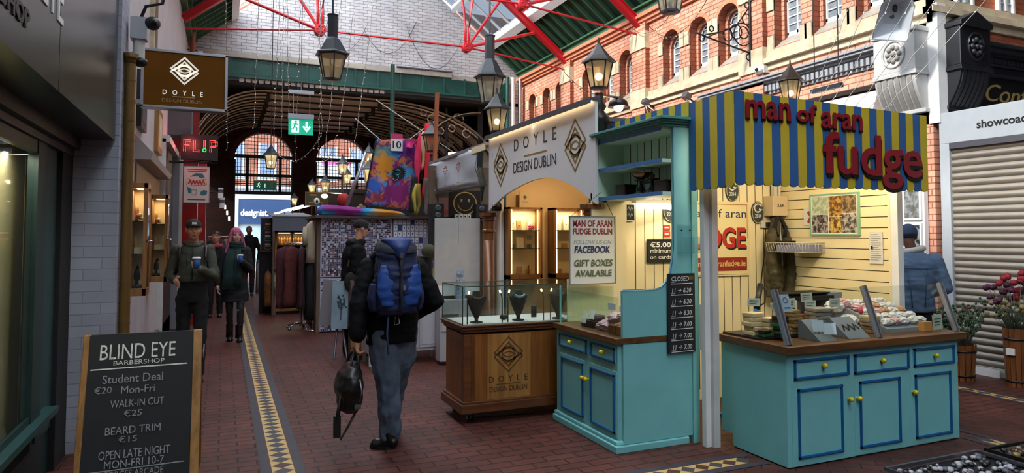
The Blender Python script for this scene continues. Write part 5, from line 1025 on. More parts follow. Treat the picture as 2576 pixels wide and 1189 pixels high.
# neon sign
t = thing('neon_sign', 'dark box sign with red neon letters and a green neon ring', 'neon sign', (-.37, 12.1, 2.83)); m = MB(); m.box(-.64, 12.0, 2.83, -.095, 12.12, 3.24, mat('neon_box', '#1c0d10', .4)); m.build('sign_box', t)
NR = glow('neon_red', '#ff5048', 1.7); NG = glow('neon_green', '#20e05a', 2.2); m = MB(); yy = 11.985; r_ = .0065
def neon(pts, mm=None): m.tube([(p[0], yy, p[1]) for p in pts], r_, mm or NR, 6)
x0 = -.60; zt, zb = 3.15, 2.96
for o_ in (0, .028):
    neon([(x0+o_, zb), (x0+o_, zt-o_), (x0+.10, zt-o_)]); neon([(x0+o_, zt-.085-o_*.6), (x0+.085, zt-.085-o_*.6)])
    neon([(x0+.14+o_, zt), (x0+.14+o_, zb+o_), (x0+.235, zb+o_)])
neon([(x0+.295, zt), (x0+.295, zb+.075)]); neon([(x0+.318, zt), (x0+.318, zb+.075)])
for o_ in (0, .026):
    neon([(x0+.385+o_, zb), (x0+.385+o_, zt-o_), (x0+.46-o_*.3, zt-o_), (x0+.495-o_, zt-.03), (x0+.495-o_, zt-.075), (x0+.46-o_*.3, zt-.105+o_*.6), (x0+.39+o_, zt-.105+o_*.6)])
m.build('neon_letters', t, label='glowing red neon letters'); m = MB(); m.tube([(x0+.306+.026*math.cos(a), yy, zb+.03+.026*math.sin(a)) for a in [2*PI*k/12 for k in range(12)]], r_, NG, 6, closed=True); m.build('neon_ring', t, label='green neon ring')
point('neon_lamp', (-.5, 11.8, 3.1), 5, (1, .12, .10), .1)
t, T = board('hanging_poster', 'white poster board with teal and red drawings under the neon sign', 'poster', FY(-.40, 12.05, 2.435), .37, .58, mat('poster_white', '#cdb9b2', .6), .03, M['alu'], .006); TE = mat('poster_teal', '#2f6a70', .6)
m = MB(); m.box(-.15, .235, -.001, .15, .25, .001, PR, T); m.box(-.13, .205, -.001, .14, .218, .001, PR, T); m.prism([(-.10, .12), (-.02, .18), (.08, .18), (.12, .12), (.05, .10), (.03, .135), (-.02, .14)], 'Z', 0, .002, TE, T); line(m, [(-.14, .10), (-.04, .04), (.0, .06), (.13, .09), (.15, .0), (-.15, -.03), (-.14, .10)], .008, T, mat('poster_ochre', '#b88a3a', .6)); m.prism([(-.14, -.04), (-.09, -.06), (-.07, -.14), (-.12, -.15)], 'Z', 0, .002, TE, T); line(m, [(-.08, -.09), (.0, -.09), (-.01, -.17), (-.08, -.17), (-.08, -.09)], .006, T, TE); m.prism([(.06, -.12), (.1, -.09), (.16, -.1), (.15, -.16), (.1, -.18), (.06, -.16)], 'Z', 0, .002, TE, T); line(m, [(-.12+.024*k_, .03+(.03 if k_ % 2 else -.025)) for k_ in range(11)], .022, T, PR); m.box(-.13, -.255, -.001, .13, -.243, .001, M['black'], T); m.build('printed_design', t)
m = MB(); m.cyl((-.85, 12.05, 2.79), (-.1, 12.05, 2.79), .015, M['iron']); m.tube([(-.5, 12.05, 2.79), (-.3, 12.05, 2.83), (-.15, 12.05, 2.79)], .01, M['gold'], 5); m.build('hanging_bracket', label='black iron bracket carrying the poster under the neon sign', cat='bracket')
m = MB(); m.box(-.85, 12.2, 3.25, -.5, 12.7, 4.6, mat('grey_banner', '#4a4c52', .7)); m.build('duct', label='grey duct rising on the wall behind the neon sign', cat='duct')
for k, (x, y, z, l) in enumerate(((-.55, 17.4, 5.95, 'white floodlight at the left end of the green girder'), (-.05, 15.5, 2.5, 'upper small grey spotlight beside the hanging poster'), (-.02, 15.7, 2.3, 'lower small grey spotlight beside the hanging poster'))):
    t = thing('spotlight', l, 'spotlight', (x, y, z)); m = MB(); m.bc((x, y, z), (.16, .12, .2) if k == 0 else (.1, .1, .2), M['alu'], rx=.5); m.build('lamp_body', t); m = MB(); m.bc((x, y-.06, z-.06), (.1, .02, .1), M['white']); m.build('lens', t); m = MB(); m.tube([(x, y, z), (XL, y+.1, z+.05)], .012, M['iron'], 5); m.build('arm', t)
# red downpipe on the far left corner
m = MB(); m.cyl((-.72, 17.3, 5.4), (-.72, 17.3, 6.4), .06, mat('pipe_rust', '#8a4a30', .6)); m.build('downpipe', label='short rust-red downpipe in the upper left corner by the girder', cat='pipe')
for i, z in enumerate((2.35, 2.2, 2.05)):
    m = MB(); m.bc((.05+i*.05, 19.4, z), (.04, .5, .02), M['tube_light'], rx=.2); m.build('shop_tube', label='%s of three short white tubes inside the dark shop on the left' % ('highest', 'middle', 'lowest')[i], cat='light', group='tubes in the dark shop')
# ================================================================ TRUSSES, LANTERNS, LIGHTS
def truss(Y, lab):
    t = thing('roof_truss', lab, 'roof truss', (3.62, Y, 5.8), 0, 'red roof trusses'); RP = M['red_paint']
    for sg in (-1, 1):
        X = lambda d: 3.62+sg*d      # d = distance out from the ridge line
        m = MB(); a = Vector((X(4.44), Y, 6.04)); b = Vector((X(.0), Y, 9.55)); dr = (b-a).normalized(); up = Vector((-dr.z*sg*-1, 0, abs(dr.x)))
        up = Vector((-dr.z if dr.x > 0 else dr.z, 0, abs(dr.x)))
        for (w_, d0, d1) in ((.075, -.075, -.055), (.018, -.06, .06), (.075, .055, .075)):
            vs = []
            for p in (a, b):
                for yy in (-w_, w_):
                    for d_ in (d0, d1): vs.append(p+up*d_+Vector((0, yy, 0)))
            m.add(vs, [(0, 1, 3, 2), (4, 6, 7, 5), (0, 4, 5, 1), (2, 3, 7, 6), (0, 2, 6, 4), (1, 5, 7, 3)], RP)
        m.build('rafter', t)
        c = Vector((X(1.72), Y, 6.13)); m = MB()
        m.cyl(c+Vector((0, -.10, 0)), c+Vector((0, .10, 0)), .125, RP, n=24); m.cyl(c+Vector((0, -.115, 0)), c+Vector((0, .115, 0)), .095, RP, n=20)
        for k in range(6): q = c+Vector((.07*math.cos(k*PI/3), -.12, .07*math.sin(k*PI/3))); m.sph(q, .02, RP, 7, 5)
        m.build('boss_plate', t)
        for nm, p, r_ in (('tie_rod', (X(4.4), Y, 5.84), .022), ('strut', (X(3.52), Y, 6.70), .036), ('strut', (X(2.6), Y, 7.42), .034)):
            m = MB(); d_ = (Vector(p)-c).normalized(); m.cyl(c+d_*.1, p, r_, RP, n=8); m.build(nm, t)
        for dx in (-.06, .06):
            m = MB(); m.tube([(c.x+dx*.7, Y, c.z+.08), (c.x+dx*.8, Y, c.z+.45), (c.x+dx*1.3, Y, c.z+.85), (c.x+dx*2.6, Y, c.z+1.3), (c.x+dx*3.4, Y, c.z+1.75)], .034, RP, 6); m.build('strut', t)
    m = MB(); m.cyl((3.62-1.62, Y, 6.13), (3.62+1.62, Y, 6.13), .022, RP, n=8); m.build('tie_rod', t)
truss(15.2, 'red iron roof truss nearest the white gable wall'); truss(11.9, 'red iron roof truss nearer the camera, mostly above the picture'); truss(18.05, 'red iron roof truss against the white gable wall') if False else None
for y, z0, l in ((15.05, 5.9, 'right'),): pass
def lantern(name, lab, x, y, zb, Rt, h, style, iron, gl, lit=0, group=None, rod=None, post=None):
    """hexagonal lantern; zb = bottom of the glazed body"""
    t = thing(name, lab, 'lantern', (x, y, zb), 0, group); c = (x, y, zb); Rb = Rt*.58; ph = PI/6
    m = MB(); m.lathe([(Rb, 0), (Rt*.94, h)], c, gl, 6, False, ph=ph); m.build('glass_panes', t)
    m = MB()
    for k in range(6):
        a = 2*PI*k/6+ph; m.cyl((x+Rb*1.02*math.cos(a), y+Rb*1.02*math.sin(a), zb), (x+Rt*.97*math.cos(a), y+Rt*.97*math.sin(a), zb+h), Rt*.05, iron, n=5)
    m.lathe([(Rb*.5, -.06*h), (Rb*1.08, -.01), (Rb*1.1, .03*h), (Rb*.9, .04*h)], c, iron, 6, False, ph=ph); m.lathe([(Rt*.9, h*.96), (Rt*1.02, h*.97), (Rt*1.12, h*1.03), (Rt*.9, h*1.04)], c, iron, 6, False, ph=ph); m.build('frame', t)
    m = MB()
    if style == 'hang': m.lathe([(Rt*1.22, h*1.0), (Rt*1.2, h*1.05), (Rt*1.0, h*1.12), (Rt*.52, h*1.62), (Rt*.36, h*1.72), (Rt*.36, h*2.6), (Rt*.40, h*2.62), (Rt*.40, h*2.66)], c, iron, 6, False, ph=ph)
    else: m.lathe([(Rt*1.22, h*1.0), (Rt*1.2, h*1.05), (Rt*.85, h*1.22), (Rt*.42, h*1.52), (Rt*.2, h*1.68), (Rt*.17, h*1.74), (Rt*.1, h*1.76), (Rt*.05, h*2.0)], c, iron, 6, False, ph=ph)
    m.build('cap', t)
    m = MB(); m.cyl((x, y, zb), (x, y, zb+h*.28), Rt*.11, iron); m.build('lamp_holder', t)
    m = MB(); m.sph((x, y, zb+h*.45), Rt*.27, M['bulb_warm'] if lit else mat('bulb_off', '#d8d4c4', .3), 10, 8); m.build('bulb', t)
    if lit: point(name+'_light', (x, y, zb+h*.45), lit, (1, .82, .58), Rt*.28)
    if rod: m = MB(); m.cyl((x, y, zb+h*2.5), (x, y, rod), .014, iron, n=6); m.build('hanging_rod', t)
    if post:
        m = MB(); p0, pr = post; m.lathe([(pr*1.3, p0-zb), (pr*1.3, p0-zb+.08), (pr, p0-zb+.1), (pr, -.34), (pr*1.25, -.32), (pr*1.25, -.28), (pr*.6, -.22), (pr*.9, -.18), (pr*.5, -.12), (pr*.55, -.05)], c, iron, 8, True); m.build('post', t)
    return t
mat_lamp_cream = glass('lamp_glass_cream', (.85, .80, .62), .1, .1, .5, (.85, .78, .58))
lantern('hanging_lantern', 'hanging hexagonal lantern with tall chimney left, in front of the red tie rods', 1.43, 10, 3.88, .215, .36, 'hang', M['lamp_iron'], mat_lamp_cream, 0, 'hanging lanterns', 8.1)
lantern('hanging_lantern', 'hanging hexagonal lantern with tall chimney above the white arched sign', 3.78, 9.7, 3.66, .215, .40, 'hang', M['lamp_iron'], M['lamp_glass_pale'], 0, 'hanging lanterns', 9.7)
lantern('hanging_lantern', 'hanging lantern cut off by the top edge above the brick windows', 4.60, 6.2, 4.13, .18, .34, 'hang', M['lamp_iron'], M['lamp_glass_pale'], 0, 'hanging lanterns', 9.0)
lantern('post_lantern', 'brown post lantern with lit bulb at the near end of the white sign', 3.235, 5.47, 3.0, .135, .24, 'cap', M['brown_iron'], M['lamp_glass'], 3, 'post lanterns', None, (1.92, .08))
lantern('post_lantern', 'dark post lantern with lit bulb at the far end of the white sign', 3.16, 7.86, 2.92, .14, .28, 'cap', M['black'], M['lamp_glass'], 2, 'post lanterns', None, (1.92, .05))
lantern('post_lantern', 'dark unlit post lantern beside the red scarves', 3.12, 10.6, 2.98, .155, .26, 'cap', M['lamp_iron'], M['lamp_glass'], 0, 'post lanterns', None, (1.0, .055))
lantern('post_lantern', 'brown post lantern with lit bulb rising behind the striped awning', 6.48, 6.3, 3.26, .14, .27, 'cap', M['brown_iron'], M['lamp_glass'], 3, 'post lanterns', None, (.0, .06))
for x, y, z, r_, li, l in ((.98, 16.2, 3.12, .16, 120, 'lit lantern hanging before the left arched window of the passage'), (2.55, 16, 3.02, .13, 100, 'left of the cluster of small lit lanterns behind the tapestry'), (2.72, 16.4, 2.85, .11, 100, 'lower lit lantern of the cluster behind the tapestry'), (3.16, 16, 3.28, .14, 80, 'topmost lit lantern of the cluster behind the tapestry'), (3.1, 15.6, 2.82, .16, 120, 'right hand lit lantern of the cluster, next to the tapestry'), (2.2, 16.3, 2.62, .12, 100, 'small lit lantern above the dark green oval sign'), (1.96, 16.8, 2.62, .10, 60, 'dim small lantern left of the dark green oval sign'), (1.62, 17.5, 2.35, .09, 80, 'lowest small lit lantern by the dark pier of the passage')):
    t = lantern('small_lantern', l, x, y, z, r_, r_*1.9, 'cap', M['lamp_iron'], M['lamp_glass'], li, 'small far lanterns', None)
    m = MB(); m.cyl((x, y, z+r_*3.6) if x < 1 else (x, y, 0), (x, y, 7.78) if x < 1 else (x, y, z), .008 if x < 1 else .02, M['iron'], n=6); m.build('hanging_rod' if x < 1 else 'post', t)
# warm flood lamp on the iron bracket by the brown post lantern
t = thing('flood_lamp', 'lit warm flood lamp on a dark shelf behind the brown post lantern', 'lamp', (3.75, 5.9, 2.93)); m = MB(); m.lathe([(.03, .10), (.09, .06), (.11, 0), (.10, 0)], (3.72, 5.9, 2.93), M['brown_iron'], 14); m.cyl((3.72, 5.9, 3.03), (3.3, 5.55, 2.95), .012, M['brown_iron']); m.build('shade', t); m = MB(); m.sph((3.72, 5.9, 2.93), .05, M['bulb_warm']); m.build('bulb', t); point('flood_light', (3.72, 5.86, 2.9), 6, (1, .7, .35), .05)
m = MB(); m.box(3.3, 5.52, 2.56, 4.4, 6.3, 2.70, mat('canopy_brown', '#2a221e', .7)); m.prism([(5.5, 2.70), (6.3, 2.76), (5.6, 2.76)], 'X', 3.32, 4.6, M['canopy_brown']); m.build('brown_canopy', label='dark brown canopy board behind the shelf cabinet', cat='canopy')
# exit signs
def runner(m, T, mm):
    m.sph((0, 0, 0), (.02, .02, .004), mm, 8, 4, T=T @ Matrix.Translation((.01, .085, 0))); line(m, [(0, .065), (-.015, .0)], .03, T, mm); line(m, [(-.015, 0), (.03, -.03), (.02, -.09)], .02, T, mm); line(m, [(-.015, 0), (-.04, -.05), (-.075, -.05)], .02, T, mm); line(m, [(-.05, .02), (-.03, .055), (.02, .05), (.05, .02)], .014, T, mm)
t = thing('exit_sign', 'green hanging exit sign with running figure and down arrow', 'exit sign', (1.25, 12.5, 3.4)); EG = glow('exit_green', '#16a884', .75); EW = glow('exit_white', '#dff5ec', .8)
T = FY(1.25, 12.48, 3.545); m = MB(); m.box(1.04, 12.485, 3.40, 1.46, 12.50, 3.68, EG); m.build('lit_panel', t); m = MB(); m.box(1.03, 12.45, 3.68, 1.47, 12.55, 3.77, M['alu']); m.build('housing', t)
m = MB(); m.box(-.16, -.11, 0, -.03, .11, .003, EW, T); line(m, [(.10, .09), (.10, -.02)], .04, T, EW); line(m, [(.04, .01), (.10, -.07), (.16, .01)], .035, T, EW); m.build('arrow', t); m = MB(); runner(m, T @ Matrix.Translation((-.095, .0, .004)), EG); m.build('running_figure', t)
m = MB(); m.box(1.04, 12.47, 4.14, 1.47, 12.53, 4.20, M['alu']); m.build('ceiling_bar', t); m = MB(); m.cyl((1.12, 12.5, 3.77), (1.12, 12.5, 4.14), .006, M['alu'], n=5); m.build('rod', t); m = MB(); m.cyl((1.40, 12.5, 3.77), (1.40, 12.5, 4.14), .006, M['alu'], n=5); m.build('rod', t)
m = MB(); m.tube([(1.25, 12.5, 4.2), (1.25, 12.5, 8.0)], .008, M['alu'], 5); m.build('rod', t)
t = thing('exit_sign', 'second green exit sign far off before the left passage arch', 'exit sign', (1.32, 24.8, 3.17)); EG2 = glow('exit_green_dim', '#10604a', .35); m = MB(); m.box(.97, 24.8, 3.17, 1.68, 24.85, 3.49, EG2); m.build('panel', t); m = MB(); runner(m, FY(1.12, 24.79, 3.33), EW); line(m, [(.2, .06), (.2, -.08)], .03, FY(1.12, 24.79, 3.33), EW); m.box(1.47, 24.79, 3.23, 1.58, 24.8, 3.43, mat('exit_pale', '#8fb8a4', .5)); m.build('running_figure', t); m = MB(); m.cyl((1.05, 24.82, 3.49), (1.05, 24.82, 4.3), .008, M['alu'], n=5); m.cyl((1.6, 24.82, 3.49), (1.6, 24.82, 4.3), .008, M['alu'], n=5); m.build('rods', t)
# fairy lights
WIRE = mat('fairy_wire', '#8d877e', .6); FB = mat('fairy_bulb', '#f2efe6', .3, emit='#fff4e0', es=.25)
def fairy(pts, lab, grp, wire=None, r_=.006, n=60, bulb=.009, every=1):
    P = [Vector(p) for p in pts]; seg = []; tot = sum((P[i+1]-P[i]).length for i in range(len(P)-1)); k = max(int(tot/.12), 8)
    for i in range(len(P)-1):
        c_ = max(int(k*(P[i+1]-P[i]).length/tot), 1)
        for j in range(c_): seg.append(P[i].lerp(P[i+1], j/c_)+Vector((random.uniform(-.012, .012), random.uniform(-.012, .012), 0)))
    seg.append(P[-1]); m = MB(); m.tube(seg, r_, wire or WIRE, 4); o = m.build('fairy_lights', label=lab, cat='fairy lights', group=grp)
    m = MB()
    for i, q in enumerate(seg):
        if i % every == 0: m.sph(q+Vector((random.uniform(-.02, .02), 0, random.uniform(-.03, .0))), bulb, FB, 5, 4)
    m.build('bulbs', o, kind='stuff'); return o
random.seed(4)
strands = [(-.05, .05, 3.15), (.55, .48, 3.55), (.93, .82, 3.2), (.98, .96, 3.05), (1.02, 1.1, 3.55), (1.30, 1.22, 3.0), (1.62, 1.68, 3.55), (1.75, 1.62, 3.3), (2.1, 1.75, 3.2), (2.35, 2.0, 3.6), (2.75, 2.28, 3.3)]
names = ['leftmost', 'second', 'third', 'fourth', 'fifth', 'sixth', 'seventh', 'eighth', 'ninth', 'tenth', 'rightmost']
for (x0, x1, zb), nm in zip(strands, names):
    fairy([(x0, 13.2, 7.2), (lerp(x0, x1, .4), 13.1, 5.3), (x1, 13.0, zb)], nm+' hanging strand of the fairy light curtain across the arcade', 'fairy light curtain')
def sag(a, b, d, n=10): a, b = Vector(a), Vector(b); return [a.lerp(b, i/n)-Vector((0, 0, d*4*(i/n)*(1-i/n))) for i in range(n+1)]
fairy(sag((.96, 13, 3.05), (1.68, 13, 3.5), .25), 'left looped end of the fairy light curtain below the exit sign', 'looped fairy lights'); fairy(sag((1.62, 13, 3.25), (1.95, 13, 3.5), .35), 'middle looped end of the fairy light curtain right of the exit sign', 'looped fairy lights'); fairy(sag((1.75, 13, 3.2), (2.28, 13, 3.3), .3), 'right looped end of the fairy light curtain near the tapestry', 'looped fairy lights')
for k, (a, b, d) in enumerate((((2.3, 18.18, 7.1), (3.5, 18.18, 7.3), .7), ((3.4, 18.18, 7.2), (4.9, 18.18, 7.6), .8), ((4.6, 18.18, 7.4), (6.2, 18.18, 7.2), 1.0), ((2.0, 18.18, 6.9), (2.6, 18.18, 7.6), .3))):
    fairy(sag(a, b, d, 14), '%s dark looped light string on the white gable wall' % ('left', 'middle', 'right', 'small')[k], 'gable light strings', M['iron'], .006, bulb=.007)
# facade light strings and the diagonal strings on the right
for k, (a, b, d) in enumerate((((7.85, 17.2, 5.0), (7.85, 14.0, 4.9), .4), ((7.85, 15.2, 5.9), (7.85, 12.2, 4.6), .3), ((7.9, 12, 6.0), (7.85, 10.5, 5.9), .25), ((7.99, 11.6, 6.0), (7.99, 9.6, 5.95), .5))):
    fairy(sag(a, b, d, 14), '%s light string draped along the brick facade' % ('farthest', 'second', 'third', 'nearest')[k], 'facade light strings', M['iron'], .006, bulb=.008)
for k in range(7):
    y0 = 4.9+k*.22
    fairy(sag((7.2, y0+.9-.05*k, 2.95+.05*k), (6.4, y0-2.2+.1*k, 4.9+.1*k), .1, 8), '%s diagonal light string crossing in front of the black shop front' % ('first', 'second', 'third', 'fourth', 'fifth', 'sixth', 'seventh')[k], 'diagonal light strings', mat('wire_white', '#b9b9bd', .6), .0035, bulb=.008, every=3)
# masts and lines by the market stall
m = MB(); m.cyl((3.1, 13.35, 0), (3.1, 13.35, 5.05), .045, M['green_beam']); m.build('green_mast', label='tall thin green pole rising before the green girder', cat='pole')
m = MB(); m.cyl((3.15, 10.72, 1.2), (3.1, 10.25, 3.88), .035, mat('pole_rust', '#a05a38', .6)); m.build('rusty_pole', label='leaning rust-orange pole beside the red scarves', cat='pole')
m = MB(); m.tube([(2.75, 13.3, 4.3), (4.9, 13.1, 2.95)], .012, M['stone_grey'], 5); m.build('guy_rope', label='long pale rope slanting down to the right behind the tapestry', cat='rope')
m = MB(); m.tube([(2.35, 13.3, 3.9), (2.9, 12.6, 3.25)], .012, M['stone_grey'], 5); m.build('guy_rope', label='short pale pole slanting down behind the price sign', cat='rope')
m = MB(); m.tube([(2.4, 11.6, 3.24), (3.0, 11.55, 3.3), (3.4, 11.4, 3.62)], .01, M['stone_grey'], 5); m.build('hanging_line', label='pale line from which tapestry and scarves hang', cat='rope')
m = MB(); m.tube([(1.95, 11.8, 2.1), (2.28, 11.8, 3.05)], .03, M['alu'], 6); m.build('stall_pole', label='pale sloping pole left of the tapestry', cat='pole')
# grey pipes in the far right corner by the gable
for x, r_, c_, l in ((7.55, .06, 'green_beam', 'green pipe'), (7.72, .07, 'white', 'white downpipe'), (7.95, .06, 'alu', 'grey downpipe')):
    m = MB(); m.cyl((x, 17.95, 0), (x, 17.95, 6.2), r_, M[c_]); m.build('downpipe', label=l+' in the corner between gable and brick facade', cat='pipe', group='corner pipes')
# ================================================================ MARKET STALLS DOWN THE ARCADE
def tiedye(nm, stops, sc_=2.2, dist=1.8, blobs=()):
    m_, nt, b_, N, L = new_mat(nm); g = N.new('ShaderNodeNewGeometry'); n_ = N.new('ShaderNodeTexNoise'); n_.inputs['Scale'].default_value = sc_; n_.inputs['Detail'].default_value = 5; n_.inputs['Distortion'].default_value = dist; L.new(g.outputs['Position'], n_.inputs['Vector'])
    cr = N.new('ShaderNodeValToRGB'); el = cr.color_ramp.elements
    while len(el) < len(stops): el.new(.5)
    for e, (p, c) in zip(el, stops): e.position = p; e.color = (*rgb(c), 1)
    L.new(n_.outputs[0], cr.inputs[0]); out = cr.outputs[0]
    for (cx, cy, cz, r_, c) in blobs:
        vm = N.new('ShaderNodeVectorMath'); vm.operation = 'DISTANCE'; vm.inputs[1].default_value = (cx, cy, cz); L.new(g.outputs['Position'], vm.inputs[0]); n3 = N.new('ShaderNodeTexNoise'); n3.inputs['Scale'].default_value = 9; n3.inputs['Detail'].default_value = 5; L.new(g.outputs['Position'], n3.inputs['Vector'])
        ad = N.new('ShaderNodeMath'); ad.operation = 'MULTIPLY_ADD'; ad.inputs[1].default_value = .45; L.new(n3.outputs[0], ad.inputs[0]); L.new(vm.outputs['Value'], ad.inputs[2])
        mr = N.new('ShaderNodeMapRange'); mr.inputs[1].default_value = r_+.18; mr.inputs[2].default_value = r_+.28; mr.inputs[3].default_value = 1; mr.inputs[4].default_value = 0; L.new(ad.outputs[0], mr.inputs[0])
        mx = N.new('ShaderNodeMix'); mx.data_type = 'RGBA'; mx.inputs[7].default_value = (*rgb(c), 1); L.new(mr.outputs[0], mx.inputs[0]); L.new(out, mx.inputs[6]); out = mx.outputs[2]
    L.new(out, b_.inputs['Base Color']); b_.inputs['Roughness'].default_value = .85; MATS[nm] = m_; return m_
TD = tiedye('tiedye_wall', [(.30, '#2a3a9a'), (.38, '#2f8fc0'), (.43, '#6a1a6a'), (.50, '#8a1460'), (.56, '#c07a1a'), (.60, '#7a2a50'), (.66, '#2a2a7a'), (.72, '#3a9ab0')], 5.0, .5, ((2.52, 11.56, 3.02, .14, '#3a7a78'), (2.56, 11.56, 2.84, .17, '#c8821c'), (2.50, 11.56, 2.62, .10, '#c8821c'), (2.97, 11.56, 2.72, .12, '#2f8fb8'), (2.78, 11.56, 2.36, .20, '#7a1460'), (2.38, 11.56, 2.45, .12, '#2a5ab0'), (2.98, 11.56, 3.1, .16, '#5a1470'), (2.45, 11.56, 2.24, .08, '#8a2a30')))
t = thing('tapestry', 'bright tie-dyed tapestry with a black sunburst hanging above the stall', 'tapestry', (2.72, 11.58, 2.05)); m = MB(); nx, nz = 20, 18; P = []
def tp(u, v):      # u across, v up
    xb = lerp(2.19, 3.02, u); xt = lerp(2.41, 3.24, u); return Vector((lerp(xb, xt, v), 11.56+.025*math.sin(u*14+v*2)*(1-.4*v)+.03*noise.noise(Vector((u*3, v*3, 1))), lerp(lerp(2.13, 2.03, u), lerp(3.27, 3.31, u), v)-.02*math.sin(u*PI*3)*v))
for j in range(nz+1):
    for i in range(nx+1): P.append(tp(i/nx, j/nz))
m.add(P, [(j*(nx+1)+i, j*(nx+1)+i+1, (j+1)*(nx+1)+i+1, (j+1)*(nx+1)+i) for j in range(nz) for i in range(nx)], TD, True); o = m.build('cloth', t, fix=False); k = o.modifiers.new('thick', 'SOLIDIFY'); k.thickness = .006
def on(u, v, d=-.012): p = tp(u, v); return (p.x, p.y+d-.006, p.z)
m = MB(); cu, cv = .60, .51; BKC = M['black_soft']; ORG = mat('dye_orange', '#c8821c', .85)
vs = [on(cu+.02*0, cv)]; n = 40
ring = [on(cu+(.10 if k_ % 2 else .165)*math.cos(2*PI*k_/n), cv+(.10 if k_ % 2 else .165)*.72*math.sin(2*PI*k_/n)) for k_ in range(n)]
m.add(vs+ring, [(0, 1+k_, 1+(k_+1) % n) for k_ in range(n)], BKC)
P2 = [on(cu+.05*math.cos(a)-.02, cv+.04*math.sin(a), -.02) for a in [R(140)-R(280)*k_/10 for k_ in range(11)]]+[on(cu-.04+.055*math.cos(a), cv-.07+.045*math.sin(a), -.02) for a in [R(80)-R(240)*k_/10 for k_ in range(11)]]
m.tube(P2, .008, mat('dye_cyan', '#3a9aa0', .8), 4); m.build('sunburst', t, label='black printed sunburst')
m = MB()
for (a, b) in (((0, 0), (1, 0)), ((0, 0), (0, 1))): m.tube([on(lerp(a[0], b[0], k_/8), lerp(a[1], b[1], k_/8), -.004) for k_ in range(9)], .014, BKC, 4)
m.build('hem', t, label='black hem')
t, T = board('price_placard', 'pink and white cardboard price sign pinned on the tapestry', 'price sign', FY(2.755, 11.50, 3.22), .20, .30, mat('placard_white', '#d4cfd2', .7), .006)
m = MB(); m.box(-.1, .06, -.001, .1, .15, .001, mat('placard_pink', '#b83060', .7), T); m.build('pink_band', t); write(t, T, [('2 for', 0, .10, .13, .055, .01, M['white']), ('10', 0, -.04, .15, .13, .004, BKC)], BKC)
def scarf(x0, x1, z0, z1, y, m_, lab, w_=.06, seed=0):
    rows = []; n = 9
    for i in range(n+1):
        f = i/n; rows.append(((lerp(x0, x1, f)+.02*math.sin(f*6+seed), y+.02*math.sin(f*4+seed), lerp(z0, z1, f)), (w_*(.6+.5*math.sin(PI*min(f*1.3+.15, 1))), 0, 0), (0, .035, 0)))
    cloth_rows(rows, 14, m_, wr=.5, seed=seed).build('scarf', label=lab, cat='scarf', group='hanging scarves')
for i, (x0, x1, z0, z1, c, w_, l) in enumerate(((3.10, 3.06, 3.28, 3.12, '#c42a70', .09, 'short pink scarf bunched over the top right of the tapestry'), (3.26, 3.16, 3.40, 2.30, '#c81f50', .06, 'long crimson scarf right of the tapestry'), (3.30, 3.26, 3.42, 2.75, '#b89868', .04, 'slim cream scarf between the red ones'), (3.40, 3.32, 3.56, 2.22, '#d01f30', .085, 'broad bright red scarf furthest right'), (3.12, 3.08, 2.62, 2.0, '#101010', .06, 'black scarf below the red ones'), (3.14, 3.10, 2.5, 1.98, '#a89438', .035, 'mustard scarf below the crimson one'), (3.20, 3.16, 2.5, 1.96, '#8a7a30', .035, 'olive yellow scarf below the red ones'), (3.34, 3.32, 2.6, 1.96, '#6a6460', .05, 'grey scarf at the right of the bunch'))):
    scarf(x0-.09, x1-.09, z0, z1, 11.42-.02*i, mat('scarf%d' % i, c, .8, var=.15, vs=8), l, w_, i*1.7)
TD2 = tiedye('tiedye_roll', [(.33, '#7a1a6a'), (.42, '#8a2a80'), (.47, '#2a6ab0'), (.52, '#2aa0c0'), (.57, '#c8902a'), (.66, '#c8781a'), (.72, '#2f8fb0')], 1.3, 1.0)
m = cloth_rows([((1.42, 11.5, 2.0), (0, .02, 0), (0, 0, .03)), ((1.50, 11.5, 2.02), (0, .09, 0), (0, 0, .09)), ((1.75, 11.5, 2.02), (0, .10, 0), (0, 0, .085)), ((2.1, 11.5, 2.0), (0, .1, 0), (0, 0, .075)), ((2.5, 11.5, 1.99), (0, .10, 0), (0, 0, .065)), ((2.8, 11.5, 1.975), (0, .08, 0), (0, 0, .045)), ((2.9, 11.5, 1.96), (0, .03, 0), (0, 0, .02))], 20, TD2, wr=.4); m.build('cloth_roll', label='long bundle of tie-dyed cloth lying along the stall roof edge', cat='cloth')
m = MB(); m.sph((2.1, 13, 2.27), (.13, .12, .14), mat('bag_red', '#a01a1e', .7, var=.3, vs=14)); m.build('red_bag', label='red patterned bag hanging behind the tie-dyed bundle', cat='bag')
m = MB()
for i in range(8): m.sph((2.35+.05*math.sin(i*2.1), 12.6, 2.12+.03*math.cos(i*1.7)), .045, mat('soft_beige', '#8f7a6a', .9), 7, 5)
m.build('soft_ornament', label='bunch of beige soft ornaments right of the red bag', cat='ornament')
m = MB(); m.sph((1.42, 11.5, 2.17), (.05, .04, .06), M['paper']); m.sph((1.42, 11.47, 2.17), (.02, .02, .03), M['black']); m.build('doll_head', label='small black and white ornament at the left end of the tie-dyed bundle', cat='ornament')
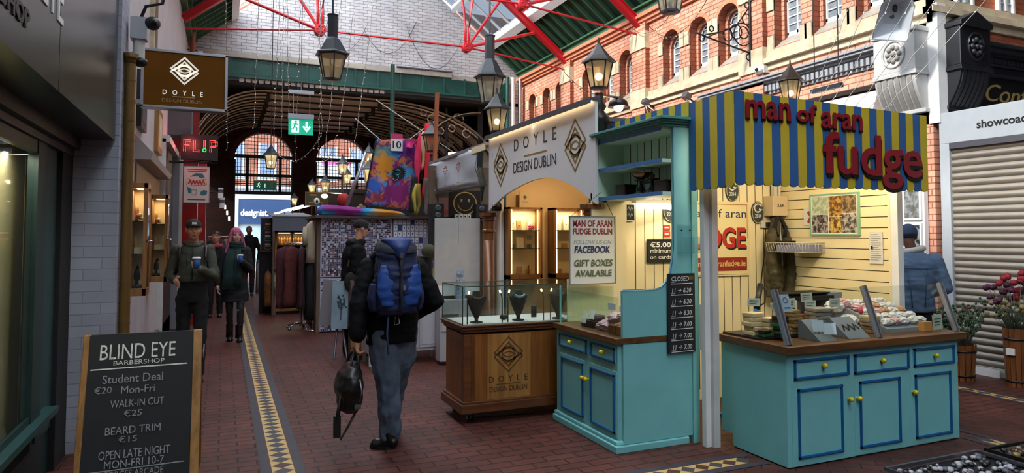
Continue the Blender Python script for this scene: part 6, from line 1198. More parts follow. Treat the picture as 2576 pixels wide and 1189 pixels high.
# badge stall
t = thing('market_stall', 'wooden stall body carrying the badge boards under the tapestry', 'stall', (2.4, 12.3, 0)); m = MB(); m.box(1.44, 11.6, 0, 1.50, 13.0, 1.93, M['grey_wood']); m.box(1.44, 11.62, 0, 3.45, 11.66, 1.90, M['grey_wood']); m.build('panels', t); m = MB(); m.box(1.40, 11.45, 1.90, 3.5, 13.0, 1.945, mat('roof_felt', '#5a4d44', .8)); m.build('roof_board', t)
m = MB(); m.box(3.38, 11.55, 0, 3.48, 11.62, 2.2, M['black_soft']); m.build('dark_post', t)
PC = [mat('badge%d' % i, c, .5) for i, c in enumerate(('#2a2440', '#b8b4c4', '#5a4a6a', '#d8d4de', '#3a2e2a', '#8a5a58', '#34406a', '#16131c'))]
def patches(t, x0, x1, z0, z1, y, s_, nm, skip=.06):
    m = MB(); nx_ = int((x1-x0)/s_); nz_ = int((z1-z0)/s_)
    for i in range(nx_):
        for j in range(nz_):
            if random.random() < skip: continue
            w_ = s_*random.uniform(.32, .47); h_ = s_*random.uniform(.32, .47); cx = x0+(i+.5)*s_; cz = z0+(j+.5)*s_; m.box(cx-w_, y-.004, cz-h_, cx+w_, y, cz+h_, random.choice(PC))
    return m.build(nm, t, kind='stuff')
random.seed(9)
t = thing('badge_board', 'large white board covered with hundreds of small dark badges', 'badge board', (2.1, 11.57, .92)); m = MB(); m.box(1.50, 11.585, .915, 2.70, 11.60, 1.91, mat('board_pale', '#a9a6b8', .7)); m.build('panel', t); patches(t, 1.52, 2.69, .93, 1.89, 11.584, .034, 'badges')
t = thing('badge_board', 'narrow lower badge board along the stall foot', 'badge board', (1.6, 11.57, .02)); m = MB(); m.box(1.50, 11.585, .02, 2.1, 11.60, .90, M['board_pale']); m.build('panel', t); patches(t, 1.515, 1.575, .2, .88, 11.584, .034, 'badges', .3); patches(t, 1.515, 2.1, .03, .18, 11.584, .03, 'badges')
t = thing('card_board', 'pale board with rows of small pinned picture cards, right of the badges', 'card board', (3.05, 11.57, 1.24)); m = MB(); m.box(2.72, 11.585, 1.24, 3.36, 11.60, 1.89, mat('board_lilac', '#8f92a8', .7)); m.build('panel', t)
dark = {(4, 0): 1, (1, 1): 1, (6, 3): 1}
for j in range(6):
    for i in range(8):
        if (i == 7 and j > 2) or (j == 5 and i > 5): continue
        x = 2.765+i*.075; z = 1.845-j*.107; m = MB(); dk = (i, j) in dark; m.box(x-.032, 11.581, z-.048, x+.032, 11.585, z+.048, M['badge6']); m.box(x-.028, 11.578, z-.044, x+.028, 11.5815, z+.044, mat('card_navy', '#1c3570', .6) if dk else mat('card_pale', '#cfd0da', .6)); o = m.build('pinned_card', label='navy blue card, %s one on the card board' % {(4, 0): 'the top', (1, 1): 'the left', (6, 3): 'the lower right'}[(i, j)] if dk else 'small pale card with a dark picture pinned on the card board', cat='card', group='pinned cards')
        if not dk: m = MB(); q = random.choice((0, 1, 2)); m.sph((x+random.uniform(-.008, .008), 11.577, z+random.uniform(-.012, .01)), (.011, .003, .014), M['badge2'] if q else M['badge6'], 6, 4); m.build('printed_picture', o)
m = MB(); m.box(2.96, 11.57, 1.88, 3.1, 11.585, 1.93, M['board_lilac']); m.build('title_card', label='blank header card above the pinned cards', cat='card')
# canvas print on a stand, crates
t = thing('canvas_print', 'pale blue canvas print with a dark tree on a stand', 'picture', (1.45, 9.1, .38)); m = MB(); T = Matrix.Translation((1.445, 9.1, .70)) @ Euler((-.08, 0, -.5)).to_matrix().to_4x4(); m.box(-.11, -.03, -.31, .11, .03, .31, mat('canvas_blue', '#8398a4', .8, var=.15, vs=5), T); m.build('canvas', t)
m = MB(); T2 = T @ Matrix.Translation((0, -.033, 0)) @ Euler((R(90), 0, 0)).to_matrix().to_4x4(); line(m, [(.02, -.2), (.02, .0)], .012, T2, M['ink_navy'])
for i in range(26): m.sph((random.gauss(.02, .035), random.gauss(.04, .05), 0), (.014, .016, .002), mat('tree_blue', '#2c4450', .8), 6, 4, T=T2)
m.build('painted_tree', t)
t = thing('print_stand', 'folding stand holding framed prints beside the badge stall', 'stand', (1.4, 9.2, 0)); m = MB(); m.box(1.30, 9.2, .38, 1.62, 9.23, .42, M['alu_dark']); m.build('rail', t)
for a, b in (((1.36, 9.05, 0), (1.42, 9.2, .42)), ((1.52, 9.0, 0), (1.48, 9.2, .42)), ((1.56, 9.3, 0), (1.5, 9.22, .42))): m = MB(); m.cyl(a, b, .015, M['alu_dark']); m.build('leg', t)
for i, x in enumerate((1.31, 1.36)): m = MB(); T = Matrix.Translation((x, 9.35, .70)) @ Euler((-.1, .06, -.6)).to_matrix().to_4x4(); m.box(-.09, -.012, -.30, .09, .012, .32, M['paper_blue'] if i else M['alu'], T); m.build('framed_print', label='%s white framed print leaning behind the canvas print' % ('outer', 'inner')[i], cat='picture', group='leaning prints')
t = thing('wooden_crate', 'rough slatted wooden display crate beside the man with the rucksack', 'crate', (1.62, 8.95, 0))
for k, x in enumerate((1.56, 1.70)): m = MB(); m.box(x-.02, 8.88, 0, x+.02, 9.05, 1.02 if k == 0 else 1.06, M['grey_wood']); m.build('upright', t)
for i in range(8): m = MB(); m.box(1.54, 8.865, .06+i*.11, 1.74, 8.88, .15+i*.11, M['frame_wood'] if i < 4 else M['grey_wood']); m.build('slat', t)
# mannequin with cream top
t = thing('mannequin', 'headless mannequin in a cream knitted top and long dark skirt', 'mannequin', (1.44, 11.95, 0)); KN = mat('knit_cream', '#b5a890', .9, bump=.5, bs=60)
x, y = 1.44, 11.95; m = cloth_rows([((x, y, 1.86), (.05, 0, 0), (0, .05, 0)), ((x, y, 1.80), (.12, 0, 0), (0, .07, 0)), ((x, y, 1.72), (.155, 0, 0), (0, .09, 0)), ((x, y, 1.5), (.14, 0, 0), (0, .10, 0)), ((x, y, 1.3), (.13, 0, 0), (0, .1, 0)), ((x, y, 1.14), (.15, 0, 0), (0, .11, 0))], 18, KN, wr=.1); m.build('knitted_top', t)
for s_ in (-1, 1): m = cloth_rows([((x+s_*.13, y, 1.76), (.05, 0, 0), (0, .05, 0)), ((x+s_*.16, y-.02, 1.6), (.045, 0, 0), (0, .05, 0)), ((x+s_*.15, y-.05, 1.46), (.04, 0, 0), (0, .045, 0))], 12, KN); m.build('sleeve', t)
m = cloth_rows([((x, y, 1.15), (.12, 0, 0), (0, .09, 0)), ((x, y, .8), (.14, 0, 0), (0, .11, 0)), ((x, y, .42), (.15, 0, 0), (0, .12, 0)), ((x, y, .18), (.15, 0, 0), (0, .13, 0))], 20, M['black_soft'], wr=.25); m.build('skirt', t); m = MB(); m.cyl((x, y, .0), (x, y, 1.2), .018, M['chrome']); m.lathe([(.14, 0), (.14, .015), (.02, .03)], (x, y, 0), M['chrome'], 16); m.build('stand', t)
# clothes rail
t = thing('clothes_rail', 'chrome clothes rail with star-shaped foot', 'clothes rail', (1.26, 12.2, 0)); m = MB(); m.cyl((1.26, 12.2, .05), (1.26, 12.2, 1.48), .018, M['chrome']); m.build('post', t)
for a in range(5): m = MB(); q = a*2*PI/5; m.tube([(1.26, 12.2, .10), (1.26+.12*math.cos(q), 12.2+.12*math.sin(q), .10), (1.26+.24*math.cos(q), 12.2+.24*math.sin(q), .05)], .014, M['chrome'], 6); m.sph((1.26+.24*math.cos(q), 12.2+.24*math.sin(q), .028), .027, M['chrome'], 8, 6); m.build('foot', t)
m = MB(); m.tube([(1.26+.25*math.cos(a), 12.2+.25*math.sin(a), 1.47) for a in [2*PI*k_/20 for k_ in range(20)]], .012, M['chrome'], 6, closed=True); m.build('ring_rail', t)
GARM = [('#15151c', 'dark navy'), ('#4a2028', 'plum red'), ('#5a2420', 'rust red'), ('#3a1c22', 'maroon'), ('#101014', 'black'), ('#24202c', 'charcoal violet'), ('#6a3a40', 'dusty rose'), ('#1a1a1a', 'black velvet')]
def garment(x, y, zt, zb, w_, d_, ang, m_, lab, grp):
    ca, sa = math.cos(ang), math.sin(ang); A = lambda k: (w_*k*ca, w_*k*sa, 0); B = lambda k: (-d_*k*sa, d_*k*ca, 0)
    m = cloth_rows([((x, y, zt+.02), A(.2), B(.4)), ((x, y, zt-.03), A(.85), B(.8)), ((x, y, zt-.2), A(1), B(1)), ((x, y, (zt+zb)/2), A(.95), B(1)), ((x, y, zb+.1), A(1.05), B(1.15)), ((x, y, zb), A(1.1), B(1.2))], 18, m_, wr=.35, seed=x*7)
    o = m.build('garment', label=lab, cat='garment', group=grp); m = MB(); m.tube([(x, y, zt+.01), (x, y, zt+.06), (x+.015*ca, y+.015*sa, zt+.075)], .005, M['chrome'], 5); m.build('hanger_hook', o)
for i, (c, n_) in enumerate(GARM):
    a = R(150+i*38); garment(1.26+.25*math.cos(a), 12.2+.25*math.sin(a), 1.40, .42-.05*(i % 2), .17, .055, a, mat('garm%d' % i, c, .9, var=.4, vs=18), n_+' garment hanging on the chrome clothes rail', 'clothes on the rail')
# garments over table, table, lit vitrine stall
t = thing('stall_table', 'wooden stall table piled with folded scarves', 'table', (1.2, 15.2, 0)); m = MB(); m.box(.95, 14.5, .84, 1.7, 16, .88, M['frame_wood']); m.build('table_top', t)
for x, y in ((.98, 14.55), (1.66, 14.55), (.98, 15.95), (1.66, 15.95)): m = MB(); m.box(x-.03, y-.03, 0, x+.03, y+.03, .84, M['frame_wood']); m.build('leg', t)
m = MB(); m.box(1.0, 14.6, .06, 1.62, 15.9, .1, M['frame_wood']); m.build('low_shelf', t); m = MB(); m.box(1.1, 14.62, .1, 1.35, 14.9, .38, mat('carton', '#7a5a38', .8)); m.build('carton', label='cardboard carton under the stall table', cat='carton')
for i, c in enumerate(('#8a8470', '#6a6078', '#a8a490', '#7a3a30', '#4a5a70', '#9a8a50', '#5a3a5a', '#b0aca0')):
    x = 1.05+.2*(i % 4); y = 14.62+.3*(i//4); m = MB(); m.sph((x, y, .93), (.11, .13, .055), mat('fold%d' % i, c, .9, var=.5, vs=30), 10, 6); m.build('folded_scarf', label=('front' if i < 4 else 'rear')+' row folded scarf on the stall table, '+('leftmost', 'second from left', 'third from left', 'rightmost')[i % 4], cat='scarf', group='folded scarves')
garment(.86, 14.6, .86, .18, .07, .16, 0, mat('drape_ochre', '#7a4a22', .9, var=.6, vs=10), 'ochre and red patterned cloth draped at the table end', 'draped cloths'); garment(1.1, 14.42, .84, .5, .13, .05, 0, mat('drape_yellow', '#8f8a5a', .9, var=.3, vs=12), 'yellow cloth draped over the table front', 'draped cloths')
t = thing('lit_vitrine', 'wooden glazed cabinet with warm lit top shelf at a far stall', 'display cabinet', (1.28, 14.6, .9)); W = M['cab_wood']; m = MB(); x0, x1 = .98, 1.64
m.box(x0, 14.45, .9, x0+.04, 14.8, 1.72, W); m.box(x1-.04, 14.45, .9, x1, 14.8, 1.72, W); m.box(x0, 14.45, 1.66, x1, 14.8, 1.72, W); m.box(x0-.01, 14.43, 1.70, x1+.01, 14.82, 1.73, W); m.box(1.29, 14.45, 1.2, 1.33, 14.48, 1.7, W); m.box(x0, 14.78, .9, x1, 14.8, 1.72, M['box_dark']); m.box(x0, 14.45, .89, x1, 14.8, .92, W); m.build('carcass', t)
for z in (1.40, 1.15): m = MB(); m.box(x0+.04, 14.48, z, x1-.04, 14.78, z+.012, M['shelf_glass']); m.build('shelf', t)
m = MB(); m.box(1.04, 14.5, 1.645, 1.27, 14.54, 1.66, M['led_warm']); m.box(1.36, 14.5, 1.645, 1.58, 14.54, 1.66, M['led_warm']); m.build('lamp', t); area('far_vitrine_lamp', (1.31, 14.6, 1.64), (1.31, 14.62, 1.2), 5, (1, .7, .3), .5, .1)
for i in range(10): x = 1.06+.056*i; m = MB(); m.lathe([(.02, 0), (.026, .03), (.012, .08), (.02, .12), (.008, .15)], (x, 14.6+.05*(i % 2), 1.413), mat('amber', '#a86a1c', .3) if i % 3 else M['gold'], 8); m.build('figurine', label='amber coloured figurine on the lit top shelf of the far cabinet', cat='figurine', group='figurines in the far cabinet')
for i in range(6): m = MB(); m.sph((1.08+.1*i, 14.6, 1.21), (.045, .04, .05), mat('trinket_grey', '#6a655c', .6, var=.4, vs=30)); m.build('trinket', label='grey trinket on the lower shelf of the far cabinet', cat='trinket', group='trinkets in the far cabinet')
t = thing('stall_awning', 'pale grey cloth awning of a stall down the arcade', 'awning', (1.25, 14.5, 1.68)); AW = mat('awning_grey', '#5f6470', .85); m = MB(); m.box(.91, 14.2, 1.70, 1.72, 14.215, 1.985, AW); m.add([(.9, 14.19, 1.98), (1.73, 14.19, 1.98), (1.73, 16.4, 2.12), (.9, 16.4, 2.12), (.9, 14.19, 1.99), (1.73, 14.19, 1.99), (1.73, 16.4, 2.13), (.9, 16.4, 2.13)], [(0, 1, 2, 3), (7, 6, 5, 4), (0, 4, 5, 1), (3, 2, 6, 7), (0, 3, 7, 4), (1, 5, 6, 2)], AW); m.build('cloth', t)
for x in (.93, 1.70): m = MB(); m.cyl((x, 14.24, 0), (x, 14.24, 1.98), .02, M['alu_dark']); m.build('pole', t)
t, T = board('menu_board', 'upright black menu board with coloured chalk drawings down the arcade', 'menu board', FY(.87, 14.9, 1.62), .26, .66, M['slate'], .02, M['oak_dark'], .02)
m = MB()
for y, c in ((.22, '#a08040'), (.05, '#a05060'), (-.03, '#a0a0c0'), (-.2, '#a89060')): line(m, [(-.06, y), (.05, y)], .04, T, mat('chalk_'+c[1:], c, .9))
for y in (.14, -.1, -.27): line(m, [(.08*math.cos(a), y+.03*math.sin(a)) for a in [2*PI*k_/10 for k_ in range(10)]], .006, T, M['chalk_dim'], True)
m.build('chalk_drawings', t); m = MB(); m.box(.72, 14.92, 0, 1.0, 15.2, 1.27, M['black_soft']); m.build('board_pedestal', label='black pedestal under the menu board', cat='pedestal')
t, T = board('oval_sign', 'dark green oval sign with faded gold lettering over the far stall', 'sign', FY(2.0, 16.2, 2.45), .5, .3, mat('sign_green', '#1a2418', .6), .03, M['gold'], .01)
m = MB(); line(m, [(-.17, .09), (.0, .09)], .035, T, M['gold']); line(m, [(-.12, -.0), (.10, 0)], .015, T, M['gold']); line(m, [(-.18, -.08), (.17, -.08)], .022, T, M['gold']); m.build('gold_lines', t); m = MB(); m.cyl((2.0, 16.22, 0), (2.0, 16.22, 2.32), .02, M['iron'], n=6); m.build('post', t)
for i, (x, y, z, a) in enumerate(((.95, 15.5, 2.12, .5), (1.15, 16, 2.2, .5), (1.35, 16.4, 2.22, .5), (2.3, 17, 2.62, -.15), (2.05, 17, 2.55, -.2))):
    m = MB(); T = Matrix.Translation((x+.3, y, z+.02)) @ Euler((0, -.25 if i < 3 else .12, a)).to_matrix().to_4x4(); m.cyl(T @ Vector((-.28, 0, 0)), T @ Vector((.28, 0, 0)), .016, M['tube_light'], n=8); m.cyl(T @ Vector((0, .02, 0)), (T.translation.x, T.translation.y+.02, 0), .012, M['iron'], n=6); m.build('stall_tube', label='%s fluorescent tube glimpsed over the far stalls' % ('leftmost', 'second', 'third', 'fourth', 'fifth')[i], cat='light', group='far fluorescent tubes')
m = MB(); m.sph((2.12, 15.8, 2.5), (.08, .05, .05), M['bulb_warm']); m.cyl((2.12, 15.84, 0), (2.12, 15.84, 2.5), .015, M['iron'], n=6); m.build('heat_lamp', label='orange glowing heat lamp beside the oval sign', cat='lamp'); point('heat_light', (2.12, 15.7, 2.5), 6, (1, .5, .15), .06)
for x, y, h in ((2.2, 14.2, 2.1), (2.6, 16.5, 2.6)):
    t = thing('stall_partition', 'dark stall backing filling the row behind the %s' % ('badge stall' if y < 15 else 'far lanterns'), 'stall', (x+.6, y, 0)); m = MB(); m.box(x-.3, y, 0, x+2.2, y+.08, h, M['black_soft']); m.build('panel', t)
m = MB(); m.box(2.2, 16.45, 2.62, 3.9, 16.52, 2.72, M['black_soft']); m.build('stall_valance', label='dark stall roof edge before the right arched window', cat='awning')
# bollards and bin in the passage
for i, (x, y) in enumerate(((.93, 20.4), (1.03, 22.5))): m = MB(); m.lathe([(.05, 0), (.05, .85), (.04, .9), (.02, .93)], (x, y, 0), mat('bollard', '#8d8f98', .4), 12); m.build('bollard', label='%s pale bollard in the passage behind the walking couple' % ('nearer', 'farther')[i], cat='bollard', group='passage bollards')
# left shops of the passage
t = thing('dark_grille_shop', 'dark shop front with iron grille on the left of the passage', 'shop front', (-.5, 19, 0)); m = MB(); m.box(-.85, 18.6, 0, -.55, 24.5, 3.2, mat('shop_dark', '#241214', .7)); m.build('front', t); m = MB()
for k_ in range(12): m.box(-.56, 18.8+k_*.4, .2, -.53, 18.83+k_*.4, 2.6, M['iron'])
for k_ in range(5): m.box(-.56, 18.7, .5+k_*.5, -.53, 24, .53+k_*.5, M['iron'])
m.build('iron_grille', t)
for i, (x, c) in enumerate(((-.2, '#16161a'), (-.05, '#3a1c20'), (.08, '#7a6a68'))): garment(x, 16.6+.2*i, 1.5, .5, .14, .07, .4*i, mat('far_garm%d' % i, c, .9), ('black', 'maroon', 'pale grey')[i]+' garment on display behind the walking couple', 'garments behind the couple')
t = thing('rail_stand', 'garment stand behind the walking couple', 'clothes rail', (-.05, 16.8, 0)); m = MB(); m.cyl((-.3, 16.6, 1.58), (.2, 17, 1.58), .015, M['chrome']); m.cyl((-.28, 16.6, 0), (-.28, 16.6, 1.58), .015, M['chrome']); m.cyl((.18, 17, 0), (.18, 17, 1.58), .015, M['chrome']); m.build('frame', t)
# ---------------- street beyond
mat('street_white', '#a4b0b8', .6, var=.05)
t = thing('designer_shop', 'white and blue shop front across the street beyond the left arch', 'shop front', (1.9, 32, 0)); m = MB(); m.box(.2, 32, 3.2, 5.6, 32.4, 3.62, M['street_white']); m.box(.1, 31.9, 3.62, 5.7, 32.4, 3.78, M['street_white']); m.box(.2, 31.95, 0, .62, 32.4, 3.2, M['street_white']); m.build('white_surround', t)
m = MB(); m.box(.62, 31.97, 2.1, 5.4, 32.3, 3.18, mat('sign_royal', '#123258', .5)); m.build('sign_board', t); m = MB(); m.text('designist.', FY(1.29, 31.95, 2.55), M['white'], w=1.16, h=.40, ext=.01, bold=.01); m.build('lettering', t)
m = MB(); m.prism([(2.2, 2.6), (5.4, 2.2), (5.4, 2.9), (3.4, 3.0)], 'Y', 31.965, 31.968, mat('sign_sky', '#3a6690', .5)); m.build('light_stroke', t)
m = MB(); m.box(.62, 32.1, 0, 5.4, 32.2, 2.1, mat('shop_glass', '#9fb6c0', .2)); m.build('shop_glass', t)
for x in (1.6, 3.0, 4.2): m = MB(); m.box(x, 32.0, 0, x+.1, 32.12, 2.1, M['street_white']); m.build('mullion', t)
t = thing('street_building', 'orange brick building across the street seen through the passage arches', 'building', (3, 33, 0)); m = MB(); m.box(-6, 32.4, 0, 14, 34, 13, M['brick_street']); m.build('wall', t)
for i in range(7):
    for z in (4.2, 6.6):
        x = -1.2+i*1.35; m = MB(); m.box(x, 32.36, z, x+.62, 32.41, z+1.5, mat('street_pane', '#5f7088', .2)); o = m.build('window', t); m = MB(); m.box(x-.08, 32.34, z, x, 32.41, z+1.55, M['street_white']); m.box(x+.62, 32.34, z, x+.70, 32.41, z+1.55, M['street_white']); m.box(x-.1, 32.32, z-.1, x+.72, 32.41, z, M['street_white']); m.box(x+.29, 32.35, z, x+.33, 32.37, z+1.5, M['street_white']); m.build('window_surround', o)
t = thing('street_hanging', 'bright pink and white street sign seen through the right arch', 'sign', (4.9, 31.5, 4.6)); m = MB(); m.box(3.9, 31.5, 4.2, 5.5, 31.55, 5.2, M['street_white']); m.box(4.6, 31.55, 4.6, 4.7, 32.4, 4.7, M['iron']); m.build('panel', t); m = MB(); m.box(4.1, 31.48, 4.8, 5.4, 31.5, 5.1, mat('sign_pink', '#c04a80', .5)); m.build('pink_band', t)
# ================================================================ RIGHT: SHOP FRONTS, SHUTTERED KIOSK, FLOWERS
CGY = mat('cornice_grey', '#8f9298', .6, var=.1)
m = MB()
for d, z0, z1 in ((.03, 3.88, 3.92), (.05, 4.02, 4.05), (.10, 4.05, 4.09), (.16, 4.09, 4.13), (.19, 4.13, 4.16)): m.box(XR-d, 6.22, z0, XR+.02, 9.9, z1, CGY)
m.box(XR-.02, 6.22, 3.92, XR+.02, 9.9, 4.02, M['black_soft']); y = 6.24
while y < 9.85: m.box(XR-.09, y, 3.925, XR, y+.05, 4.02, CGY); y += .085
struct(m, 'trim_18')
m = MB(); m.box(XR-.10, 6.22, 3.58, XR+.02, 9.9, 3.64, M['brown_iron']); struct(m, 'trim_19')
t = thing('shop_sign_board', 'long blank white shop sign board behind the striped awning', 'sign board', (8.05, 7.9, 3.0)); m = MB(); m.add([(XR-.30, 6.3, 3.02), (XR-.30, 9.8, 3.02), (XR-.06, 9.8, 3.56), (XR-.06, 6.3, 3.56), (XR, 6.3, 3.02), (XR, 9.8, 3.02), (XR, 9.8, 3.56), (XR, 6.3, 3.56)], [(0, 1, 2, 3), (7, 6, 5, 4), (0, 4, 5, 1), (3, 2, 6, 7), (0, 3, 7, 4), (1, 5, 6, 2)], M['white']); m.build('panel', t)
# console corbels at the corner
def corbel(name, lab, T, col, dk):
    """T: x right along the face, y up from the underside of the fluted scroll, z out"""
    t = thing(name, lab, 'corbel', tuple(T.translation)); m = MB()
    m.box(-.29, .48, 0, .29, .98, .26, col, T); m.prism([(-.31, .96), (.31, .96), (.31, 1.02), (.0, 1.16), (-.31, 1.02)], 'Z', 0, .29, col, T); m.build('block', t, bev=.01)
    m = MB(); m.box(-.31, .42, 0, .31, .45, .28, col, T); m.box(-.30, .45, 0, .30, .48, .27, col, T); m.box(-.30, -.05, 0, .30, 0, .10, col, T); m.build('mouldings', t, bev=.006)
    m = MB(); n = 10; pr = [(.42*(1-k/n), .08+.17*math.cos(PI/2*k/n)) for k in range(n+1)]
    for (u0, u1, dd) in [(-.28, .28, 0)]+[(-.25+.085*k, -.19+.085*k, .012) for k in range(6)]:
        vs = [(u0, z, o_+dd) for z, o_ in pr]+[(u1, z, o_+dd) for z, o_ in pr]+[(u0, z, 0) for z, o_ in pr]+[(u1, z, 0) for z, o_ in pr]; q = n+1
        m.add(vs, [(i, i+1, i+1+q, i+q) for i in range(n)]+[(i, i+2*q, i+1+2*q, i+1) for i in range(n)]+[(i+q, i+1+q, i+1+3*q, i+3*q) for i in range(n)], col if dd == 0 else dk, False, T)
    m.build('fluted_scroll', t)
    m = MB(); m.tube([T @ Vector((.15*math.cos(a), .72+.17*math.sin(a), .265)) for a in [2*PI*k/20 for k in range(20)]], .016, col, 6, closed=True)
    for k in range(8): a = k*PI/4; m.sph(T @ Vector((.08*math.cos(a), .72+.09*math.sin(a), .265)), .034, dk, 7, 5)
    m.sph(T @ Vector((0, .72, .27)), .035, dk, 8, 6); m.build('rosette', t)
corbel('console_corbel', 'white carved corbel with a round rosette at the corner of the brick facade', FX(XR, 5.92, 3.2), mat('corbel_white', '#b4b4b3', .55, var=.05), mat('corbel_shade', '#8c8a86', .6))
BKP = mat('shop_black', '#17181d', .45, var=.1); BKD = mat('shop_black2', '#24262c', .5)
corbel('console_corbel', 'black carved corbel with a round rosette on the black shop front', FY(8.52, 5.58, 3.22), BKP, BKD)
m = MB(); m.box(XR-.02, 5.50, 3.0, XR+.14, 5.64, 4.5, M['white']); struct(m, 'trim_20')
# return wall along the cross aisle
m = MB(); m.box(XR, 5.6, 3.0, 14, 5.9, 6.4, brick('brick_return', '#b96a48', '#a85c3e', '#7c5444', .235, .078, 'XZ', .006, var=.22)); m.box(XR+.3, 5.62, 0, 14, 5.9, 3.0, M['brick_dark']); struct(m, 'wall_return')
m = MB()
for d, z0, z1 in ((.05, 4.46, 4.58), (.11, 4.38, 4.46), (.04, 4.28, 4.38)): m.box(XR-d, 5.6-d, z0, 14, 5.62, z1, M['stone'])
struct(m, 'trim_21')
for i, x in enumerate((8.72, 9.56, 10.4)):
    m = MB(); m.box(x-.16, 5.59, 4.6, x+.16, 5.61, 5.6, M['pane_grey']); f = m.build('window_%d' % (40+i), kind='structure'); m = MB(); m.box(x-.17, 5.55, 4.58, x-.13, 5.6, 5.6, M['white']); m.box(x+.13, 5.55, 4.58, x+.17, 5.6, 5.6, M['white']); m.box(x-.02, 5.56, 4.6, x+.02, 5.6, 5.6, M['white'])
    for k in range(6): m.box(x-.16, 5.57, 4.7+k*.15, x+.16, 5.59, 4.715+k*.15, M['white'])
    m.build('window_frame', f)
t = thing('black_fascia', 'black shop front fascia with gold script lettering, upper right', 'shop fascia', (10, 5.5, 3.2)); m = MB(); m.box(8.1, 5.52, 3.0, 13, 5.6, 4.0, BKP); m.build('fascia_board', t); m = MB()
for d, z0, z1 in ((.10, 3.80, 3.83), (.14, 3.92, 3.96), (.2, 3.96, 4.02), (.24, 4.02, 4.06)): m.box(8.6, 5.6-d, z0, 13, 5.6, z1, BKD)
x = 8.9
while x < 12: m.box(x, 5.49, 3.84, x+.05, 5.53, 3.91, BKD); x += .09
m.box(8.75, 5.46, 3.66, 13, 5.55, 3.69, BKD); m.build('cornice', t)
m = MB(); m.text('Confectionery', FY(10.25, 5.515, 3.42), mat('script_gold', '#a38c52', .5), w=2.5, h=.30, ext=.004, shear=.35); m.build('lettering', t, label='gold script lettering')
m = MB(); m.box(8.2, -16, 6.4, 14, 5.6, 6.5, M['offwhite']); struct(m, 'ceiling_aisle'); m = MB(); m.box(13.7, -16, 0, 14, 5.6, 6.4, M['brick_dark']); struct(m, 'wall_aisle')
# shuttered white kiosk
t = thing('shuttered_kiosk', 'white kiosk with closed grey roller shutter at the right edge', 'kiosk', (8.3, 4.2, 0)); KW = mat('kiosk_white', '#a6acb2', .5, var=.04)
m = MB(); m.box(8.1, 2.0, 2.73, 8.9, 5.53, 3.11, KW); m.box(8.1, 5.41, 0, 8.9, 5.53, 2.73, KW); m.box(8.12, 2.0, 0, 8.18, 5.41, .10, M['stone_grey']); m.box(8.4, 2.0, 0, 8.9, 5.41, 2.73, KW); m.build('shell', t, bev=.006)
m = MB(); z = .10
SH = mat('shutter', '#8a8276', .45, .3, var=.06)
while z < 2.68:
    n = 5; P = [(8.15-.022*math.sin(PI*k/n), z+.075*k/n) for k in range(n+1)]
    m.strip([(p[0], 2.0, p[1]) for p in P], [(p[0], 5.41, p[1]) for p in P], SH, True); m.box(8.152, 2.0, z-.006, 8.158, 5.41, z+.004, M['alu_dark']); z += .081
m.build('roller_shutter', t, label='grey corrugated roller shutter'); m = MB(); m.box(8.10, 2.0, 2.66, 8.17, 5.41, 2.73, M['alu_dark']); m.build('shutter_slot', t)
m = MB(); m.text('showcoaccessories', FX(8.097, 4.56, 2.91), M['black'], w=1.03, h=.095, ext=.002, bold=.006); m.build('lettering', t, label='black lettering')
# framed prints beside the corner pillar
m = MB(); m.box(XR-.03, 5.98, .0, XR, 8.9, 3.0, mat('shop_blue_white', '#a9bccb', .5)); struct(m, 'wall_shop_right')
m = MB(); m.box(XR-.09, 5.68, .9, XR-.02, 6.02, 2.6, M['white']); m.build('display_board', label='white display post carrying framed prints by the corner pillar', cat='board')
for z0, z1, l in ((1.80, 2.2, 'upper framed print beside the brick corner pillar'), (1.40, 1.77, 'lower framed dark print beside the brick corner pillar')):
    t, T = board('framed_print', l, 'picture', FX(XR-.105, 5.83, (z0+z1)/2), .2, z1-z0-.06, photomat('print%d' % len(MATS), '#2a2c30' if z0 < 1.6 else '#5a5c50', '#8f949a', 14), .02, M['white'], .025)
for y in (6.2, 6.5): m = MB(); m.cyl((XR-.06, y, .3), (XR-.06, y, 2.8), .02, M['offwhite']); m.build('display_rail', label='white upright display rail, %s the framed prints' % ('nearest' if y < 6.4 else 'beyond'), cat='rail', group='display rails')
# wrought-iron sign bracket and floodlight on the facade
t = thing('scroll_bracket', 'black wrought iron scroll bracket projecting from the brick facade', 'bracket', (8.0, 8.9, 4.4)); m = MB(); Y0 = 8.6; I_ = M['iron']
def P_(u, z): return (XR-.12-u*.93, Y0+u*.05, z)
m.cyl(P_(0, 4.40), P_(0, 5.55), .022, I_); m.tube([P_(0, 4.62), P_(.3, 4.68), (P_(.9, 4.80)), P_(1.15, 4.86)], .016, I_, 6); m.tube([P_(0, 5.4), P_(.3, 5.05), P_(.6, 4.92), P_(.95, 4.84)], .012, I_, 6); m.build('bracket_arms', t)
for (u, z, r_) in ((.16, 4.92, .19), (.30, 4.95, .12), (.48, 4.88, .10), (.07, 5.18, .09), (.14, 4.95, .10), (.06, 5.42, .05), (1.02, 4.78, .05), (.82, 4.95, .045), (.04, 4.55, .05)): m = MB(); m.tube([P_(u+r_*math.cos(a), z+r_*math.sin(a)) for a in [2*PI*k/16 for k in range(17)]], .011, I_, 5); m.build('scroll', t)
t = thing('floodlight', 'large open-fronted white floodlight near the white corbel', 'floodlight', (7.4, 5.6, 3.95)); T = Matrix.Translation((7.35, 5.52, 4.2)) @ Euler((R(28), R(8), R(-38))).to_matrix().to_4x4(); m = MB()
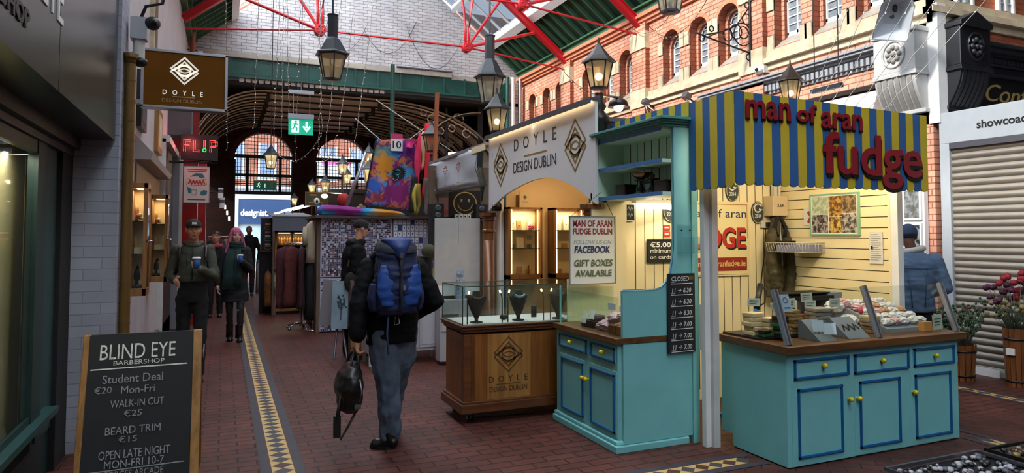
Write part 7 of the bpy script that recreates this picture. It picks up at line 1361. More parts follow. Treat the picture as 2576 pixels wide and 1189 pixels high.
Wd, Hh, Dp = .19, .25, .2; k = [(-Wd, -Hh), (Wd, -Hh), (Wd*.92, Hh*.6), (Wd*.6, Hh), (-Wd*.6, Hh), (-Wd*.92, Hh*.6)]; q = len(k); b_ = [(x*.45, y*.5+.03) for x, y in k]; mm = mat('flood_inner', '#c2c8cf', .3, .2)
vs = [(x, -.0, y) for x, y in k]+[(x, Dp, y) for x, y in b_]+[(x*1.05, -.005, y*1.05) for x, y in k]+[(x*1.2, Dp+.02, y*1.2) for x, y in b_]; T2 = T
m.add(vs[:2*q], [(i, (i+1) % q, (i+1) % q+q, i+q) for i in range(q)]+[tuple(range(q, 2*q))], mm, False, T2); m.add(vs[2*q:]+vs[:q], [(i, (i+1) % q, (i+1) % q+q, i+q) for i in range(q)]+[tuple(range(q, 2*q))]+[(i, i+2*q, (i+1) % q+2*q, (i+1) % q) for i in range(q)], mat('flood_grey', '#7e8288', .4), False, T2); m.build('housing', t, fix=False); m = MB(); m.sph(T @ Vector((0, .12, .1)), (.03, .03, .05), M['iron']); m.build('lamp', t); m = MB(); m.tube([T @ Vector((0, Dp, 0)), (7.8, 5.8, 4.2), (8.1, 5.9, 4.3)], .03, M['alu_dark'], 6); m.build('mount_arm', t)
for x, y, z, l in ((7.9, 11.5, 4.33, 'small grey floodlight with tangled cables by the farther pilaster'), (7.92, 10.2, 4.2, 'small floodlight over a white box under the stone string course')):
    t = thing('facade_floodlight', l, 'floodlight', (x, y, z)); m = MB(); m.bc((x, y, z), (.12, .15, .10), M['alu_dark'], ry=.5); m.build('lamp_body', t); m = MB(); m.tube([(x, y, z), (8.1, y, z-.1)], .015, M['iron'], 5); m.build('arm', t)
    m = MB()
    for k in range(4): m.tube([(x, y, z-.05), (x+.1, y-.15+.1*k, z-.2-.05*k), (x+.15, y-.3+.12*k, z-.36)], .01, M['iron'] if k % 2 else M['paper'], 4)
    m.build('cables', t)
t = thing('security_camera', 'small white dome camera on the facade by the grey dentil cornice', 'camera', (7.98, 8.45, 4.28)); m = MB(); m.sph((7.97, 8.4, 4.3), (.08, .1, .07), M['white']); m.sph((7.90, 8.38, 4.29), .03, M['black'], 8, 6); m.build('dome', t); m = MB(); m.box(7.98, 8.3, 4.24, 8.1, 8.5, 4.36, M['offwhite']); m.build('mount', t)
m = MB(); m.cyl((7.6, 6.95, 3.72), (7.6, 6.95, 6.8), .008, I_, n=5); m.build('rod', label='left of two thin black suspension rods in front of the cornice', cat='rod', group='suspension rods'); m = MB(); m.cyl((7.6, 6.55, 3.62), (7.6, 6.55, 6.8), .008, I_, n=5); m.build('rod', label='right of two thin black suspension rods in front of the cornice', cat='rod', group='suspension rods'); m = MB(); m.box(7.57, 6.5, 3.6, 7.63, 7.0, 3.66, M['lamp_iron']); m.build('light_track', label='short dark bar carried by two thin rods before the cornice', cat='light track')
# flower pots
FLC = {'green': mat('leaf_green', '#35542c', .7, var=.3, vs=20), 'sage': mat('leaf_sage', '#76806a', .8), 'dry': mat('flower_dry', '#8a7a50', .8), 'red': mat('flower_red', '#8a1420', .7), 'plum': mat('flower_plum', '#4a1430', .7), 'white': mat('flower_white', '#a8a8a0', .8), 'pinkb': mat('flower_pinkb', '#6a2434', .8)}
def pot(x, y, h, r0, lab, recipe):
    t = thing('flower_pot', lab, 'potted flowers', (x, y, 0), 0, 'wooden flower pots'); m = MB(); PW = M['column_wood']; n = 14
    for k in range(n): a0 = 2*PI*k/n; a1 = 2*PI*(k+.9)/n; m.add([(x+r0*math.cos(a)*s_, y+r0*math.sin(a)*s_, z) for z, s_ in ((0, .82), (h, 1)) for a in (a0, a1)], [(0, 1, 3, 2)], PW)
    m.lathe([(r0*.78, 0), (r0*.95, h-.03)], (x, y, 0), M['box_dark'], n); m.build('planter', t); m = MB()
    for z in (.05, h*.8): m.lathe([(r0*(.83+.17*z/h), z), (r0*(.84+.17*(z+.02)/h)+.004, z), (r0*(.84+.17*(z+.02)/h)+.004, z+.02), (r0*(.83+.17*(z+.02)/h), z+.02)], (x, y, 0), M['iron'], n)
    m.build('band', t); m = MB(); m.box(x-r0-.012, y-.05, h*.55, x-r0*.9, y+.03, h*.72 if h < .5 else h*.66, M['paper']); m.build('price_tag', t)
    fo = MB(); hd = MB()
    for kind, nst, hh, sp, br in recipe:
        for i in range(nst):
            a = random.uniform(0, 2*PI); q = random.random()**.5*sp; z1 = h+hh*random.uniform(.55, 1); tip = Vector((x+q*math.cos(a), y+q*math.sin(a), z1)); b0 = Vector((x+q*.3*math.cos(a), y+q*.3*math.sin(a), h-.04)); fo.tube([b0, b0.lerp(tip, .5)+Vector((0, 0, .02)), tip], .003, FLC['sage'], 4)
            if kind == 'green':
                for _ in range(6): p = b0.lerp(tip, random.uniform(.4, 1.1))+Vector((random.uniform(-.04, .04),)*1+(random.uniform(-.04, .04), random.uniform(-.02, .03))); fo.sph(p, (random.uniform(.012, .022), .014, .016), FLC['green'], 5, 4)
            else:
                for _ in range(3): hd.sph(tip+Vector((random.uniform(-.018, .018), random.uniform(-.018, .018), random.uniform(-.015, .015))), br*random.uniform(.7, 1.1), FLC[kind], 6, 5)
    fo.build('foliage', t); hd.build('flower_heads', t, kind='stuff')
random.seed(13)
pot(7.62, 5.02, .40, .15, 'short wooden tub of green foliage and dried stems before the shutter', [('green', 46, .46, .26, 0), ('pinkb', 10, .42, .2, .018), ('white', 14, .28, .24, .012), ('plum', 5, .42, .3, .022)])
pot(7.86, 4.58, .62, .125, 'tall wooden tub of dark red and plum flowers before the shutter', [('dry', 26, .28, .24, .024), ('plum', 22, .50, .26, .032), ('red', 9, .58, .18, .034), ('green', 10, .2, .2, 0), ('dry', 14, .15, .3, .02)])
# trays of stones on the floor
def tray(poly, h, lab, fill, rim, n, r_):
    cx = sum(p[0] for p in poly)/4; cy = sum(p[1] for p in poly)/4; t = thing('display_tray', lab, 'tray', (cx, cy, 0), 0, 'floor display trays'); m = MB(); m.prism(poly, 'Z', .0, h*.6, rim); m.tube([(p[0], p[1], h) for p in poly], .016, rim, 4, closed=True, sm=False); m.prism([(cx+(p[0]-cx)*1.0, cy+(p[1]-cy)*1.0) for p in poly], 'Z', h*.6, h*.62, M['black']); m.build('tray_base', t); m = MB()
    for i in range(n):
        u, v = random.uniform(.04, .96), random.uniform(.04, .96); a = Vector((*poly[0], 0)).lerp(Vector((*poly[1], 0)), u); b = Vector((*poly[3], 0)).lerp(Vector((*poly[2], 0)), u); p = a.lerp(b, v); s_ = r_*random.uniform(.6, 1.2); m.sph((p.x, p.y, h*.66+s_*.4), (s_, s_*random.uniform(.7, 1), s_*.7), random.choice(fill), 6, 5)
    m.build('stones', t, kind='stuff')
tray([(4.05, 2.55), (4.98, 2.55), (5.0, 3.20), (4.07, 3.20)], .07, 'silver edged floor tray of grey and white stones at the bottom right', [mat('st_white', '#a9a9b2', .3), mat('st_grey', '#5a5c66', .3), mat('st_dark', '#24262c', .3)], M['alu_dark'], 300, .022)
tray([(5.05, 2.5), (6.0, 2.5), (6.0, 3.17), (5.05, 3.17)], .085, 'black floor tray of tumbled yellow and brown stones at the bottom right', [mat('st_gold', '#8a7a42', .25), mat('st_cream', '#8c866a', .25), mat('st_brown', '#4a2c22', .25), M['st_dark']], M['black'], 260, .026)
m = MB(); m.box(8.09, 4.9, .0, 8.1, 5.40, .09, M['white']); m.build('kiosk_plinth', label='pale plinth strip at the foot of the roller shutter', cat='plinth')
# ================================================================ PEOPLE
V = Vector
class BL:
    """overlapping tapered limbs and ellipsoids fused into one continuous surface"""
    def __init__(s): s.mb = MB(); s.d = M['skin']
    def cap(s, a, b, r0, r1=None, n=10):
        r1 = r0 if r1 is None else r1; s.mb.cyl(a, b, r0, s.d, r1, n); s.mb.sph(a, r0, s.d, n, 8); s.mb.sph(b, r1, s.d, n, 8); return s
    def chain(s, pts, rs, n=10):
        for i in range(len(pts)-1): s.cap(V(pts[i]), V(pts[i+1]), rs[i], rs[i+1], n)
        return s
    def ell(s, c, r, T=None): s.mb.sph(c, r, s.d, 14, 10, T); return s
    def rings(s, rows, n=20): cloth_rows(rows, n, s.d, s.mb); return s
    def build(s, name, parent, m_, vox=.012, sm=4, wr=0, wf=(7, 7, 16), label=None):
        off = WO[parent.name]; me = s.mb.mesh('blob', off); o = bpy.data.objects.new('blob', me); COL.objects.link(o)
        r = o.modifiers.new('r', 'REMESH'); r.mode = 'VOXEL'; r.voxel_size = vox
        k = o.modifiers.new('s', 'SMOOTH'); k.factor = .5; k.iterations = sm
        me2 = bpy.data.meshes.new_from_object(o.evaluated_get(bpy.context.evaluated_depsgraph_get())); bpy.data.objects.remove(o); bpy.data.meshes.remove(me)
        me2.name = name; me2.materials.clear(); me2.materials.append(m_)
        if wr:
            nm = [v.normal.copy() for v in me2.vertices]
            for v, n_ in zip(me2.vertices, nm): v.co += n_*wr*(noise.noise(V((v.co.x*wf[0], v.co.y*wf[1], v.co.z*wf[2])))+.5*noise.noise(V((v.co.x*wf[0]*2.3, v.co.y*wf[1]*2.3, v.co.z*wf[2]*2))))
        me2.polygons.foreach_set('use_smooth', [True]*len(me2.polygons)); ob = bpy.data.objects.new(name, me2); COL.objects.link(ob); ob.parent = parent; WO[ob.name] = WO[parent.name]; tag(ob, label); return ob
def HT(c, yaw, pitch=0, roll=0, s=1): return Matrix.Translation(c) @ Euler((pitch, roll, yaw)).to_matrix().to_4x4() @ Matrix.Scale(s, 4)
def head(b, T, neck):
    """face looks along local -Y; origin at the middle of the head"""
    e = lambda c, r: b.mb.sph(c, r, b.d, 14, 10, T)
    e((0, .012, .035), (.076, .094, .085)); e((0, -.012, -.03), (.064, .078, .075)); e((0, -.035, -.075), (.046, .048, .036)); e((0, -.055, -.095), (.024, .022, .02))
    e((0, -.085, -.008), (.011, .016, .03)); e((0, -.098, -.024), (.015, .015, .012)); e((0, -.078, -.056), (.024, .012, .008)); e((0, -.077, -.068), (.02, .011, .008))
    for s_ in (-1, 1): e((s_*.032, -.072, .026), (.026, .012, .009)); e((s_*.042, -.062, -.022), (.022, .02, .018)); e((s_*.077, .012, -.006), (.010, .02, .03))
    b.chain([T @ V((0, .02, -.06)), V(neck)], [.052, .058])
def features(t, T, hair, lips='#8a4a44'):
    for s_ in (-1, 1):
        m = MB(); m.sph((s_*.031, -.0745, .008), (.0135, .008, .008), mat('eye_white', '#c9c2ba', .3), 8, 6, T); m.sph((s_*.031, -.0815, .008), (.006, .003, .006), M['black'], 6, 5, T); m.build('eye', t); m = MB(); m.sph((s_*.032, -.083, .029), (.022, .006, .005), hair, 8, 5, T); m.build('eyebrow', t)
    m = MB(); m.sph((0, -.0875, -.062), (.022, .006, .009), mat('lips'+lips[1:], lips, .5), 8, 5, T); m.build('mouth', t)
def hand(b, w_, d, n_, th, curl=.3, s=1):
    """w_ wrist, d along the fingers, n_ palm normal (fingers bend towards it), th side of the thumb"""
    w_, d, n_, th = V(w_), V(d).normalized(), V(n_).normalized(), V(th).normalized(); P0 = w_+d*.045*s
    b.cap(w_, P0, .026*s, .03*s)
    for i, (o_, l) in enumerate(((.031, .068), (.011, .078), (-.010, .073), (-.030, .058))):
        k = w_+d*.085*s+th*o_*s; b.cap(P0+th*o_*.5*s, k, .016*s, .0115*s, 8); a = curl*(1+.12*i); p = k
        for j in range(3): ang = a*(j+1)*.9; q = p+(d*math.cos(ang)+n_*math.sin(ang))*l*s*(.45, .32, .25)[j]; b.cap(p, q, .0098*s, .0085*s, 8); p = q
    a0 = w_+d*.028*s+th*.026*s; a1 = a0+(th*.7+d*.6+n_*.35).normalized()*.04*s; a2 = a1+(d*.8+n_*.5+th*.1).normalized()*.032*s; b.cap(a0, a1, .015*s, .0115*s, 8); b.cap(a1, a2, .0115*s, .009*s, 8)
def shoe(t, heel, toe, m_, h=.09, w_=.045):
    heel, toe = V(heel), V(toe); d = (toe-heel).normalized(); b = BL(); L_ = (toe-heel).length; u = V((0, 0, 1)); z0 = heel.z
    b.ell(heel+d*.02+u*.045, (w_*.85, w_*.95, .045)); b.cap(heel+d*.02+u*.036, toe-d*.05+u*.032, w_*.8, w_*.86); b.ell(toe-d*.05+u*.03, (w_, w_, .03)); b.cap(heel+d*.03+u*.05, heel+d*.05+u*(h+.02), w_*.85, w_*.85); b.cap(heel+d*.05+u*h*.8, toe-d*.1+u*.05, w_*.7, w_*.6)
    o = b.build('shoe', t, m_, .009, 3)
    m = MB(); pts = []
    for k in range(16): a = 2*PI*k/16; q = heel.lerp(toe, .5)+d*(L_*.52*math.cos(a)); q = q+d.cross(u)*(w_*1.02*math.sin(a)); pts.append((q.x, q.y))
    m.prism(pts, 'Z', z0+.001, z0+.02, M['black']); m.build('sole', o); return o
JK = mat('jacket_black', '#090a0e', .8, var=.25, vs=10, bump=.2, bs=30, spec=.2)
JEANS = mat('jeans', '#505d70', .85, var=.35, vs=7, bump=.25, bs=60)
TRB = mat('trousers_black', '#0c0c0e', .85, var=.2, vs=9)
SHB = mat('shoe_black', '#0d0c0c', .35)
# ---------------------------------------------------------------- man with the blue rucksack (seen from behind, head bowed forward)
t = thing('person', 'man in black jacket and jeans seen from behind, head hidden by his rucksack', 'person', (1.22, 5.2, 0)); b = BL()
Th = HT((1.24, 5.58, 1.45), PI, .6); head(b, Th, (1.24, 5.38, 1.34)); b.rings([((1.22, 5.22, .86), (.13, 0, 0), (0, .09, 0)), ((1.22, 5.22, 1.1), (.14, 0, 0), (0, .09, 0)), ((1.23, 5.27, 1.32), (.15, 0, 0), (0, .09, 0)), ((1.24, 5.33, 1.40), (.08, 0, 0), (0, .07, 0))])
Lw, Le, Ls = V((.935, 5.12, .84)), V((.955, 5.16, 1.10)), V((1.055, 5.26, 1.355)); Rs, Re, Rw = V((1.42, 5.26, 1.35)), V((1.56, 5.2, 1.10)), V((1.46, 5.42, .98))
b.chain([Ls, Le, Lw], [.05, .042, .03]); b.chain([Rs, Re, Rw], [.05, .042, .03]); hand(b, Lw, (-.05, -.05, -1), (.85, .1, 0), (0, 1, 0), .75); hand(b, Rw, (-.7, .4, -.4), (0, -.5, -.5), (0, .4, 1), .5)
LH, LK, LA = V((1.14, 5.2, .86)), V((1.18, 5.16, .48)), V((1.21, 5.2, .10)); RH, RK, RA = V((1.31, 5.22, .86)), V((1.30, 5.36, .48)), V((1.29, 5.58, .12))
b.chain([LH, LK, LA], [.07, .05, .04]); b.chain([RH, RK, RA], [.07, .05, .04]); b.build('body', t, M['skin'], .0085, 3)
b = BL(); b.chain([LH+V((0, 0, .02)), V((1.16, 5.18, .66)), LK, V((1.20, 5.17, .28)), LA+V((0, 0, -.015))], [.118, .112, .095, .09, .086]); b.chain([RH+V((0, 0, .02)), V((1.31, 5.27, .66)), RK, V((1.295, 5.46, .28)), RA], [.118, .108, .09, .08, .076]); b.ell((1.225, 5.21, .85), (.185, .13, .12)); b.build('trousers', t, JEANS, .011, 4, .013, (13, 13, 9))
b = BL(); b.rings([((1.22, 5.21, .79), (.20, 0, 0), (0, .14, 0)), ((1.22, 5.21, .95), (.205, 0, 0), (0, .14, 0)), ((1.23, 5.23, 1.15), (.21, 0, 0), (0, .14, 0)), ((1.235, 5.26, 1.32), (.215, 0, 0), (0, .13, 0)), ((1.24, 5.30, 1.40), (.16, 0, 0), (0, .11, 0)), ((1.24, 5.35, 1.45), (.075, 0, 0), (0, .075, 0))])
b.chain([Ls, Le+V((.0, 0, 0)), Lw+V((0, 0, .03))], [.095, .075, .062]); b.chain([Rs, Re, Rw], [.095, .078, .06]); b.build('jacket', t, JK, .012, 4, .012)
shoe(t, (1.235, 5.13, 0), (1.06, 5.22, 0), SHB, .09, .05); shoe(t, (1.295, 5.56, .045), (1.30, 5.82, .0), SHB, .08, .048)
b = BL(); b.mb.sph((0, .02, .045), (.085, .10, .088), b.d, 14, 10, Th); b.build('hair', t, mat('hair_grey', '#3a3634', .9), .01, 2)
# rucksack
PKB = mat('pack_blue', '#15306c', .6, var=.2, vs=12, bump=.15, bs=30); PKN = mat('pack_navy', '#14214c', .65, var=.2, vs=12); PKG = mat('pack_grey', '#2a2c3c', .7, var=.15); PKR = mat('pack_bright', '#174592', .55, var=.12, vs=12)
t = thing('rucksack', 'large blue hiking rucksack on the back of the man in jeans', 'rucksack', (1.19, 4.95, 1.0)); c = V((1.195, 4.97, 0)); b = BL()
rw = lambda z, w_, d_, dy=0: ((c.x, c.y+dy, z), (w_, 0, 0), (0, d_, 0)); b.rings([rw(1.03, .13, .09), rw(1.08, .165, .12), rw(1.2, .18, .135), rw(1.32, .17, .13), rw(1.42, .155, .12), rw(1.5, .145, .11)], 24); b.build('main_pack', t, PKN, .011, 3, .013, (6, 6, 26))
b = BL(); b.rings([rw(1.475, .15, .125), rw(1.515, .158, .13, .01), rw(1.56, .135, .115, .02), rw(1.585, .08, .07, .03)], 24); b.build('lid', t, PKG, .011, 3, .008, (12, 12, 20))
b = BL(); b.rings([((c.x, c.y-.025, 1.45), (.05, 0, 0), (0, .125, 0)), ((c.x, c.y-.015, 1.53), (.09, 0, 0), (0, .135, 0)), ((c.x, c.y+.01, 1.59), (.125, 0, 0), (0, .11, 0)), ((c.x, c.y+.03, 1.60), (.05, 0, 0), (0, .05, 0))]); b.build('lid_flap', t, PKB, .011, 3)
for s_ in (-1, 1):
    b = BL(); b.rings([((c.x+s_*.07, c.y-.095, 1.10), (.06, 0, 0), (0, .026, 0)), ((c.x+s_*.085, c.y-.10, 1.2), (.085, 0, 0), (0, .033, 0)), ((c.x+s_*.095, c.y-.088, 1.32), (.07, 0, 0), (0, .033, 0)), ((c.x+s_*.11, c.y-.07, 1.40), (.04, 0, 0), (0, .028, 0))]); b.build('front_panel', t, PKR, .009, 3, .006, (8, 8, 22))
    b = BL(); b.rings([((c.x+s_*.165, c.y+.01, 1.06), (.03, 0, 0), (0, .06, 0)), ((c.x+s_*.18, c.y+.01, 1.15), (.035, 0, 0), (0, .075, 0)), ((c.x+s_*.165, c.y+.01, 1.26), (.03, 0, 0), (0, .065, 0))]); b.build('side_pocket', t, PKN, .010, 3)
    m = MB(); m.tube([(c.x+s_*.09, c.y+.10, 1.5), (c.x+s_*.12, c.y+.22, 1.47), (c.x+s_*.14, c.y+.30, 1.40), (c.x+s_*.15, c.y+.42, 1.25), (c.x+s_*.16, c.y+.25, 1.12), (c.x+s_*.14, c.y+.12, 1.08)], .022, PKN, 6); m.build('shoulder_strap', t); m = MB(); m.tube([(c.x+s_*.14, c.y-.11, 1.42), (c.x+s_*.16, c.y-.08, 1.3), (c.x+s_*.15, c.y-.10, 1.1)], .006, M['lamp_iron'], 5); m.build('compression_strap', t)
m = MB(); m.tube([(c.x, c.y-.13, 1.5), (c.x+.004, c.y-.142, 1.4), (c.x, c.y-.15, 1.25), (c.x, c.y-.14, 1.1), (c.x, c.y-.10, 1.04)], .014, PKG, 6); m.bc((c.x+.02, c.y-.155, 1.235), (.018, .014, .03), M['alu']); m.bc((c.x, c.y-.148, 1.47), (.03, .016, .04), M['alu_dark']); m.build('centre_strap', t)
m = MB(); m.tube([(c.x-.07, c.y-.06, 1.04), (c.x-.075, c.y-.03, .9), (c.x-.06, c.y-.02, .74)], .008, mat('strap_blue', '#39507c', .7), 5); m.tube([(c.x+.0, c.y-.06, 1.02), (c.x+.01, c.y-.07, .97), (c.x-.03, c.y-.07, .96), (c.x-.02, c.y-.06, 1.02)], .005, M['alu'], 5); m.build('hanging_strap', t)
# shoulder bag in his hand
t = thing('holdall', 'black holdall with loose strap carried in the left hand of the rucksack man', 'bag', (.885, 5.1, .30)); BGK = mat('bag_black', '#121213', .4, var=.3, vs=14, bump=.2, bs=30); b = BL(); c = V((.88, 5.1, 0))
b.rings([((c.x+.01, c.y, .315), (.05, 0, 0), (0, .09, 0)), ((c.x, c.y, .36), (.085, 0, 0), (0, .15, 0)), ((c.x-.005, c.y, .5), (.105, 0, 0), (0, .2, 0)), ((c.x, c.y, .6), (.09, 0, 0), (0, .19, 0)), ((c.x+.02, c.y, .66), (.05, 0, 0), (0, .13, 0)), ((c.x+.025, c.y, .68), (.02, 0, 0), (0, .06, 0))], 22); b.build('bag_body', t, BGK, .010, 3, .010, (12, 8, 12))
for s_ in (-1, 1): m = MB(); m.tube([(c.x+.02+s_*.035, c.y-.09, .62), (c.x+.035+s_*.02, c.y-.04, .72), (c.x+.04, c.y+.02, .765), (c.x+.035+s_*.02, c.y+.08, .72), (c.x+.02+s_*.035, c.y+.12, .62)], .010, M['black'], 6); m.build('handle', t)
m = MB(); m.tube([(c.x-.085, c.y-.14, .47), (c.x-.10, c.y-.13, .34), (c.x-.105, c.y-.11, .2), (c.x-.08, c.y-.11, .155), (c.x-.03, c.y-.12, .24), (c.x+.02, c.y-.12, .33)], .022, M['black'], 4, flat=(1, .35)); m.bc((c.x-.105, c.y-.115, .25), (.05, .03, .15), M['black']); m.build('shoulder_strap', t)
m = MB(); m.tube([(c.x+.045, c.y-.17, .42), (c.x+.055, c.y-.19, .5), (c.x+.045, c.y-.17, .58)], .006, M['alu'], 5); m.bc((c.x+.03, c.y-.165, .39), (.045, .03, .03), M['alu_dark']); m.build('zip_and_buckle', t)
# ---------------------------------------------------------------- man in olive jacket with cup
def walker(lab, base, top, jacket, hem, legs, shoes, skin, hair, yaw, Lh, Rh, Le, Re, feet, cup=None, cuphand='L', coat_flare=1.0, collar=True, w_=1.0, legr=.075, vox=.0105, feat=True, sh_z=None):
    """standing or walking figure facing -Y (towards the camera); L is the viewer's right"""
    x, y = base; t = thing('person', lab, 'person', (x, y, 0)); b = BL(); b.d = skin; k = top/1.80; hz = top-.125; sz = sh_z or top-.355
    T = HT((x, y-.02, hz), yaw); head(b, T, (x, y+.01, sz+.06)); b.rings([((x, y, .92*k), (.12, 0, 0), (0, .085, 0)), ((x, y, 1.15*k), (.125, 0, 0), (0, .085, 0)), ((x, y, sz-.02), (.15, 0, 0), (0, .085, 0)), ((x, y, sz+.05), (.07, 0, 0), (0, .06, 0))])
    LS, RS = V((x+.16*w_, y+.01, sz)), V((x-.16*w_, y+.01, sz)); P = lambda q: V((x+q[0], y+q[1], q[2])); Le, Re, Lh, Rh = P(Le), P(Re), P(Lh), P(Rh)
    b.chain([LS, Le, Lh], [.046, .038, .027]); b.chain([RS, Re, Rh], [.046, .038, .027])
    for side, h_, e_, s_ in (('L', Lh, Le, 1), ('R', Rh, Re, -1)):
        d = (h_-e_).normalized()
        if cup and side == cuphand: hand(b, h_, d, V((-s_*.1, -1, .0)) if abs(d.x) > .3 else V((-s_, -.4, 0)), (0, 0, 1), .62)
        else: hand(b, h_, d, V((-s_, 0, .0)) if d.z < -.6 else V((0, 1, -.2)), (0, -1, 0) if d.z < -.6 else (0, 0, 1), .35)
    (lf, lk), (rf, rk) = feet; lf, rf, lk, rk = P(lf), P(rf), P(lk), P(rk); LHp, RHp = V((x+.085, y, .90*k)), V((x-.085, y, .90*k)); A = V((0, .02, .09))
    b.chain([LHp, lk, lf+A], [.065, .048, .035]); b.chain([RHp, rk, rf+A], [.065, .048, .035]); b.build('body', t, skin, vox, 3)
    b = BL(); b.chain([LHp, lk, lf+A], [legr*1.3, legr, legr*.75]); b.chain([RHp, rk, rf+A], [legr*1.3, legr, legr*.75]); b.rings([((x, y, .86*k), (.14, 0, 0), (0, .105, 0)), ((x, y, .95*k), (.155, 0, 0), (0, .115, 0)), ((x, y, max(hem+.06, 1.0*k)), (.15, 0, 0), (0, .11, 0))]); b.build('trousers' if legr > .06 else 'tights', t, legs, .013, 4, .008)
    for f in (lf, rf): shoe(t, f+V((0, .07, 0)), f+V((0, -.17, 0)), shoes, .11)
    b = BL(); f = coat_flare; b.rings([((x, y, hem), (.172*f, 0, 0), (0, .13*f, 0)), ((x, y, hem+.08), (.172*f, 0, 0), (0, .13*f, 0)), ((x, y, lerp(hem, sz, .5)), (.17*w_, 0, 0), (0, .125, 0)), ((x, y, sz-.1), (.18*w_, 0, 0), (0, .12, 0)), ((x, y, sz+.02), (.15*w_, 0, 0), (0, .095, 0)), ((x, y+.01, sz+.09), (.075, 0, 0), (0, .075, 0))])
    b.chain([LS, Le, Lh-(Lh-Le).normalized()*.02], [.068, .058, .046]); b.chain([RS, Re, Rh-(Rh-Re).normalized()*.02], [.068, .058, .046]); b.build('jacket', t, jacket, .0125, 4, .009)
    if collar: m = MB(); m.tube([(x+.085*math.cos(a), y+.012+.08*math.sin(a), sz+.085-.03*(math.sin(a) < -.5)) for a in [2*PI*i/16 for i in range(16)]], .026, jacket, 8, closed=True); m.build('collar', t)
    if feat: features(t, T, hair)
    if cup:
        q = P(cup); c_ = thing('paper_cup', 'blue paper coffee cup with white lid held by the '+cuphand_names[lab], 'cup', tuple(q), 0, 'coffee cups'); m = MB(); m.lathe([(.030, 0), (.041, .105)], q, mat('cup_blue', '#1f5a9a', .5), 16); m.build('cup_wall', c_); m = MB(); m.lathe([(.044, .103), (.044, .115), (.039, .118), (.036, .125)], q, M['white'], 16); m.build('lid', c_)
    return t, T
L1 = 'man in olive jacket and dark cap walking with a paper cup'; L2 = 'woman with pink hair and dark green scarf walking with a paper cup'; cuphand_names = {L1: 'man in the dark cap', L2: 'woman with pink hair'}
HB = mat('hair_brown', '#2a1c16', .9); OLJ = mat('olive_jacket', '#3c3f33', .75, var=.18, vs=9, bump=.15, bs=40)
t, T = walker(L1, (-.30, 8.4), 1.80, OLJ, 1.10, TRB, SHB, M['skin'], HB, .12, (.075, -.22, 1.25), (-.17, -.14, 1.12), (.225, -.05, 1.15), (-.235, .02, 1.18), (((.09, -.08, 0), (.09, -.05, .5)), ((-.10, .10, 0), (-.09, .02, .5))), (.045, -.30, 1.255), 'L', 1.0, legr=.068)
b = BL(); b.mb.sph((0, .015, .048), (.083, .10, .078), b.d, 14, 10, T); b.mb.sph((0, -.10, .045), (.06, .055, .010), b.d, 12, 6, T); b.build('cap', t, mat('cap_dark', '#22231f', .85), .008, 2); m = MB(); m.box(-.025, -.092, .06, .025, -.086, .085, M['paper'], T); m.build('cap_badge', t, label='small pale cap badge'); b = BL(); b.mb.sph((0, .03, -.0), (.079, .085, .05), b.d, 12, 8, T); b.build('hair', t, HB, .009, 2)
for s_ in (-1, 1): m = MB(); m.tube([(-.30+s_*.12, 8.42, 1.50), (-.30+s_*.135, 8.31, 1.47), (-.30+s_*.14, 8.255, 1.38), (-.30+s_*.16, 8.27, 1.22), (-.30+s_*.19, 8.36, 1.15)], .02, M['black'], 6, flat=(1, .6)); m.build('backpack_strap', t)
m = MB(); m.tube([(-.30, 8.31, 1.53), (-.30, 8.258, 1.40), (-.30, 8.258, 1.12)], .005, M['black'], 4); m.build('zip', t)
for s_ in (-1, 1): m = MB(); m.tube([(-.30+s_*.055, 8.262, 1.40), (-.30+s_*.055, 8.262, 1.27)], .006, M['black'], 4); m.build('pocket_zip', t)
# ---------------------------------------------------------------- woman with pink hair
SKW = mat('skin_pale', '#c69a86', .5, var=.05, spec=.3); CTB = mat('coat_black', '#101014', .85, var=.2, vs=9); SCG = mat('scarf_green', '#0f2a28', .9, var=.35, vs=22, bump=.4, bs=60); PKH = mat('hair_pink', '#a8506e', .7, var=.35, vs=26)
t, T = walker(L2, (.19, 11.25), 1.73, CTB, .60, mat('tights', '#121013', .7), SHB, SKW, mat('brow', '#4a2e28', .8), .25, (.085, -.22, 1.215), (-.24, -.06, .86), (.215, -.05, 1.08), (-.225, .0, 1.10), (((.075, -.10, 0), (.08, -.12, .48)), ((-.06, .05, 0), (-.075, -.02, .48))), (.06, -.29, 1.20), 'L', 1.18, False, legr=.055)
b = BL(); b.mb.sph((0, .022, .045), (.088, .102, .088), b.d, 14, 10, T)
for s_ in (-1, 1): b.chain([T @ V((s_*.075, -.01, .03)), T @ V((s_*.09, -.01, -.06)), T @ V((s_*.105, .0, -.15)), T @ V((s_*.15, .0, -.26))], [.03, .034, .036, .02])
b.chain([T @ V((0, .07, 0)), T @ V((0, .08, -.16))], [.07, .075]); b.build('hair', t, PKH, .010, 3, .006, (20, 20, 8))
m = MB()
for k in range(3): m.tube([(.19+(.105-.008*k)*math.cos(a), 11.25+(.10)*math.sin(a), 1.40+.04*k+.01*math.sin(a*3+k)) for a in [2*PI*i/18 for i in range(18)]], .036, SCG, 8, closed=True)
for dx, zb, ww in ((-.10, .80, .075), (.03, .86, .06)):
    cloth_rows([((.19+dx*.6, 11.14, 1.40), (.06, 0, 0), (0, .03, 0)), ((.19+dx, 11.105, 1.2), (ww, 0, 0), (0, .025, 0)), ((.19+dx, 11.09, 1.0), (ww*1.05, 0, 0), (0, .022, 0)), ((.19+dx*1.05, 11.085, zb), (ww*1.1, 0, 0), (0, .018, 0))], 12, SCG, m, wr=.4, seed=dx*9)
    for i in range(7): x = .19+dx+ww*(i-3)/3; m.tube([(x, 11.085, zb), (x+.004, 11.083, zb-.07)], .006, SCG, 4)
m.build('scarf', t, label='dark green fringed scarf')
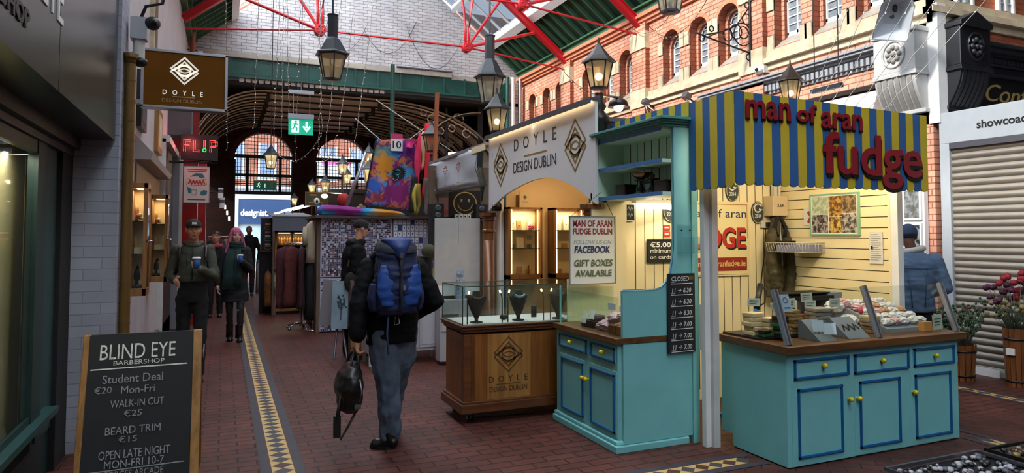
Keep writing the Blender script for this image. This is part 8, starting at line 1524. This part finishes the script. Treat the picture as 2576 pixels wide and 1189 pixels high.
for s_, yy in ((-1, 11.3), (1, 11.15)): m = MB(); m.lathe([(.055, .05), (.052, .14), (.055, .24), (.06, .25)], (.19+s_*.066, yy+.01, 0), SHB, 12); m.build('boot_shaft', t)
# ---------------------------------------------------------------- others in the passage
SKD = M['skin_dark']; t, T = walker('man in a long black puffer coat far down the arcade', (.66, 19.6), 1.86, JK, .72, TRB, SHB, SKD, M['black'], .1, (.24, -.05, .95), (-.24, -.05, .95), (.28, 0, 1.2), (-.28, 0, 1.2), (((.09, 0, 0), (.09, -.02, .5)), ((-.09, 0, 0), (-.09, -.02, .5))), vox=.014)
b = BL(); b.mb.sph((0, .02, .045), (.08, .098, .078), b.d, 12, 8, T); b.build('hair', t, M['black'], .012, 2)
t, T = walker('person in dark coat and pink scarf glimpsed between the walking couple', (-.12, 14.6), 1.70, M['black_soft'], .8, TRB, SHB, M['skin'], HB, -.3, (.2, -.1, 1.0), (-.24, -.05, .95), (.26, 0, 1.15), (-.27, 0, 1.15), (((.09, 0, 0), (.09, -.02, .5)), ((-.09, 0, 0), (-.09, -.02, .5))), vox=.014)
b = BL(); b.mb.sph((0, .02, .045), (.082, .1, .078), b.d, 12, 8, T); b.build('cap', t, M['black'], .012, 2); m = MB(); m.tube([(-.12+.1*math.cos(a), 14.6+.1*math.sin(a), 1.40) for a in [2*PI*i/14 for i in range(14)]], .045, mat('scarf_pink', '#8a3a4c', .9), 8, closed=True); m.build('scarf', t)
# ---------------------------------------------------------------- man with beanie, in profile facing right
t = thing('person', 'man in dark beanie, sunglasses and black hooded jacket, in profile', 'person', (1.68, 9.25, 0)); b = BL(); bx, by = 1.68, 9.25; T = HT((bx+.06, by-.0, 1.70), PI/2+.15, .18); head(b, T, (bx, by, 1.50))
b.rings([((bx, by, .9), (.09, 0, 0), (0, .13, 0)), ((bx-.01, by, 1.2), (.09, 0, 0), (0, .13, 0)), ((bx-.01, by, 1.42), (.09, 0, 0), (0, .15, 0)), ((bx, by, 1.5), (.06, 0, 0), (0, .07, 0))])
S1, E1, W1 = V((bx-.03, by-.19, 1.42)), V((bx-.05, by-.22, 1.14)), V((bx+.13, by-.2, 1.0)); S2, E2, W2 = V((bx-.03, by+.19, 1.42)), V((bx-.02, by+.22, 1.14)), V((bx+.2, by+.15, 1.05)); b.chain([S1, E1, W1], [.045, .04, .028]); b.chain([S2, E2, W2], [.045, .04, .028]); hand(b, W1, (1, .1, -.3), (0, 1, -.2), (0, 0, 1), .5); hand(b, W2, (1, -.1, -.2), (0, -1, -.2), (0, 0, 1), .5)
for s_, dx in ((-1, .05), (1, -.06)): b.chain([V((bx-.02, by+s_*.09, .9)), V((bx+dx, by+s_*.09, .5)), V((bx+dx*1.5-.02, by+s_*.09, .1))], [.065, .05, .036])
b.build('body', t, M['skin'], .0095, 3); b = BL(); b.rings([((bx-.03, by, .93), (.19, 0, 0), (0, .2, 0)), ((bx-.03, by, 1.2), (.175, 0, 0), (0, .2, 0)), ((bx-.04, by, 1.38), (.165, 0, 0), (0, .2, 0)), ((bx-.02, by, 1.50), (.11, 0, 0), (0, .12, 0)), ((bx+.0, by, 1.56), (.085, 0, 0), (0, .09, 0))]); b.chain([S1, E1, W1], [.085, .075, .055]); b.chain([S2, E2, W2], [.085, .075, .055]); b.ell((bx-.06, by, 1.51), (.10, .13, .065)); b.cap((bx+.07, by-.05, 1.52), (bx+.07, by+.05, 1.52), .04); b.build('jacket', t, JK, .0125, 4, .010)
b = BL()
for s_, dx in ((-1, .05), (1, -.06)): b.chain([V((bx-.02, by+s_*.09, .92)), V((bx+dx, by+s_*.09, .5)), V((bx+dx*1.5-.02, by+s_*.09, .08))], [.10, .08, .065])
b.build('trousers', t, TRB, .013, 4, .008)
for s_, dx in ((-1, .05), (1, -.06)): shoe(t, (bx+dx*1.5-.06, by+s_*.09, 0), (bx+dx*1.5+.19, by+s_*.09, 0), SHB)
b = BL(); b.mb.sph((0, .018, .052), (.088, .105, .082), b.d, 14, 10, T); b.mb.sph((0, .015, .03), (.09, .106, .03), b.d, 14, 8, T); b.build('beanie', t, mat('beanie_dark', '#201f1e', .95, bump=.5, bs=90), .009, 2); features(t, T, HB)
m = MB(); m.tube([T @ V((-.078, .0, .012)), T @ V((-.07, -.07, .012)), T @ V((-.02, -.092, .012)), T @ V((.02, -.092, .012)), T @ V((.07, -.07, .012)), T @ V((.078, .0, .012))], .006, M['black'], 5)
for s_ in (-1, 1): m.sph((s_*.034, -.088, .006), (.027, .008, .017), M['black'], 10, 6, T)
m.build('sunglasses', t); m = MB(); m.sph((bx-.10, by-.24, 1.0), (.11, .04, .14), M['black_soft']); m.tube([(bx-.15, by-.17, 1.2), (bx-.08, by-.1, 1.5), (bx+.08, by+.1, 1.45)], .012, M['grey_wood'], 5); m.build('side_bag', label='small black shoulder bag at the hip of the man in the beanie', cat='bag')
# ---------------------------------------------------------------- man in denim jacket beyond the kiosk
t = thing('person', 'man in blue denim jacket and beanie standing beyond the kiosk, seen from behind', 'person', (6.82, 4.98, 0)); b = BL(); bx, by = 6.82, 4.98; T = HT((bx-.0, by+.05, 1.60), PI-.7, .25); head(b, T, (bx, by, 1.40)); DN = mat('denim', '#4c6078', .85, var=.2, vs=8, bump=.25, bs=80); DN2 = mat('denim_seam', '#2c4460', .85)
ax = V((.80, -.60, 0)); ay = V((.60, .80, 0)); rg = lambda z, a, d: ((bx, by, z), ax*a, ay*d)
S1 = V((bx, by, 1.34))+ax*.2; E1 = V((bx, by, 1.06))+ax*.29-ay*.02; W1 = V((bx, by, .98))+ax*.17+ay*.2; S2 = V((bx, by, 1.34))-ax*.2; E2 = V((bx, by, 1.06))-ax*.27+ay*.02; W2 = V((bx, by, 1.0))-ax*.12+ay*.23
b.rings([rg(.88, .13, .09), rg(1.1, .14, .09), rg(1.32, .16, .09), rg(1.42, .07, .06)]); b.chain([S1, E1, W1], [.05, .042, .03]); b.chain([S2, E2, W2], [.05, .042, .03]); hand(b, W1, -ax*.6+ay*.6, -ay, (0, 0, 1), .5); hand(b, W2, ax*.6+ay*.6, -ay, (0, 0, 1), .5)
for s_ in (-1, 1): b.chain([V((bx, by, .88))+ax*.09*s_, V((bx, by, .48))+ax*.1*s_+ay*.03, V((bx, by, .1))+ax*.1*s_], [.07, .05, .038])
b.build('body', t, SKD, .0105, 3); b = BL(); b.rings([rg(.80, .20, .14), rg(.95, .195, .14), rg(1.15, .215, .145), rg(1.32, .225, .13), rg(1.40, .15, .11), rg(1.45, .085, .08)]); b.chain([S1, E1, W1], [.092, .078, .06]); b.chain([S2, E2, W2], [.092, .078, .06]); b.build('jacket', t, DN, .0125, 4, .010)
m = MB(); c = V((bx, by, 0)); m.tube([c+ax*k_*.2-ay*(.148-.03*abs(k_))+V((0, 0, 1.27)) for k_ in (-1, -.5, 0, .5, 1)], .006, DN2, 4)
for k_ in (-.10, .10): m.tube([c+ax*k_-ay*.15+V((0, 0, 1.26)), c+ax*k_*.7-ay*.152+V((0, 0, 1.0)), c+ax*k_*.6-ay*.147+V((0, 0, .85))], .005, DN2, 4)
m.build('seams', t); m = MB(); m.tube([c+ax*.10*math.cos(a)+ay*(.02+.085*math.sin(a))+V((0, 0, 1.455+.02*math.cos(a))) for a in [2*PI*i/18 for i in range(18)]], .034, mat('fleece', '#a9a59c', .95, bump=.6, bs=80), 8, closed=True); m.build('fleece_collar', t, label='pale fleece collar')
b = BL()
for s_ in (-1, 1): b.chain([V((bx, by, .88))+ax*.09*s_, V((bx, by, .48))+ax*.1*s_+ay*.03, V((bx, by, .08))+ax*.1*s_], [.1, .08, .065])
b.build('trousers', t, TRB, .014, 4, .008)
for s_ in (-1, 1): q = c+ax*.1*s_; shoe(t, q-ay*.06, q+ay*.19, SHB)
b = BL(); b.mb.sph((0, .018, .045), (.09, .108, .092), b.d, 14, 10, T); b.mb.sph((0, .015, .012), (.092, .108, .03), b.d, 14, 8, T); b.build('beanie', t, mat('beanie_blue', '#2f3c52', .95, bump=.5, bs=90), .0095, 2)
# ---------------------------------------------------------------- waxed coat on the kiosk hook
t = thing('hanging_coat', 'olive waxed jacket hanging on a hook in the kiosk corner', 'coat', (5.30, 5.33, .98)); OL = mat('coat_olive', '#4a432e', .75, var=.3, vs=14, bump=.4, bs=22); cx, cy = 5.27, 5.35
b = BL(); b.rings([((cx, cy, .99), (.13, 0, 0), (0, .055, 0)), ((cx, cy, 1.15), (.145, 0, 0), (0, .06, 0)), ((cx, cy, 1.4), (.14, 0, 0), (0, .06, 0)), ((cx, cy, 1.6), (.12, 0, 0), (0, .055, 0)), ((cx, cy, 1.72), (.075, 0, 0), (0, .045, 0)), ((cx, cy, 1.80), (.03, 0, 0), (0, .03, 0))]); b.build('coat_body', t, OL, .010, 3, .020, (9, 9, 11))
for s_ in (-1, 1):
    b = BL(); b.chain([(cx+s_*.08, cy-.03, 1.64), (cx+s_*.125, cy-.055, 1.42), (cx+s_*.115, cy-.08, 1.22), (cx+s_*.075, cy-.085, 1.04)], [.05, .058, .055, .05]); b.build('sleeve', t, OL, .010, 3, .014, (9, 9, 20)); m = MB(); m.cyl((cx+s_*.073, cy-.086, .995), (cx+s_*.076, cy-.085, 1.03), .044, M['black_soft'], .046); m.build('cuff', t)
m = MB()
for s_ in (-1, 1): m.tube([(cx+s_*.015, cy-.04, 1.80), (cx+s_*.07, cy-.055, 1.70), (cx+s_*.05, cy-.07, 1.60)], .022, M['black_soft'], 6)
m.build('collar', t, label='dark turned-up collar'); m = MB(); m.tube([(cx, cy-.055, 1.74), (cx-.005, cy-.085, 1.3)], .006, M['alu'], 5); m.build('zip', t); m = MB(); m.cyl((cx, 5.43, 1.80), (cx, cy-.01, 1.81), .008, M['iron']); m.build('coat_hook', label='small dark hook holding the olive coat', cat='hook')
